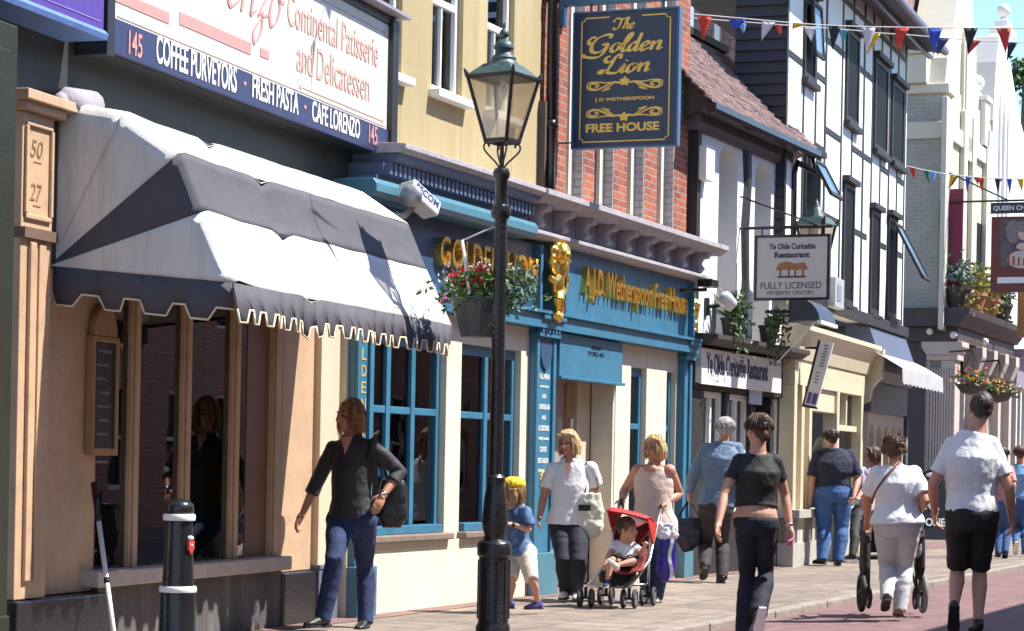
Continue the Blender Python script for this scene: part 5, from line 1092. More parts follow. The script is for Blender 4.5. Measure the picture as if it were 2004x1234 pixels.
bunting('lower distant string of small flags in front of the yellow building', [(1773, 324), (1812, 333), (1860, 341), (1920, 347), (2000, 350), (2080, 350)], 40,
        [((1779, 326), (1793, 329), (1789, 352), 'red'), ((1807, 332), (1818, 334), (1818, 358), 'green'), ((1816, 334), (1834, 337), (1827, 356), 'lblue'), ((1837, 337), (1849, 339), (1845, 362), 'white'), ((1860, 341), (1873, 342), (1856, 372), 'yellow'), ((1870, 342), (1876, 343), (1860, 368), 'black'), ((1889, 344), (1900, 345), (1892, 378), 'blue'), ((1904, 345), (1918, 346), (1914, 362), 'red'), ((1914, 347), (1926, 347), (1922, 380), 'red'), ((1946, 348), (1958, 349), (1953, 382), 'black'), ((1970, 349), (1981, 349), (1976, 380), 'blue'), ((1990, 350), (2004, 350), (2000, 374), 'yellow'), ((1956, 349), (1964, 349), (1958, 356), 'lblue')], .008)
# flags strung overhead just out of the picture: their shadows cross the cafe sign and the awning
def lift(px, pl, d, t): return pl.hit(px[0], px[1], d)+SUN*t
tb = thing('bunting', 'string of dark flags high over the cafe that shades its sign and awning', 'bunting', lift((640, 0), LOR, .22, 2.4), 0, 'strings of bunting across the street')
sh = [(((630, -8), (652, -2), (645, 40)), .22, 2.3), (((612, 78), (618, 80), (608, 186)), .22, 2.9), (((575, 322), (592, 326), (612, 350)), .7, 3.2), (((628, 378), (640, 380), (674, 440)), .95, 3.3), (((655, 430), (665, 432), (668, 520)), 1.05, 3.3)]
cp = []
for tri, d, t in sh:
    v = [lift(p, LOR, d, t) for p in tri]; cp.append((v[0]+v[1])/2); mb = MB(); mb.add(v, [(0, 1, 2)]); mb.build('flag', FC['navy'], tb, solid=.004)
mb = MB(); mb.tube([lift((646, -60), LOR, .22, 2.0)]+cp, .005, 5); mb.build('cord', m_cord, tb)
# ------------------------------------------------------------------ lamp post
lc = ground(964, 1252); dl = (lc-CAM).dot(FWD); kz = dl/FPX; gy = proj(lc)[1]
lp = thing('street_lamp', 'black iron street lamp with a green copper topped lantern in front of the pub', 'street lamp', lc)
def zy(y): return (gy-y)*kz
def prof(l): return [(r*kz, zy(y)) for r, y in l]
mb = MB(); mb.lathe(prof([(34, 1252), (34, 1225), (30, 1218), (30, 1090), (34, 1085), (34, 1066), (31, 1060), (22, 1055), (20, 1046), (24, 1036), (26, 1020), (22, 975), (17, 945), (19, 942), (19, 934), (14, 928), (13.5, 700), (12.8, 430), (18, 424), (20, 414), (18, 404), (12.5, 400), (12, 352), (16, 346), (17, 338), (14, 330), (5, 326), (4, 290), (4, 272)]), lc, 24)
for k in range(10):
    a = k*math.pi/5; R_ = 30*kz
    mb.tube([lc+Vector((R_*math.cos(a), R_*math.sin(a), zy(1210))), lc+Vector((R_*math.cos(a), R_*math.sin(a), zy(1095)))], .008, 6)
sharp(mb.build('post', M('black_iron', (.014, .013, .014), .3, .3, 8, .35, bscale=35), lp), 35)
A4 = TH*-1+R(45)+R(14)
def ring4(y, r): a0 = A4; return [lc+Vector((r*kz*math.cos(a0+k*math.pi/2), r*kz*math.sin(a0+k*math.pi/2), zy(y))) for k in range(4)]
top, bot = ring4(152, 72), ring4(276, 34)
m_cop = M('verdigris_copper', (.04, .075, .07), .5, .3, 6, .2, dirt=(.1, .17, .14)); m_li = MATS['black_iron']
mb = MB()
for k in range(4): mb.tube([bot[k], top[k]+(top[k]-bot[k])*.06], .013, 6); mb.tube([top[k], top[(k+1) % 4]], .015, 6); mb.tube([bot[k], bot[(k+1) % 4]], .018, 6); mb.tube([top[k], top[k]+Vector((0, 0, .05))+(top[k]-lc-Vector((0, 0, zy(152))))*.1], [.02, .006], 6)
for k in range(4):                                   # scrolled carriers under the lantern
    d = (bot[k]-lc); d.z = 0; d.normalize(); P_ = lambda r, y: lc+d*(r*kz)+Vector((0, 0, zy(y)))
    mb.tube(catmull([P_(5, 328), P_(12, 318), P_(34, 296), P_(36, 284), P_(28, 280), P_(26, 288), P_(30, 278)], 5), .0065, 6)
mb.build('lantern_frame', m_li, lp)
mb = MB()
for k in range(4):
    a, b, c, d = bot[k], bot[(k+1) % 4], top[(k+1) % 4], top[k]; mb.add([a.lerp(b, .06), b.lerp(a, .06), c.lerp(d, .05), d.lerp(c, .05)], [(0, 1, 2, 3)])
m_fg = bpy.data.materials.new('frosted_pane'); m_fg.use_nodes = True; nt = m_fg.node_tree; nt.nodes.remove(nt.nodes['Principled BSDF'])
tr_, df_, gl_ = nn(nt, 'ShaderNodeBsdfTransparent'), nn(nt, 'ShaderNodeBsdfTranslucent'), nn(nt, 'ShaderNodeBsdfGlossy', Roughness=.2); df_.inputs[0].default_value = (.75, .66, .5, 1); tr_.inputs[0].default_value = (.85, .8, .72, 1)
m1, m2 = nn(nt, 'ShaderNodeMixShader'), nn(nt, 'ShaderNodeMixShader'); m1.inputs[0].default_value = .35; m2.inputs[0].default_value = .08
nt.links.new(tr_.outputs[0], m1.inputs[1]); nt.links.new(df_.outputs[0], m1.inputs[2]); nt.links.new(m1.outputs[0], m2.inputs[1]); nt.links.new(gl_.outputs[0], m2.inputs[2]); nt.links.new(m2.outputs[0], nt.nodes['Material Output'].inputs[0])
mb.each('lantern_pane', m_fg, lp)
mb = MB(); r0, r1 = ring4(150, 74), ring4(126, 40); mb.add(r0+r1, [(0, 1, 5, 4), (1, 2, 6, 5), (2, 3, 7, 6), (3, 0, 4, 7), (3, 2, 1, 0), (4, 5, 6, 7)])
mb.lathe(prof([(30, 126.5), (27, 122), (24, 118), (25, 114), (18, 106), (14, 100), (14, 97), (20, 95), (20, 90), (17, 84), (10, 78), (6, 76), (5, 74), (9, 70), (10, 65), (7, 59), (3, 55), (3, 48), (.5, 42)]), lc, 20); sharp(mb.build('lantern_roof', m_cop, lp), 40)
mb = MB(); mb.ball(lc+Vector((0, 0, zy(180))), (.035, .035, .06)); mb.tube([lc+Vector((0, 0, zy(172))), lc+Vector((0, 0, zy(152)))], .02, 8); mb.build('lamp_mantle', m_white, lp, smooth=True)
# flower planter slung on the post
pc = at_depth(934, 588, dl+.24); hb_ = thing('hanging_planter', 'dark grey planter of red, pink and white flowers slung on the lamp post', 'planter', pc-Vector((0, 0, .25)))
mb = MB(); kz2 = kz; 
mb.T = Matrix.Translation(pc); mb.lathe([(.01, -.262), (.11, -.258), (.19, .0), (.205, .0), (.205, .02), (.18, .02), (.16, -.03)], (0, 0, 0), 22); mb.build('bucket', M('slate_grey_plastic', (.075, .085, .09), .45, .2, 6, .1), hb_, smooth=False)
fo = MB(); cl_ = lambda k, sx, lo, hi: [pc+RT0*random.gauss(.03, sx)+FWD*random.gauss(0, .13)+UP0*random.uniform(lo, hi) for _ in range(k)]
leaves(fo, cl_(620, .13, -.02, .19), .032, 2); leaves(fo, cl_(110, .17, -.09, .1), .028, 2); fo.build('foliage', M('fresh_green_leaf', (.1, .2, .05), .5, .5, 30, 0), hb_)
for ci, n_, lo, hi, sx in ((0, 9, .1, .27, .1), (2, 10, .0, .16, .15), (3, 18, .0, .27, .15)):
    for k in range(n_ if ci != 3 else 1):
        mb = MB()
        for p in cl_(1 if ci != 3 else 60, sx, lo, hi):
            if ci == 0: p = p-FWD*.08
            leaves(mb, [p+Vector((random.gauss(0, .022), random.gauss(0, .022), random.gauss(0, .018))) for _ in range(26 if ci == 0 else 12 if ci == 2 else 4)], .022 if ci != 3 else .016, 1)
        mb.build('blossom', fl_cols[ci], hb_)
for dx in (.28, .3):
    mb = MB(); p = at_depth(1045, 575, dl+.2); 
fo = MB(); leaves(fo, [at_depth(1015+random.gauss(0, 18), 560+random.gauss(0, 22), dl+.2+random.gauss(0, .06)) for _ in range(150)], .03, 2); fo.build('trailing_leaves', m_blf, hb_)
mb = MB(); mb.tube([at_depth(905, 470, dl+.1), at_depth(912, 520, dl+.05), at_depth(919, 575, dl+.02)], .012, 7); mb.tube([at_depth(905, 470, dl+.1), at_depth(975, 440, dl+.05)], .006, 6); mb.build('rope', m_cord, hb_, smooth=True)
# ------------------------------------------------------------------ bollard
bc = ground(345, 1312); db = (bc-CAM).dot(FWD); kb = db/FPX
bo = thing('bollard', 'black cast iron bollard with two white bands in front of the cafe window', 'bollard', bc)
gp_ = lambda l: [(r*kb, (1312-y)*kb) for r, y in l]
mb = MB(); mb.lathe(gp_([(42, 1312), (42, 1290), (37, 1282), (35, 1158)]), bc, 28); mb.lathe(gp_([(31, 1146), (27, 1040), (26, 1018)]), bc, 28); mb.lathe(gp_([(26, 1005), (29, 1000), (29, 994), (27, 986), (21, 980), (11, 976.5), (.5, 975)]), bc, 28)
sharp(mb.build('post', M('bollard_black', (.012, .012, .014), .28, .2, 6, .15), bo), 40)
for y0, y1, r, nm in ((1158, 1146, 37, 0), (1018, 1005, 32, 0)):
    mb = MB(); mb.lathe(gp_([(r-8, y0), (r-1, y0), (r, y0-3), (r, y1+3), (r-2, y1), (r-8, y1)]), bc, 28); sharp(mb.build('white_band', M('bollard_white', (.75, .73, .72), .4, .1, 8), bo), 40)
mb = MB(); dv = (RT0*.86-FWD*.5).normalized(); sv = dv.cross(UP0); c = bc+dv*(28.5*kb)+UP0*(245*kb)
X2, Z2 = sv, UP0; CR_ = [(a*.62, b*.62) for a, b in ((-.04, .05), (.04, .05), (.04, -.02), (0, -.08), (-.04, -.02))]
mb.add([c+X2*a+Z2*b+dv*.012 for a, b in CR_]+[c+X2*a+Z2*b-dv*.004 for a, b in CR_], [(4, 3, 2, 1, 0)]+[(i, (i+1) % 5, 5+(i+1) % 5, 5+i) for i in range(5)]); cr = mb.build('crest', M('crest_red', (.5, .06, .05), .5, .3, 60, 0), bo)
mb = MB(); mb.ball(c+Z2*.045, (.02, .02, .014)); mb.ball(c+Z2*.005+dv*.008, .009); mb.build('crest_crown', m_white, bo, smooth=True)
# wall lantern beyond the restaurant sign
wl_p = TIM.hit(1597, 455, .55); wl = thing('wall_lantern', 'verdigris topped wall lantern behind the white restaurant sign', 'lantern', wl_p); kw = (wl_p-CAM).dot(FWD)/FPX
def r4(y, r, ph=.6): return [wl_p+Vector((r*kw*math.cos(ph+k*math.pi/2), r*kw*math.sin(ph+k*math.pi/2), (455-y)*kw)) for k in range(4)]
mb = MB(); mb.add(r4(440, 46)+r4(425, 28), [(0, 1, 5, 4), (1, 2, 6, 5), (2, 3, 7, 6), (3, 0, 4, 7), (3, 2, 1, 0), (4, 5, 6, 7)]); mb.lathe([(a*kw, (455-b)*kw) for a, b in ((20, 425.5), (13, 412), (8, 405), (5, 397), (1, 390))], wl_p, 12); mb.build('roof', m_cop, wl)
mb = MB(); a_, b_ = r4(440, 40), r4(520, 22)
for k in range(4): mb.tube([a_[k], b_[k]], .018, 6); mb.tube([b_[k], b_[(k+1) % 4]], .018, 6); mb.tube([a_[k], a_[k]+(a_[k]-wl_p)*.2+Vector((0, 0, .06))], [.03, .01], 6)
wu = TIM.hit(1597, 530, 0); mb.tube([wl_p+Vector((0, 0, -65*kw)), wl_p+Vector((0, 0, -90*kw)), Vector((wl_p.x, wl_p.y, wl_p.z-90*kw))+(-TIM.N)*.55], .025, 6); mb.build('frame', m_li, wl)
mb = MB()
for k in range(4): mb.add([b_[k], b_[(k+1) % 4], a_[(k+1) % 4], a_[k]], [(0, 1, 2, 3)])
mb.each('pane', m_fg, wl)
# ------------------------------------------------------------------ people
def skin_mat(name, col):
    return M(name, col, .5, .06, 12, .05, sss=.08)
m_skin = skin_mat('skin', (.52, .27, .18)); m_skin2 = skin_mat('tanned_skin', (.46, .22, .14)); m_skinp = skin_mat('pale_skin', (.58, .33, .24))
m_lip = M('lip', (.35, .1, .09), .4, .05, 10, 0); m_eye = M('eye_dark', (.03, .022, .02), .2, 0, 10, 0); m_brow = M('brow', (.12, .07, .04), .8, .1, 10, 0)
def cloth(name, col, var=.18, scale=9, rough=.85, bump=.35, **k): return M(name, col, rough, var, scale, bump, bscale=22, **k)
def hairm(name, col): return M(name, col, .42, .45, 26, .5, bscale=60, spec=.4, streak=True)
def fvec(a): return (-FWD*math.cos(R(a))-RT0*math.sin(R(a))).normalized()
def reach(p, px, L, near=True):
    """the point seen at pixel px that lies L from p (the nearer or the farther one)"""
    r = ray(*px); o = CAM-p; a = r.dot(r); b = 2*r.dot(o); c = o.dot(o)-L*L; D = b*b-4*a*c
    if D <= 0: q = CAM+r*(-b/(2*a)); return p+(q-p).normalized()*min(L*1.12, (q-p).length)
    t = (-b-math.sqrt(D))/(2*a) if near else (-b+math.sqrt(D))/(2*a); return CAM+r*t
def nbase(J, S):
    a = J['head']-Vector((0, 0, .152))*S-J['F']*.012*S; m = J['shm']; b = Vector((m.x*.6+a.x*.4, m.y*.6+a.y*.4, max(a.z, m.z+.02*S))); return b
def rig(foot, H, body, head, a_sh, b_sh, a_arm, b_arm, a_leg, b_leg, hips, hd, fh=None, z0=0.0, dz=0.0, child=False):
    """joints from pixels: a = left in the picture, b = right. arms: (elbow px, near, wrist px, near); legs: (knee px, near, ankle px, near, toe angle)"""
    S = H/1.7; g = ground(*foot, z0); dep = (g-CAM).dot(FWD)+dz; J = {'S': S, 'g': g, 'F': fvec(body), 'Fh': fvec(head), 'dep': dep}
    if fh: J['Fh'] = (J['Fh']+Vector((0, 0, fh))).normalized()
    lat = Vector((0, 0, 1)).cross(J['F'])                         # towards the person's left
    sgn = 1 if lat.dot(RT0) > 0 else -1; J['lat'] = lat*sgn       # towards picture right
    slope = J['lat'].dot(FWD)
    pxm = FPX/dep
    def side(p, w_): return at_depth(p[0], p[1], dep+slope*w_)
    J['sa'] = side(a_sh, -.17*S); J['sb'] = side(b_sh, .17*S); J['ha'] = side(hips[0], -.09*S); J['hb'] = side(hips[1], .09*S)
    J['head'] = at_depth(hd[0], hd[1], dep)+J['F']*.02*S
    ul, fl = (.285*S, .25*S) if not child else (.24*S, .21*S)
    for k, arm in (('a', a_arm), ('b', b_arm)):
        J['e'+k] = reach(J['s'+k], arm[0], ul, arm[1]); J['w'+k] = reach(J['e'+k], arm[2], fl, arm[3])
    for k, leg in (('a', a_leg), ('b', b_leg)):
        J['k'+k] = reach(J['h'+k], leg[0], .43*S, leg[1]); J['n'+k] = reach(J['k'+k], leg[2], .41*S, leg[3]); J['t'+k] = leg[4]
        J['fd'+k] = fvec(leg[4]); J['pitch'+k] = leg[5] if len(leg) > 5 else 0
    J['pel'] = (J['ha']+J['hb'])/2; J['shm'] = (J['sa']+J['sb'])/2
    J['neckbase'] = nbase(J, S*(1.25 if child else 1)); return J
def torso_rings(J, fat=0.0, female=True, belly=0.0):
    S = J['S']; p, s = J['pel'], J['shm']; d = s-p; F = J['F']
    W_ = [(-.10, .150, .10), (-.02, .172, .122), (.12, .165, .122), (.32, .138, .103), (.48, .138, .108), (.66, .150, .122), (.82, .158, .115), (.95, .140, .092), (1.04, .098, .072), (1.13, .058, .058)] if female else \
         [(-.10, .150, .105), (-.02, .165, .12), (.12, .16, .12), (.32, .152, .115), (.48, .16, .12), (.66, .178, .128), (.82, .185, .122), (.95, .16, .098), (1.04, .11, .077), (1.13, .066, .065)]
    pts = [p+d*t+F*((.012*S+belly*.6) if .3 < t < .6 else (.0 if t < .8 else -.012*S)) for t, _, _ in W_]
    pts[-3] = p+d*.94; pts[-2] = mid(s, J['neckbase'], .5); pts[-1] = J['neckbase']+Vector((0, 0, .012))*S
    wa = [(w+fat)*S for _, w, _ in W_]; wb = [(b+fat*.8+(belly if .2 < t < .7 else 0))*S for t, _, b in W_]
    return pts, wa, wb
def mid(a, b, t=.5): return a+(b-a)*t
def arm_pts(J, k, up=0.0, fat=1.0):
    s, e, w = J['s'+k], J['e'+k], J['w'+k]; S = J['S']
    return [s, mid(s, e, .35), mid(s, e, .75), e, mid(e, w, .3), mid(e, w, .75), w], [r*S*fat+up for r in (.052, .047, .041, .038, .039, .03, .0245)]
def leg_pts(J, k, up=0.0, fat=1.0):
    h, n, a = J['h'+k], J['k'+k], J['n'+k]; S = J['S']; b = (J['F']*-.018*S)
    return [h+(h-n)*.08, mid(h, n, .3), mid(h, n, .7), n, mid(n, a, .3)+b, mid(n, a, .6)+b*.6, a], [r*S*fat+up for r in (.092, .083, .064, .052, .056, .046, .034)]
def hand(mb, w, dr, nrm, S, curl=.5, thumb=1, spread=.1):
    """palm, four fingers and a thumb; dr = direction of the hand, nrm = out of the back of the hand"""
    dr = dr.normalized(); nrm = (nrm-dr*nrm.dot(dr)).normalized(); sd = dr.cross(nrm)*thumb
    mb.ball(w+dr*.05*S, (.038*S, .052*S, .0165*S), 12, 8, (sd, dr, nrm)); mb.tube([w-dr*.02*S, w+dr*.03*S], [.024*S, .027*S], 10)
    for i, (o, l) in enumerate(((.029, .066), (.0105, .076), (-.009, .07), (-.0275, .054))):
        p = w+dr*(.088 if i in (1, 2) else .082)*S+sd*o*S; d = (dr+sd*(o*spread*30)*.15).normalized(); pts = [p-d*.02*S, p]; ax = sd
        for sg_ in (.42, .32, .26):
            d = Matrix.Rotation(-curl*(.8+.1*i), 3, ax*thumb) @ d if False else (d*math.cos(curl*(.75+.12*i))-nrm*math.sin(curl*(.75+.12*i)))
            nrm2 = nrm; p = p+d*l*sg_*S; pts.append(p)
        mb.tube(pts, [.0092*S, .0092*S, .0085*S, .0078*S, .0062*S], 7)
    p = w+dr*.022*S+sd*.03*S; d = (dr*.7+sd*.6-nrm*.25).normalized(); q = p+d*.036*S; d2 = (dr*.92+sd*.2-nrm*.3).normalized()
    mb.tube([w+dr*.02*S+sd*.015*S, p, q, q+d2*.03*S], [.013*S, .013*S, .0105*S, .008*S], 7)
def head_frame(J):
    u = (J['head']-J['shm']).normalized()*.4+Vector((0, 0, .6)); f = J['Fh']; u = (u-f*u.dot(f)).normalized(); return f, u, u.cross(f)   # forward, up, (person's left)
def build_body(J, root, mat, hands, fat=1.0, hs=1.0, nofeet=True, voxel=.0062, jaw=1.0, nk=1.0):
    S = J['S']*hs; mb = MB(); c = J['head']; f, u, l = head_frame(J); P_ = lambda a, b, k: c+f*(a*S)+l*(b*S)+u*(k*S)
    ax = (l, f, u)
    mb.ball(P_(-.014, 0, .03), (.073*S, .092*S, .085*S), 20, 14, ax); mb.ball(P_(.022, 0, -.03), (.058*S*jaw, .066*S, .08*S), 18, 12, ax); mb.ball(P_(.055, 0, -.093), (.03*S*jaw, .028*S, .022*S), 10, 8, ax)
    mb.tube([P_(.082, 0, .018), P_(.103, 0, -.014), P_(.109, 0, -.026), P_(.088, 0, -.036)], [.0085*S, .0115*S, .014*S, .01*S], 8)
    mb.ball(P_(.073, 0, .026), (.05*S, .016*S, .012*S), 12, 8, ax); mb.ball(P_(.086, 0, -.06), (.024*S, .010*S, .011*S), 10, 8, ax)
    for s_ in (-1, 1):
        mb.ball(P_(.06, s_*.036, -.024), (.024*S, .022*S, .024*S), 10, 8, ax); mb.ball(P_(-.008, s_*.074, -.004), (.011*S, .02*S, .032*S), 10, 8, ax)
    nb = J['neckbase']; mb.tube([nb-Vector((0, 0, .03))*S, mid(nb, P_(-.03, 0, -.06), .5), P_(-.022, 0, -.05), P_(-.02, 0, -.0)], [.066*S, .054*S*nk, .054*S*nk, .052*S], 14)
    pts, wa, wb = torso_rings(J, -.006, True); mb.tube(pts, wa, 20, ref=J['lat'], r2=wb)
    for k in 'ab':
        ap, ar = arm_pts(J, k, 0, fat); mb.tube([mid(J['shm'], J['neckbase'], .75), mid(mid(J['shm'], J['neckbase'], .45), ap[0], .5), ap[0]]+ap[1:], [.042*J['S'], .045*J['S']]+ar, 12); mb.ball(ap[0], ar[0]*1.05, 12, 8)
        lp_, lr = leg_pts(J, k, -.004, fat); mb.tube(lp_, lr, 12)
        if hands.get(k): h = hands[k]; hand(mb, J['w'+k], h[0], h[1], J['S'], h[2], h[3] if len(h) > 3 else 1)
        if not nofeet: 
            a = J['n'+k]; fd = J['fd'+k]; mb.tube([a+Vector((0, 0, .03)), a-Vector((0, 0, .02))*S+fd*.01, a-Vector((0, 0, .05))*S+fd*.08*S, a-Vector((0, 0, .055))*S+fd*.15*S], [.033*S, .035*S, .03*S, .018*S], 10)
    o = mb.build('body', mat, root, voxel=voxel, relax=2); bake(o)
    E = MB()
    for s_ in (-1, 1): E.ball(P_(.0795, s_*.0315, .006), (.0135*S, .006*S, .0065*S), 8, 6, ax)
    E.each('eye', m_eye, root, smooth=True)
    E = MB()
    for s_ in (-1, 1): E.tube([P_(.088, s_*.014, .03), P_(.087, s_*.032, .036), P_(.072, s_*.05, .031)], .0042*S, 6)
    E.each('eyebrow', m_brow, root, smooth=True)
    E = MB(); E.tube([P_(.088, -.022, -.061), P_(.0965, 0, -.057), P_(.088, .022, -.061)], [.003*S, .0065*S, .003*S], 6); E.tube([P_(.087, -.018, -.064), P_(.0945, 0, -.067), P_(.087, .018, -.064)], [.003*S, .0065*S, .003*S], 6); E.build('lips', m_lip, root, smooth=True)
    return o
def folds(amp, fx=9.0, fz=5.0, seed=0):
    def fn(co, no):
        out = co.copy()
        for i in range(len(co)):
            x, y, z = map(float, co[i]); k = noise.noise(Vector((x*fx+seed, y*fx, z*fz+seed)))+.5*noise.noise(Vector((x*fx*2.3, y*fx*2.3+seed, z*fz*3.1)))
            k = abs(k)*2-.6; out[i] = co[i]+no[i]*(amp*k)
        return out
    return fn
def shirt(J, root, mat, name='shirt', hem=0.0, up=.012, sleeve=.9, sl_up=.016, female=True, belly=0.0, fat=0.0, flare=0.0, collar=0, neck=1.08, amp=.006, armfat=1.0):
    """hem and neck are fractions of the way from hips to shoulders; sleeve = share of the upper arm (1 = elbow, 2 = wrist)"""
    pts, wa, wb = torso_rings(J, fat, female, belly); S = J['S']; p, s = J['pel'], J['shm']; mb = MB()
    ts = [-.10, -.02, .12, .32, .48, .66, .82, .94, 1.04, 1.13]
    P2, A2, B2 = [], [], []
    def at(t):
        for i in range(len(ts)-1):
            if ts[i] <= t <= ts[i+1]+1e-6: f = (t-ts[i])/(ts[i+1]-ts[i]); return mid(pts[i], pts[i+1], f), wa[i]+(wa[i+1]-wa[i])*f, wb[i]+(wb[i+1]-wb[i])*f
        if t < ts[0]: return pts[0]+(pts[0]-pts[2])*((ts[0]-t)/.22), wa[0], wb[0]
        return pts[-1], wa[-1], wb[-1]
    for t in [hem]+[q for q in ts if hem+.04 < q < neck-.02]+[neck]:
        q, a, b = at(t); k = up+max(0, (.4-t))*flare; P2.append(q); A2.append(a+k); B2.append(b+k)
    mb.tube(P2, A2, 28, ref=J['lat'], r2=B2)
    for k in 'ab':
        if sleeve <= 0: continue
        s_, e, w = J['s'+k], J['e'+k], J['w'+k]; ap, ar = arm_pts(J, k, sl_up, armfat); ar[0] -= sl_up*.62; ar[1] -= sl_up*.25
        n = [(0, 0), (.35, 1), (.75, 2), (1, 3), (1.3, 4), (1.75, 5), (2, 6)]; L_ = []; Q = []
        for t, i in n:
            if t < sleeve-.03: L_.append(ap[i]); Q.append(ar[i])
        i = max(j for j, (t, _) in enumerate(n) if t <= sleeve); f = (sleeve-n[i][0])/((n[i+1][0]-n[i][0]) if i < 6 else 1)
        e_ = mid(ap[i], ap[min(i+1, 6)], f); L_.append(e_); Q.append((ar[i]+(ar[min(i+1, 6)]-ar[i])*f)+.004)
        mb.tube(([mid(J['shm'], J['neckbase'], .6), mid(mid(J['shm'], J['neckbase'], .4), s_, .5)] if neck > .97 else [mid(J['shm'], s_, .45)])+L_, ([.044*S+up*.5, .046*S+up*.5] if neck > .97 else [.04*S])+Q, 14); mb.ball(s_, Q[0]*1.02, 12, 8)
    o = mb.build(name, mat, root, voxel=.0075, relax=9); bake(o, folds(amp*.75, 7, 5, random.random()*20))
    if collar:
        mb = MB(); c = at(1.1); f, u, l = J['F'], Vector((0, 0, 1)), J['lat']; ring = []
        for i in range(17): a = -2.75+5.5*i/16; ring.append(c[0]-f*math.cos(a)*(c[2]+.006)+l*math.sin(a)*(c[1]+.006))
        mb.grid([[q+u*(.02+.012*math.cos((i-8)/8*2)) for i, q in enumerate(ring)], [q+u*(-.022-(.03 if i in (0, 1, 15, 16) else 0))+(q-c[0]).normalized()*.018 for i, q in enumerate(ring)]]); mb.build('collar', mat, root, smooth=True, solid=.006)
    return o
def trousers(J, root, mat, name='trousers', up=.014, bottom=1.0, flare=0.0, female=True, fat=0.0, top=.1, legfat=1.0, amp=.006, seat=.012, belly=0):
    """bottom: 1 = ankle, .5 = knee; flare widens the hem"""
    pts, wa, wb = torso_rings(J, fat, female, belly); S = J['S']; mb = MB(); p, s = J['pel'], J['shm']; d = s-p
    rt = [(top, .152 if female else .156, .112), (.02, .176 if female else .165, .13), (-.1, .165, .125), (-.22, .12, .10)]
    mb.tube([p+d*t-J['F']*(seat if t < .05 else 0)+J['F']*(belly*.5 if t > .05 else 0) for t, _, _ in rt], [(a+fat)*S+up*.8 for _, a, _ in rt], 24, ref=J['lat'], r2=[(b+fat)*S+up*.6 for _, _, b in rt])
    for k in 'ab':
        lp_, lr = leg_pts(J, k, up, legfat); n = [0, .15, .35, .5, .65, .8, 1.0]; L_, Q = [], []
        for i, t in enumerate(n):
            if t < bottom-.02: L_.append(lp_[i]); Q.append(lr[i]+flare*max(0, t-.5)*2)
        i = max(j for j, t in enumerate(n) if t <= bottom); f = (bottom-n[i])/((n[i+1]-n[i]) if i < 6 else 1)
        L_.append(mid(lp_[i], lp_[min(i+1, 6)], f)+((lp_[6]-lp_[5]).normalized()*.03*S if bottom >= 1 else Vector((0, 0, 0)))); Q.append(lr[i]+(lr[min(i+1, 6)]-lr[i])*f+flare*max(0, bottom-.5)*2)
        mb.tube(L_, Q, 16); mb.ball(lp_[0]+(lp_[1]-lp_[0])*.2, lr[0]*1.05, 14, 10)
    o = mb.build(name, mat, root, voxel=.0078, relax=6); sd0 = random.random()*20
    def fn(co, no):
        out = co.copy()
        for i in range(len(co)):
            x, y, z = map(float, co[i]); k = .7*noise.noise(Vector((x*9+sd0, y*9, z*3)))+.8*noise.noise(Vector((x*5+sd0, y*5+z*4, z*19)))*(1.3-min(1, abs(z-J['ka'].z+J['g'].z)*3)*.7); out[i] = co[i]+no[i]*(amp*k)
        return out
    bake(o, fn); return o
def shoe(J, k, root, mat, sole, S=None, name='shoe', strap=False, length=.25):
    """pitch tips the heel up"""
    S = S or J['S']; a = J['n'+k]; fd = J['fd'+k]; pt = J['pitch'+k]; u = Vector((0, 0, 1)); l = u.cross(fd)
    f = (fd*math.cos(pt)-u*math.sin(pt)).normalized(); w = (u*math.cos(pt)+fd*math.sin(pt)).normalized()
    b = a-w*.075*S; Q = lambda x, z, y=0: b+f*(x*S)+w*(z*S)+l*(y*S); k_ = length/.25
    mb = MB(); mb.tube([Q(-.062, .045), Q(-.03, .05), Q(.03, .048), Q(.09*k_, .036), Q(.14*k_, .028), Q(.172*k_, .022)], [.024*S, .036*S, .04*S, .043*S, .04*S, .02*S], 14, ref=l, r2=[.032*S, .042*S, .044*S, .03*S, .022*S, .014*S]); mb.tube([Q(-.01, .05), Q(-.005, .1)], [.042*S, .037*S], 12)
    o = mb.build(name, mat, root, voxel=.007*max(S, .6), relax=2); bake(o)
    mb = MB(); ol = [(-.068, .028), (-.03, .036), (.04, .038), (.1*k_, .047), (.15*k_, .04), (.18*k_, .018)]; pts = [(x, y) for x, y in ol]+[(x, -y) for x, y in ol[::-1]]; n = len(pts)
    mb.add([Q(x*.97, .0, y*.92) for x, y in pts]+[Q(x*.97, .017, y*.92) for x, y in pts], [tuple(range(n))[::-1], tuple(range(n, 2*n))]+[(i, (i+1) % n, n+(i+1) % n, n+i) for i in range(n)]); mb.build('sole', sole, o)
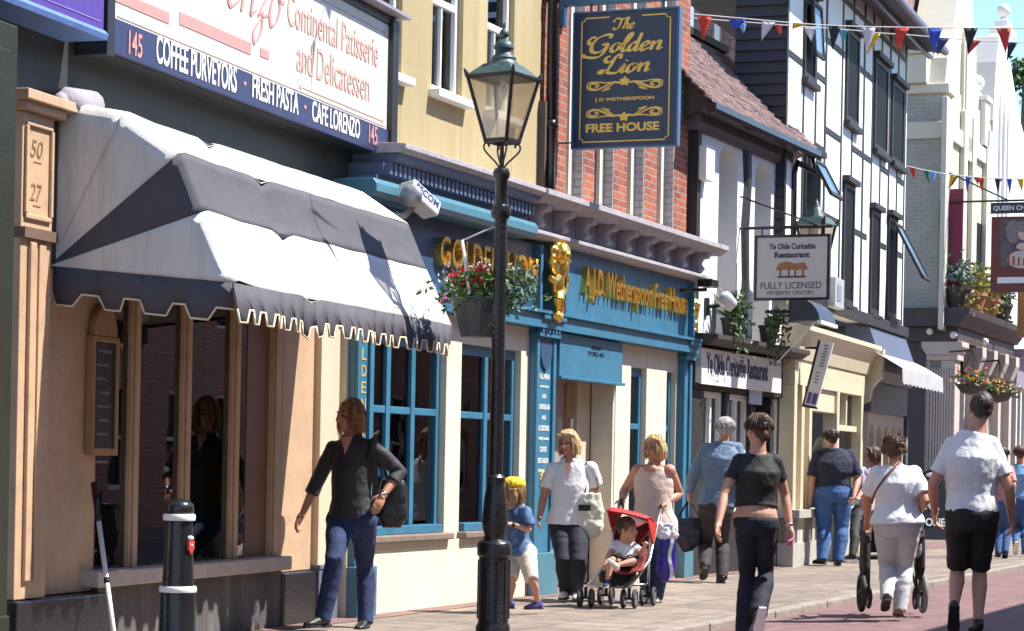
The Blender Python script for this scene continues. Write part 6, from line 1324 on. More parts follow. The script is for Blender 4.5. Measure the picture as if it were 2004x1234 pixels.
def hair(J, root, mat, style, hs=1.0, name='hair', n=90, seed=1):
    S = J['S']*hs; c = J['head']; f, u, l = head_frame(J); P_ = lambda a, b, k: c+f*(a*S)+l*(b*S)+u*(k*S); ax = (l, f, u); mb = MB(); rd = random.Random(seed)
    if style in ('short', 'crop'):
        g = .012 if style == 'short' else .005
        mb.ball(P_(-.026, 0, .042), ((.074+g)*S, (.09+g)*S, (.082+g)*S), 18, 12, ax); mb.ball(P_(-.06, 0, -.01), (.066*S, .05*S, .06*S), 14, 10, ax)
        for s_ in (-1, 1): mb.ball(P_(-.02, s_*.062, .02), (.02*S, .045*S, .045*S), 10, 8, ax)
    else:
        mb.ball(P_(-.03, 0, .046), (.084*S, .1*S, .087*S), 18, 12, ax); mb.ball(P_(.04, .015, .09), (.056*S, .036*S, .024*S), 12, 8, ax)
        low = {'bob': -.1, 'long': -.15, 'wavy': -.11, 'bun': -.02, 'curly': -.04}[style]
        if style == 'bun': mb.ball(P_(-.075, 0, -.0), (.07*S, .045*S, .065*S), 14, 10, ax); mb.ball(P_(-.105, .0, .075), (.045*S, .04*S, .045*S), 12, 8, ax); mb.ball(P_(-.1, .0, -.035), (.04*S, .032*S, .05*S), 12, 8, ax)
        else:
            mb.ball(P_(-.065, 0, low*.4), (.082*S, .052*S, (.07-low*.45)*S), 14, 10, ax)
            for s_ in (-1, 1): mb.tube([P_(.02, s_*.062, .08), P_(.008, s_*.084, .03), P_(-.006, s_*.088, -.03), P_(-.004, s_*.084, low)], [.028*S, .025*S, .025*S, .016*S], 10); mb.tube([P_(-.03, s_*.08, .03), P_(-.04, s_*.088, -.03), P_(-.045, s_*.08, low-.01)], [.034*S, .036*S, .024*S], 10)
        if style in ('curly', 'wavy'):
            for k in range(70 if style == 'curly' else 36):
                a = rd.uniform(.7, 5.6) if style == 'wavy' else rd.uniform(0, 6.28); e = rd.uniform(-.5, 1.4); d = f*math.cos(a)*math.cos(e)+l*math.sin(a)*math.cos(e)+u*math.sin(e)
                if d.dot(f) > .45 and d.dot(u) < .5: continue
                mb.ball(c-f*.02*S+u*.03*S+d*(.088 if style == 'curly' else .094)*S+(u*min(0, low*(1-e))*.5*S if style == 'wavy' else u*0), (.022 if style == 'curly' else .026)*S, 8, 6)
    o = mb.build(name, mat, root, voxel=.0062, relax=2)
    def fn(co, no):
        out = co.copy()
        for i in range(len(co)):
            x, y, z = map(float, co[i]); out[i] = co[i]+no[i]*(.003*S*noise.noise(Vector((x*90, y*90, z*12)))+.003*S*noise.noise(Vector((x*25, y*25, z*18))))
        return out
    bake(o, fn)
    if style not in ('crop',):                                    # loose locks that break up the outline
        mb = MB(); low = {'bob': -.11, 'long': -.16, 'wavy': -.12, 'bun': -.0, 'curly': -.03, 'short': .0}[style]
        for k in range(int(n*2.4)):
            a = rd.uniform(.75, 5.53) if style != 'short' else rd.uniform(1.2, 5.0); z1 = rd.uniform(.0, .11); d = f*math.cos(a)*1.1+l*math.sin(a)
            p = c-f*.02*S+u*(.045+z1*.8)*S+d*(.085*math.sqrt(max(.05, 1-(z1/.125)**2)))*S; e = low*rd.uniform(.4, 1.15) if style != 'short' else rd.uniform(-.02, .03)
            q = c-f*.022*S+u*e*S+d*(.088+rd.uniform(-.004, .014))*S; m_ = mid(p, q)+d*(.012+rd.uniform(0, .01))*S
            if style == 'curly': q = p+d*.02*S+u*rd.uniform(-.02, .02)*S; m_ = mid(p, q)+l*.01*S
            mb.tube(catmull([p, m_, q], 3), [.002*S, .0036*S, .004*S, .0036*S, .003*S, .0022*S, .001*S], 5)
        mb.build('loose_locks', mat, o, smooth=True)
    return o
def bag_mesh(c, w, h, d, X, Y, round_=.5, taper=.85, sag=.0):
    """soft bag body: X across, Y depth, z up"""
    mb = MB(); n = 24; rows = []
    for i in range(9):
        t = i/8; zz = -h/2+h*t; sc = (1-(1-t)*(1-taper)) if True else 1; ee = min(1, .55+1.8*min(t, .3))*(1-.12*max(0, t-.8)*5)
        rows.append([c+Vector((0, 0, zz))+X*(w/2*ee*sc*(abs(math.cos(a))**.6)*(1 if math.cos(a) > 0 else -1))+Y*(d/2*ee*(1.1-.5*t)*(abs(math.sin(a))**.6)*(1 if math.sin(a) > 0 else -1)) for a in [2*math.pi*j/n for j in range(n)]])
    vs = [p for r_ in rows for p in r_]; m = n
    mb.add(vs, [(i*m+j, i*m+(j+1) % m, (i+1)*m+(j+1) % m, (i+1)*m+j) for i in range(8) for j in range(m)]+[tuple(range(m))[::-1], tuple(range(8*m, 9*m))]); return mb
def strap(mb, pts, w=.012, t=.003): mb.tube(catmull(pts, 6), w, 6, r2=[t]*(6*(len(pts)-1)+1))
m_jean = cloth('dark_denim', (.017, .033, .10), .55); m_jean2 = cloth('blue_denim', (.045, .11, .27), .35); m_char = cloth('charcoal_jersey', (.028, .027, .032), .2, rough=.7); m_blkc = cloth('black_jersey', (.014, .013, .014), .2, rough=.75)
m_leather = M('black_leather', (.013, .013, .015), .35, .15, 14, .3); m_rub = M('black_rubber', (.02, .02, .02), .7, .1, 8, .1); m_whs = M('white_trainer', (.74, .73, .72), .6, .06, 10, .1)
UPV = Vector((0, 0, 1))
def person_root(lb, g): return thing('person', lb, 'person', g)
# 1: the woman walking towards the photographer
J = rig((688, 1230), 1.68, 25, 52, (652, 877), (730, 873), ((622, 938), False, (593, 1003), True), ((783, 924), False, (749, 969), True), ((654, 1098), True, (632, 1206), False, 45), ((714, 1108), False, (715, 1213), True, 15), ((666, 1018), (711, 1018)), (686, 815))
t = person_root('woman in a dark top and jeans striding past the cafe with a black shoulder bag', J['g'])
da = (J['wa']-J['ea']).normalized(); db_ = (J['wb']-J['eb']).normalized()
build_body(J, t, m_skin2, {'a': (da+J['F']*.1, -J['lat'], .35, -1), 'b': ((db_+Vector((0, 0, -.4))), J['F']*.8+J['lat']*.5, .3, 1)})
trousers(J, t, m_jean, 'jeans', flare=.012, top=.16); shirt(J, t, m_char, 'top', hem=.02, sleeve=1.45, sl_up=.018, up=.016, collar=1, neck=1.04)
hair(J, t, hairm('chestnut_hair', (.27, .13, .05)), 'wavy', n=130, seed=3)
for k in 'ab': shoe(J, k, t, m_leather, m_rub)
mb = MB(); q0 = at_depth(688, 872, J['dep']-.0); F_ = J['F']; mb.add([J['neckbase']+F_*.075-RT0*.05+UPV*.01, J['neckbase']+F_*.082+RT0*.05+UPV*.01, J['shm']+F_*.118-UPV*.055, J['neckbase']+F_*.1], [(0, 3, 1), (0, 2, 3), (3, 2, 1)]); mb.build('open_neck', m_skin2, t)
mb = MB(); w = J['wb']; d = (J['wb']-J['eb']).normalized(); mb.tube([w-d*.022, w-d*.004], .0295, 14); mb.ball(w-d*.013+J['F']*.03, .016, 8, 6); mb.build('wristwatch', MATS['chrome'], t, smooth=True)
bgc = at_depth(768, 985, J['dep']+.12); bt = thing('shoulder_bag', 'black leather shoulder bag behind the hip of the woman in the dark top', 'bag', bgc-UPV*.2)
o = bag_mesh(bgc, .2, .36, .15, RT0, FWD, taper=1.25).build('pouch', m_leather, bt, voxel=.011, relax=4); bake(o, folds(.007, 7, 4, 1)); mb = MB(); strap(mb, [bgc+UPV*.16-RT0*.07, mid(bgc, J['sb'], .5)+FWD*.1+RT0*.02, J['sb']+UPV*.062, J['sb']+J['F']*.1-UPV*.1+RT0*.0], .012, .004); mb.build('strap', m_leather, bt)
mb = MB(); mb.tube([at_depth(741, 915, J['dep']-.02), at_depth(742, 932, J['dep']-.02)], .008, 6); mb.build('blue_tag', M('sky_blue_tag', (.2, .5, .75), .5), bt)
# 2: the child in the yellow cap
J = rig((1022, 1200), 1.12, 80, 95, (992, 1002), (1030, 1000), ((985, 1040), False, (975, 1030), True), ((1036, 1036), True, (1003, 1026), True), ((1000, 1131), True, (997, 1178), False, 85), ((1040, 1134), True, (1052, 1179), False, 60), ((1004, 1082), (1030, 1082)), (1003, 962), child=True)
J['S'] *= 1.05
t = person_root('child in a yellow cap, blue T-shirt and pale shorts beside the street lamp', J['g'])
hs = 1.32
build_body(J, t, m_skin, {'b': ((J['wb']-J['eb']), UPV, .5, -1), 'a': ((J['wa']-J['ea']), UPV, .5, 1)}, hs=hs, voxel=.0055)
m_tie = M('blue_tie_dye', (.06, .13, .27), .85, .9, 7, .2, dirt=(.2, .27, .38))
trousers(J, t, cloth('pale_cotton', (.58, .48, .4)), 'shorts', bottom=.52, flare=.03, up=.016, top=.14, legfat=1.15); shirt(J, t, m_tie, 'tshirt', hem=-.06, sleeve=.8, sl_up=.024, up=.024, flare=.06)
hair(J, t, hairm('light_brown_hair', (.3, .17, .08)), 'bob', hs=hs, n=60, seed=5)
c = J['head']; f, u, l = head_frame(J); S = J['S']*hs; mb = MB(); ax = (l, f, u); fb = (f+u*-.35).normalized()
mb.ball(c-f*.02*S+u*.07*S, (.102*S, .115*S, .068*S), 18, 10, ax); mb.ball(c+f*.09*S+u*.062*S, (.07*S, .055*S, .012*S), 14, 6, ax); o = mb.build('cap', M('yellow_cotton', (.78, .52, .01), .7, .12, 20, .3), t, voxel=.006, relax=2); bake(o, folds(.004, 22, 22, 3))
for k in 'ab': shoe(J, k, t, M('purple_sandal', (.06, .06, .22), .6), m_rub, S=.72, name='sandal')
mb = MB(); w = J['wb']; d = (J['wb']-J['eb']).normalized(); mb.tube([w-d*.02, w+d*.002], .022, 12); mb.build('wristwatch', m_rub, t, smooth=True)
# 3: the blonde woman in the white polo
J = rig((1114, 1176), 1.62, 12, 25, (1081, 918), (1157, 916), ((1064, 972), False, (1056, 1010), True), ((1168, 968), False, (1148, 930), True), ((1103, 1094), True, (1107, 1156), False, 15), ((1132, 1094), True, (1128, 1158), False, 0), ((1099, 1026), (1129, 1026)), (1112, 867), fh=-.12)
t = person_root('blonde woman in a white polo shirt with a cream bag on her shoulder', J['g']); J3 = J
build_body(J, t, m_skin2, {'a': ((J['wa']-J['ea']), -J['lat']+J['F']*.3, .35, -1), 'b': ((J['wb']-J['eb'])+UPV*.3-RT0*.3, J['F'], 1.0, -1)}, fat=1.1)
trousers(J, t, cloth('navy_twill', (.016, .017, .032)), up=.022, top=.16, legfat=1.1, fat=.012); shirt(J, t, cloth('white_pique', (.74, .72, .74), .06), 'polo_shirt', hem=.0, sleeve=.62, sl_up=.028, up=.022, collar=1, neck=1.06, fat=.012, flare=.06, armfat=1.1)
mb = MB(); q = J['shm']; mb.add([at_depth(1104, 905, J['dep']-.128), at_depth(1118, 905, J['dep']-.128), at_depth(1112, 934, J['dep']-.148)], [(0, 1, 2)]); mb.build('open_neck', m_skin2, t)
hair(J, t, hairm('blonde_hair', (.62, .44, .22)), 'bob', n=130, seed=8)
for k in 'ab': shoe(J, k, t, m_whs, m_rub)
m_cb = cloth('cream_canvas', (.68, .66, .52), .06)
bgc = at_depth(1156, 1008, J['dep']-.12); bt = thing('tote_bag', 'cream canvas bag with a black label carried by the woman in the polo shirt', 'bag', bgc-UPV*.21)
o = bag_mesh(bgc, .2, .4, .13, RT0, FWD, taper=1.3).build('pouch', m_cb, bt, voxel=.01, relax=2); bake(o, folds(.01, 9, 6, 4)); mb = MB(); mb.T = Matrix.Identity(4)
c = bgc-FWD*.078-RT0*.06+UPV*.06; mb.add([c-RT0*.055-UPV*.02, c+RT0*.055-UPV*.02, c+RT0*.055+UPV*.035, c-RT0*.055+UPV*.035], [(0, 1, 2, 3)]); mb.build('label_patch', m_rub, bt, solid=.004)
mb = MB(); strap(mb, [bgc+UPV*.19-RT0*.05, J['wb']-FWD*.02, J['sb']+UPV*.055+J['F']*.02-RT0*.04, J['sb']+FWD*.12-RT0*.03-UPV*.1], .011, .005); strap(mb, [bgc+UPV*.19+RT0*.05, mid(bgc, J['sb'], .7)+RT0*.06, J['sb']+UPV*.06-RT0*.01, J['sb']+FWD*.12-UPV*.1], .011, .005); mb.build('strap', m_rub, bt)
# 4: the woman pushing the pushchair
J = rig((1277, 1178), 1.62, 22, 40, (1248, 921), (1310, 921), ((1222, 960), False, (1217, 978), True), ((1330, 966), False, (1302, 983), True), ((1263, 1100), True, (1266, 1163), False, 20), ((1294, 1100), True, (1287, 1166), False, 30), ((1263, 1034), (1296, 1034)), (1281, 876), fh=-.1)
t = person_root('woman in a sleeveless beige top pushing the red pushchair', J['g']); J4 = J
build_body(J, t, m_skin2, {'a': ((J['wa']-J['ea']), UPV, 1.1, 1), 'b': ((J['wb']-J['eb']), UPV, 1.1, -1)}, fat=1.2)
trousers(J, t, m_jean, 'jeans', up=.02, top=.12, fat=.015); shirt(J, t, cloth('beige_linen', (.55, .42, .36), .1), 'sleeveless_top', hem=-.06, sleeve=0, sl_up=.012, up=.026, neck=1.05, fat=.014, flare=.08, armfat=1.25)
mb = MB(); F_ = J['F']; mb.ball(J['shm']+F_*.082+UPV*.0, (.072, .034, .062), 18, 12, (J['lat'], F_, UPV)); mb.build('open_neck', m_skin2, t, smooth=True)
hair(J, t, hairm('dark_blonde_hair', (.54, .36, .16)), 'bob', n=130, seed=11)
for k in 'ab': shoe(J, k, t, m_whs, m_rub)
# the pushchair
g0 = ground(1206, 1186); ang = TH+R(-12)
pdep = (ground(1215, 1190)-CAM).dot(FWD)
pc_ = thing('pushchair', 'red folding pushchair with a small canopy and silver frame', 'pushchair', ground(1206, 1190))
X_ = RT0; fw_ = fvec(15); sd_ = UPV.cross(fw_); sd_ = sd_ if sd_.dot(RT0) > 0 else -sd_
def pw(px, py, dz): return at_depth(px, py, pdep+dz)
wheels = [('front', 1146, 1173, 0.0), ('front', 1246, 1180, -.02), ('rear', 1190, 1171, .42), ('rear', 1268, 1176, .38)]
fa, fb_ = pw(1146, 1176, 0), pw(1231, 1182, -.02); ra, rb = pw(1186, 1168, .45), pw(1268, 1172, .42)
m_tyre = M('grey_tyre', (.035, .035, .037), .7, .1, 9, .2); m_alu = M('aluminium_tube', (.62, .62, .64), .3, .05, 9, 0, metal=.9); m_red = cloth('red_nylon', (.5, .02, .02), .12, rough=.6); m_dred = cloth('dark_red_nylon', (.2, .02, .02), .2, rough=.7)
ctr = {}
for nm, p in (('fa', fa), ('fb', fb_), ('ra', ra), ('rb', rb)):
    c = Vector((p.x, p.y, .085)); ctr[nm] = c
    for s_ in (-1, 1):
        q = c+sd_*s_*.05; mb = MB()
        ringp = [q+fw_*.068*math.cos(a)+UPV*.068*math.sin(a) for a in np.linspace(0, 2*math.pi, 25)]; mb.tube(ringp, .017, 8, cap=False); wv = mb.build('wheel', m_tyre, pc_, smooth=True)
        mb = MB(); mb.tube([q-sd_*.008, q+sd_*.008], .052, 16); mb.build('hub', M('grey_hub', (.16, .16, .17), .4), wv)
    mb = MB(); mb.tube([c-sd_*.06, c+sd_*.06], .01, 8); mb.tube([c, c+UPV*.09], .016, 8); mb.build('axle', m_rub, pc_)
hA, hB = J['wa']+(J['wa']-J['ea']).normalized()*.06, J['wb']+(J['wb']-J['eb']).normalized()*.06
mb = MB(); kA = pw(1200, 1088, .2); kB = pw(1271, 1096, .2)
for w0, r0, kk, hh in ((ctr['fa'], ctr['ra'], kA, hA), (ctr['fb'], ctr['rb'], kB, hB)):
    mb.tube([w0+UPV*.09, kk, mid(kk, hh, .75), hh], .0125, 8); mb.tube([r0+UPV*.09, mid(r0+UPV*.09, kk, .8)+UPV*.1, kk+UPV*.25], .0115, 8)
mb.tube([ctr['fa']+UPV*.1, ctr['fb']+UPV*.1], .01, 8); mb.tube([ctr['ra']+UPV*.1, ctr['rb']+UPV*.1], .01, 8); mb.tube([ctr['fa']+UPV*.1, ctr['rb']+UPV*.1], .008, 8); mb.tube([ctr['fb']+UPV*.1, ctr['ra']+UPV*.1], .008, 8)
mb.build('frame', m_alu, pc_, smooth=True)
mb = MB()
for h, kk in ((hA, kA), (hB, kB)): d = (h-kk).normalized(); mb.tube([h-d*.06, h+d*.03, h+d*.05+fw_*.0], [.018, .02, .014], 10)
mb.each('handle_grip', m_rub, pc_, smooth=True)
mb = MB(); bt_a, bt_b = pw(1203, 1020, .34), pw(1276, 1026, .34); st_a, st_b = pw(1192, 1108, .14), pw(1262, 1114, .14); fr_a, fr_b = pw(1186, 1112, -.14), pw(1252, 1118, -.16)
def bil(a, b, c, d, s_, t_): return mid(mid(a, b, s_), mid(c, d, s_), t_)
mb.grid([[bil(bt_a, bt_b, st_a, st_b, i/8, j/6)+fw_*-.05*math.sin(math.pi*i/8) for i in range(9)] for j in range(7)]+[[bil(st_a, st_b, fr_a, fr_b, i/8, j/5)-UPV*.04*math.sin(math.pi*i/8) for i in range(9)] for j in range(1, 6)]); mb.build('seat', m_dred, pc_, smooth=True, solid=.02)
ca_, cb_ = pw(1187, 998, -.02), pw(1266, 1014, -.04); da_, db2 = pw(1216, 1003, .33), pw(1285, 1026, .36)
mb = MB(); mb.grid([[bil(ca_, cb_, da_, db2, i/8, j/6)+UPV*(.035*math.sin(math.pi*j/6)+.01*math.sin(math.pi*i/8)) for i in range(9)] for j in range(7)]); mb.build('canopy', m_red, pc_, smooth=True, solid=.012)
mb = MB(); e_ = pw(1277, 1066, .28); mb.add([cb_, db2, e_, mid(cb_, e_, .6)], [(0, 1, 2, 3)]); e2 = pw(1200, 1052, .26); mb.add([ca_, da_, e2, mid(ca_, e2, .5)], [(0, 1, 2, 3)]); mb.each('canopy_side', m_red, pc_, solid=.01)
mb = MB(); b0 = mid(ctr['fa'], ctr['rb'], .5)+UPV*.17; ob = bag_mesh(b0, .34, .14, .3, sd_, fw_).build('shopping_tray', m_blkc, pc_, smooth=True)
mb = MB(); mb.tube([fr_a-UPV*.02, pw(1190, 1146, -.16), pw(1222, 1150, -.17), fr_b-UPV*.02], .01, 8); mb.build('footrest', m_rub, pc_)
mb = MB(); mb.tube([pw(1202, 1085, -.08), pw(1225, 1094, -.13), pw(1250, 1090, -.1)], [.018]*3, 8); mb.build('harness', m_rub, pc_)
# 5: the toddler
J = rig((1216, 1160), .86, 8, -50, (1204, 1064), (1240, 1066), ((1190, 1084), True, (1186, 1098), True), ((1256, 1082), True, (1262, 1066), True), ((1190, 1098), True, (1188, 1134), False, 20), ((1238, 1098), True, (1210, 1106), True, 60), ((1210, 1096), (1230, 1097)), (1228, 1035), dz=.02, z0=.0, child=True)
dpt = pdep+.06
for k in list(J):
    pass
t = person_root('toddler in a white T-shirt and dark shorts sitting in the red pushchair', J['g']); hs = 1.55; J['S'] = .56
sh_ = lambda px, py, dz: pw(px, py, dz)
J.update(sa=sh_(1206, 1064, .12), sb=sh_(1240, 1067, .1), ea=sh_(1193, 1083, .02), wa=sh_(1186, 1099, -.04), eb=sh_(1254, 1084, .02), wb=sh_(1262, 1068, -.06), ha=sh_(1213, 1096, .08), hb=sh_(1232, 1098, .06), ka=sh_(1196, 1096, -.14), na=sh_(1189, 1136, -.17), kb=sh_(1240, 1098, -.14), nb=sh_(1208, 1106, -.2), head=sh_(1229, 1036, .07))
J['pel'] = mid(J['ha'], J['hb']); J['shm'] = mid(J['sa'], J['sb']); J['neckbase'] = mid(J['shm'], J['head'], .25); J['fda'] = fvec(20); J['fdb'] = fvec(80); J['pitcha'] = .2; J['pitchb'] = -.9
build_body(J, t, m_skin, {'a': ((J['wa']-J['ea']), UPV, .6, -1), 'b': ((J['wb']-J['eb']), FWD, .7, 1)}, hs=hs, voxel=.005, fat=1.15)
trousers(J, t, m_blkc, 'shorts', bottom=.2, up=.012, top=.2, legfat=1.1, amp=.003); shirt(J, t, cloth('white_cotton', (.74, .72, .72), .06), 'tshirt', hem=.05, sleeve=.7, sl_up=.018, up=.02, amp=.004)
hair(J, t, hairm('brown_hair', (.13, .065, .03)), 'short', hs=hs, n=50, seed=21)
for k in 'ab': shoe(J, k, t, m_whs if k == 'b' else MATS['dark_denim'], M('cream_sole', (.6, .55, .45), .7), S=.55)
# shopping bag hanging on the handle
bgc = at_depth(1305, 1084, J4['dep']-.34); bt = thing('shopping_bag', 'blue and white plastic shopping bag hanging from the pushchair handle', 'bag', bgc-UPV*.27)
o = bag_mesh(bgc-UPV*.05, .17, .4, .12, RT0, FWD, taper=1.05).build('blue_pouch', M('blue_plastic', (.035, .02, .26), .3, .3, 6, .4), bt, voxel=.009, relax=2); bake(o, folds(.01, 9, 3, 2))
mb = MB(); c = bgc-FWD*.078; mb.grid([[c+RT0*(x+.012*math.sin(i*.8))+UPV*(-.23+.37*i/10)+FWD*(.006*math.sin(i*1.3)-.012) for x in (.015, .045)] for i in range(11)]); mb.build('white_stripe', M('white_plastic', (.72, .72, .74), .35, .05, 8, .2), bt, solid=.004)
o = bag_mesh(bgc+UPV*.2, .18, .15, .1, RT0, FWD, taper=1.2).build('white_top', MATS['white_plastic'], bt, voxel=.009, relax=2); bake(o, folds(.012, 14, 8, 7))
mb = MB(); strap(mb, [bgc+UPV*.24-RT0*.05, hB-UPV*.0, bgc+UPV*.24+RT0*.06], .012, .004); mb.build('handle', MATS['white_plastic'], bt)
# 6: the man in the denim jacket
J = rig((1400, 1140), 1.78, 172, 185, (1383, 877), (1443, 877), ((1357, 926), False, (1349, 966), False), ((1462, 926), True, (1458, 965), False), ((1380, 1064), False, (1379, 1106), True, 175, .55), ((1413, 1064), False, (1413, 1127), True, 175), ((1388, 990), (1416, 990)), (1420, 840))
t = person_root('grey haired man in a faded denim jacket and dark trousers seen from behind', J['g'])
build_body(J, t, m_skin2, {'a': ((J['wa']-J['ea'])-UPV*.4, -J['lat'], .9, 1), 'b': ((J['wb']-J['eb']), J['lat'], .5, -1)})
trousers(J, t, cloth('brown_black_cord', (.035, .028, .028)), up=.02, female=False, flare=.005); shirt(J, t, cloth('faded_denim', (.13, .19, .28), .3), 'jacket', hem=.0, sleeve=1.92, sl_up=.022, up=.03, female=False, collar=1, fat=.005, amp=.009)
hair(J, t, hairm('grey_hair', (.38, .35, .33)), 'short', n=60, seed=31)
for k in 'ab': shoe(J, k, t, m_leather, m_rub)
bgc = at_depth(1345, 1046, J['dep']+.05); bt = thing('holdall', 'navy holdall carried by the man in the denim jacket', 'bag', bgc-UPV*.2)
o = bag_mesh(bgc, .32, .36, .2, RT0, FWD, taper=.75).build('pouch', cloth('navy_nylon', (.018, .02, .04), .25, rough=.5), bt, voxel=.012, relax=2); bake(o, folds(.02, 6, 5, 9))
mb = MB(); hA_ = J['wa']+((J['wa']-J['ea'])-UPV*.4).normalized()*.08
for s_ in (-.06, .06): strap(mb, [bgc+UPV*.15+RT0*(s_-.05), hA_, bgc+UPV*.15+RT0*(s_+.09)], .012, .005)
mb.build('handle', m_rub, bt)
# 7: the young woman in black
J = rig((1468, 1262), 1.62, 178, 160, (1447, 902), (1517, 902), ((1417, 968), True, (1406, 1024), True), ((1536, 968), False, (1546, 1032), True), ((1462, 1124), False, (1458, 1232), True, 178), ((1499, 1122), False, (1484, 1196), True, 165, 1.15), ((1462, 1020), (1496, 1020)), (1484, 842))
t = person_root('young woman in a short black top and flared jeans walking away', J['g'])
build_body(J, t, m_skin, {'a': ((J['wa']-J['ea']), -J['lat']+J['F']*.3, .45, 1), 'b': ((J['wb']-J['eb'])+UPV*.0, J['lat']+J['F']*.4, .7, -1)}, fat=.95)
trousers(J, t, cloth('black_denim', (.010, .012, .024), .5), 'jeans', flare=.03, up=.008, top=.08, legfat=.95, fat=-.009, seat=.004); shirt(J, t, m_blkc, 'cropped_top', hem=.235, sleeve=.55, sl_up=.012, up=.013, neck=1.06, amp=.005)
hair(J, t, hairm('dark_brown_hair', (.09, .042, .025)), 'bun', n=40, seed=41)
f, u, l = head_frame(J); mb = MB(); mb.ball(J['head']-f*.125+u*.05, (.022, .012, .014), 8, 6, (l, f, u)); mb.build('hair_clip', MATS['chrome'], t, smooth=True)
for k in 'ab': shoe(J, k, t, m_leather if k == 'a' else cloth('grey_suede', (.1, .09, .1)), m_whs, name='trainer')
mb = MB(); w = J['wb']; d = (J['wb']-J['eb']).normalized(); mb.tube([w-d*.03, w-d*.012], .027, 12); mb.build('wristwatch', MATS['chrome'], t, smooth=True)
ph = J['wb']+d*.1-J['lat']*.02+J['F']*.005; o_ = thing('purse', 'small bright pink purse in the right hand of the young woman in black', 'purse', ph-UPV*.03); mb = MB(); mb.ball(ph, (.022, .03, .035), 12, 8); mb.build('pouch', M('pink_plastic', (.75, .08, .35), .35), o_, smooth=True); mb = MB(); mb.tube([ph+UPV*.03, ph+UPV*.06], .004, 6); mb.build('wrist_strap', MATS['pink_plastic'], o_)
# 8: the stout man in navy
J = rig((1622, 1106), 1.76, 170, 160, (1600, 890), (1662, 890), ((1588, 944), True, (1584, 985), True), ((1680, 940), True, (1672, 966), True), ((1612, 1034), False, (1609, 1092), True, 150), ((1647, 1034), False, (1641, 1094), True, 178), ((1614, 966), (1648, 966)), (1626, 857))
t = person_root('stout man in a navy polo shirt and blue jeans standing by the cream shop', J['g'])
build_body(J, t, m_skin, {'a': ((J['wa']-J['ea']), -J['lat'], .5, 1), 'b': ((J['wb']-J['eb']), J['lat'], .6, -1)}, fat=1.2)
trousers(J, t, m_jean2, 'jeans', up=.03, female=False, fat=.03, legfat=1.15, top=.22); shirt(J, t, cloth('navy_cotton', (.014, .018, .045), .2), 'polo_shirt', hem=.12, sleeve=.85, sl_up=.035, up=.03, female=False, fat=.04, belly=.03, collar=1, armfat=1.2, amp=.01)
hair(J, t, hairm('dark_hair', (.045, .03, .025)), 'short', n=40, seed=51)
for k in 'ab': shoe(J, k, t, m_leather, m_rub)
# 9: the dark haired person reading
J = rig((1684, 1098), 1.62, 110, 95, (1683, 922), (1713, 920), ((1690, 958), True, (1680, 972), True), ((1716, 955), True, (1690, 970), True), ((1672, 1040), True, (1668, 1086), True, 90), ((1690, 1040), True, (1692, 1088), True, 80), ((1680, 1004), (1700, 1004)), (1708, 890))
t = person_root('dark haired person in a lilac top reading paper beyond the stout man', J['g'])
build_body(J, t, m_skin2, {'a': ((J['wa']-J['ea']), J['lat'], .5, 1), 'b': ((J['wb']-J['eb']), UPV, .5, -1)})
trousers(J, t, m_blkc, up=.018); shirt(J, t, cloth('lilac_stripe', (.36, .3, .38), .3), 'top', hem=.0, sleeve=.9, up=.018); hair(J, t, MATS['dark_brown_hair'], 'bob', n=50, seed=61)
for k in 'ab': shoe(J, k, t, m_leather, m_whs)
p = at_depth(1679, 966, J['dep']-.15); o_ = thing('paper', 'white sheet of paper held beyond the stout man in navy', 'paper', p-UPV*.12); mb = MB(); mb.grid([[p+(RT0*.8+FWD*.5)*(x*.1)+UPV*(z*.14+.02*x*z)+FWD*.02*x*x for x in (-1, -.3, .3, 1)] for z in (-1, 0, 1)]); mb.build('sheet', M('white_paper', (.78, .76, .74), .7, .03, 8, 0), o_, solid=.002, smooth=True); mb = MB(); 
for k in range(4): q = p-FWD*.01+UPV*(.08-.05*k); mb.tube([q-RT0*.06, q+RT0*.05], .003, 4)
mb.build('printed_line', m_rub, o_)
# 10: the woman in white, with the wheelchair
J = rig((1752, 1207), 1.56, 180, 185, (1717, 926), (1789, 926), ((1697, 974), False, (1697, 1014), False), ((1810, 978), True, (1797, 1004), False), ((1738, 1108), False, (1735, 1166), True, 180, .5), ((1770, 1110), False, (1761, 1190), True, 178), ((1736, 1028), (1776, 1028)), (1750, 877))
t = person_root('short haired woman in a white T-shirt and pale grey trousers pushing a wheelchair', J['g'])
build_body(J, t, m_skin2, {'a': ((J['wa']-J['ea']), UPV, .9, 1), 'b': ((J['wb']-J['eb']), UPV, .9, -1)}, fat=1.2)
trousers(J, t, cloth('pale_grey_cotton', (.5, .5, .5), .08), up=.02, fat=.02, legfat=1.15, top=.12, amp=.009); shirt(J, t, cloth('white_jersey', (.74, .73, .74), .05), 'tshirt', hem=.04, sleeve=.8, sl_up=.026, up=.03, fat=.022, flare=.1, armfat=1.25, neck=1.08, amp=.008)
hair(J, t, MATS['chestnut_hair'] if False else hairm('auburn_hair', (.11, .05, .028)), 'curly', n=70, seed=71)
for k in 'ab': shoe(J, k, t, m_leather if k == 'a' else M('tan_leather', (.3, .15, .08), .5), m_rub)
mb = MB(); dq = J['dep']; strap(mb, [at_depth(1760, 903, dq-.09), at_depth(1742, 922, dq-.155), at_depth(1724, 945, dq-.165), at_depth(1712, 965, dq-.13), at_depth(1706, 985, dq-.06)], .011, .005); mb.build('bag_strap', M('brown_leather', (.2, .07, .05), .5), t)
gw = ground(1748, 1200); wd_ = (gw-CAM).dot(FWD); wc = thing('wheelchair', 'black attendant wheelchair with grey tyres pushed by the woman in white', 'wheelchair', gw)
def ww(px, py, dz): return at_depth(px, py, wd_+dz)
F180 = fvec(180); S180 = RT0
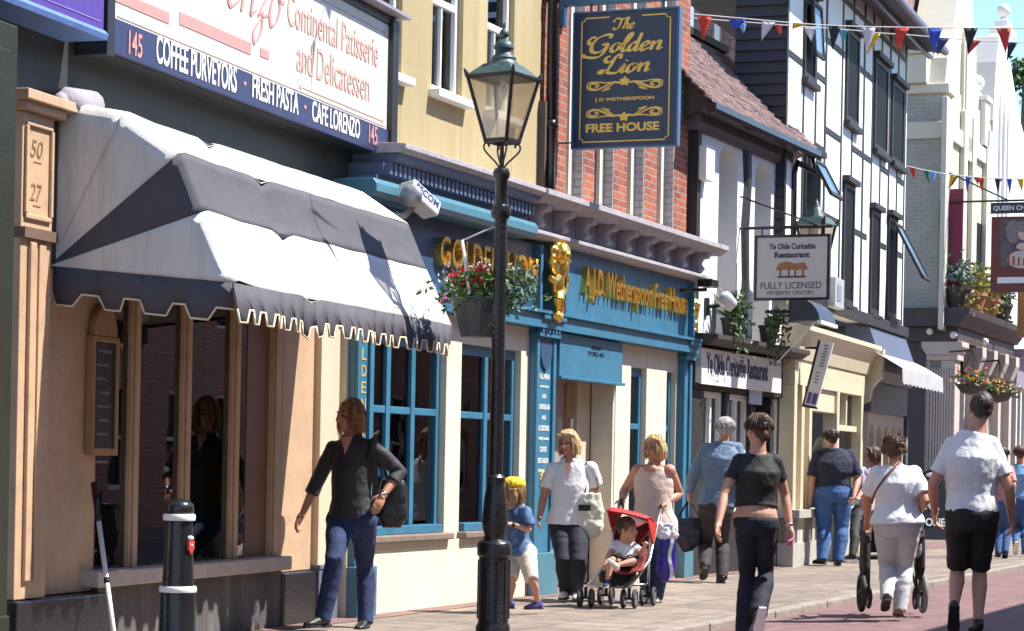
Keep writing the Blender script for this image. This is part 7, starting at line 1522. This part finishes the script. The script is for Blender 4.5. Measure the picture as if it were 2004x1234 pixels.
for px in (1686, 1806):
    c = ww(px, 1170, .12); c.z = .17; mb = MB(); mb.tube([c+F180*.15*math.cos(a)+UPV*.15*math.sin(a) for a in np.linspace(0, 2*math.pi, 33)], .023, 10, cap=False); wv = mb.build('wheel', M('grey_wheel_tyre', (.17, .17, .18) if px > 1700 else (.03, .03, .03), .6) if px > 1700 else m_rub, wc, smooth=True)
    mb = MB(); mb.tube([c-S180*.02, c+S180*.02], .03, 12)
    for k in range(5): a = k*1.257; mb.tube([c, c+F180*.14*math.cos(a)+UPV*.14*math.sin(a)], .012, 6)
    mb.build('spoke_hub', m_rub, wv)
    x2 = px+(14 if px < 1700 else -14); c2 = ww(x2, 1175, .62); c2.z = .1; mb = MB(); mb.tube([c2+F180*.085*math.cos(a)+UPV*.085*math.sin(a) for a in np.linspace(0, 2*math.pi, 25)], .018, 8, cap=False); cw_ = mb.build('castor', m_rub, wc, smooth=True)
    mb = MB(); b0 = Vector((c.x, c.y, .17))+(S180*.06 if px < 1700 else -S180*.06); hg = J['wa' if px < 1700 else 'wb']+F180*.06
    mb.tube([b0, b0+UPV*.4, Vector((b0.x, b0.y, hg.z-.08)), hg], .013, 8); mb.tube([b0+UPV*.33, b0+UPV*.33+F180*.5, Vector((c2.x, c2.y, .2)), c2], .013, 8); mb.tube([b0, Vector((c2.x, c2.y, .2))], .013, 8); mb.tube([b0+UPV*.55, b0+UPV*.55+F180*.4, b0+UPV*.33+F180*.45], .013, 8); mb.build('side_frame', m_rub, wc, smooth=True)
    mb = MB(); mb.dbox(0, 0, 0, 0, 0, 0) if False else mb.tube([b0+UPV*.57, b0+UPV*.57+F180*.34], .03, 8); mb.build('armrest', m_leather, wc, smooth=True)
a, b = ww(1700, 1070, .14), ww(1792, 1070, .14)
mb = MB(); mb.grid([[mid(a, b, i/6)+UPV*z-F180*.03*math.sin(math.pi*i/6)*-1 for i in range(7)] for z in (-.05, .1, .25, .32)]); mb.build('backrest', cloth('black_vinyl_cloth', (.015, .015, .017)), wc, smooth=True, solid=.02)
mb = MB(); mb.grid([[mid(a, b, i/6)-UPV*.08+F180*d for i in range(7)] for d in (0, .2, .42)]); mb.build('seat', MATS['black_vinyl_cloth'], wc, solid=.03)
for px, sg_ in ((1692, 1), (1800, -1)):
    b0 = ww(px, 1085, .2); mb = bag_mesh(b0, .07, .44, .34, S180, F180, taper=.9); mb.build('side_guard', MATS['black_vinyl_cloth'], wc, voxel=.012, relax=1)
    b0 = ww(px+sg_*3, 1035, .0); mb = bag_mesh(b0, .08, .26, .2, S180, F180, taper=1.1); o = mb.build('hanging_bag', cloth('dark_grey_nylon', (.04, .04, .055), .5), wc, voxel=.011, relax=1); bake(o, folds(.016, 12, 9, 3))
mb = MB(); q = ww(1796, 1040, .05); mb.ball(q, (.05, .05, .06), 10, 8); mb.ball(q-UPV*.14, (.045, .04, .09), 10, 8); mb.each('hanging_pouch', M('grey_patterned_cloth', (.25, .23, .24), .8, .8, 30), wc, smooth=True)
# 12: the man in the white T-shirt
J = rig((1898, 1240), 1.86, 184, 180, (1864, 870), (1940, 870), ((1826, 948), True, (1829, 1000), False), ((1974, 956), True, (1980, 1012), False), ((1874, 1116), False, (1867, 1188), True, 190, .95), ((1917, 1116), False, (1914, 1218), True, 180), ((1880, 1010), (1924, 1010)), (1920, 801))
t = person_root('tall man in a white T-shirt and black shorts walking away at the right', J['g'])
build_body(J, t, m_skin, {'a': ((J['wa']-J['ea'])+UPV*-.2, -J['lat'], .6, 1), 'b': ((J['wb']-J['eb']), J['lat'], .5, -1)}, fat=1.05)
trousers(J, t, m_blkc, 'shorts', bottom=.47, up=.024, flare=.02, female=False, top=.16, legfat=.97, fat=.0, amp=.009); shirt(J, t, MATS['white_jersey'], 'tshirt', hem=.02, sleeve=.72, sl_up=.024, up=.032, female=False, fat=-.006, neck=1.1, amp=.008, flare=.0)
hair(J, t, MATS['dark_hair'], 'crop', seed=81)
for k in 'ab': shoe(J, k, t, m_leather, m_rub, length=.28)
# 13, 14: people farther up the street at the right edge
J = rig((1996, 1088), 1.68, 190, 200, (1981, 916), (2015, 916), ((1972, 952), True, (1976, 985), True), ((2024, 952), True, (2024, 985), True), ((1988, 1032), False, (1988, 1062), True, 185, 1.0), ((2006, 1034), False, (2006, 1076), True, 185), ((1988, 980), (2008, 980)), (1997, 888))
t = person_root('person in a pale blue T-shirt and jeans walking away at the far right edge', J['g']); build_body(J, t, m_skin2, {'a': ((J['wa']-J['ea']), -J['lat'], .5, 1), 'b': ((J['wb']-J['eb']), J['lat'], .5, -1)}, voxel=.008)
trousers(J, t, m_jean2, 'jeans', up=.016); shirt(J, t, cloth('pale_blue_cotton', (.2, .4, .66), .1), 'tshirt', hem=.0, sleeve=.8, up=.022); hair(J, t, MATS['auburn_hair'], 'short', n=40, seed=91)
for k in 'ab': shoe(J, k, t, m_leather, m_whs)
J = rig((1962, 1092), 1.66, 182, 180, (1946, 918), (1978, 918), ((1940, 952), True, (1942, 985), True), ((1984, 950), True, (1978, 984), True), ((1954, 1034), False, (1954, 1080), True, 185), ((1970, 1034), False, (1968, 1078), True, 185, .3), ((1954, 984), (1972, 984)), (1962, 890))
t = person_root('person in jeans and a pink top mostly hidden behind the tall man in shorts', J['g']); build_body(J, t, m_skin2, {'a': ((J['wa']-J['ea']), -J['lat'], .5, 1), 'b': ((J['wb']-J['eb']), J['lat'], .5, -1)}, voxel=.009)
trousers(J, t, m_jean2, 'jeans', up=.016); shirt(J, t, cloth('dusty_pink', (.5, .24, .22), .1), 'top', hem=.0, sleeve=.8, up=.022); hair(J, t, MATS['dark_hair'], 'short', n=20, seed=95)
for k in 'ab': shoe(J, k, t, m_leather, m_rub)
# chalk A-board by the portico
g = ground(1832, 1056); ab = thing('pavement_board', 'black pavement board with white capital letters beside the portico', 'sign', g); dep = (g-CAM).dot(FWD); n_ = -FWD
a0 = g-RT0*.25; kk = dep/FPX; Hb = 1.28
mb = MB()
for s_ in (0, 1):
    off = FWD*(.0 if s_ == 0 else .45); tl = FWD*(.2 if s_ == 0 else -.2); q = [a0+off, a0+RT0*.52+off, a0+RT0*.52+off+tl+UPV*1.1, a0+off+tl+UPV*1.1]; arc = [mid(q[2], q[3], .5)+RT0*.26*math.cos(x)+UPV*.2*math.sin(x) for x in np.linspace(.0, math.pi, 9)][1:-1]
    ps__ = q[:3]+arc+q[3:]; n = len(ps__); mb.add(ps__+[p+FWD*.025 for p in ps__], [tuple(range(n)), tuple(range(2*n-1, n-1, -1))]+[(i, n+i, n+(i+1) % n, (i+1) % n) for i in range(n)])
mb.each('panel', M('blackboard', (.02, .022, .026), .5, .2, 6), ab)
mb = MB(); nrm = RT0.cross((UPV*1.1+FWD*.2).normalized()); zz = (UPV*1.1+FWD*.2).normalized()
for i, (s, w_) in enumerate((('GOOD', .4), ('FOOD', .4), ('ONE', .36))): put_text(mb, s, a0+RT0*.06+zz*(.85-.3*i)+nrm*.004, RT0, zz, w_, .15, .004, bold=.03)
mb.each('lettering', m_ltr, ab); mb = MB(); q = a0+RT0*.26+zz*1.2+nrm*.01; mb.ball(q, (.2, .02, .07), 14, 8, (RT0, nrm, zz)); mb.build('white_header', m_white, ab, smooth=True)
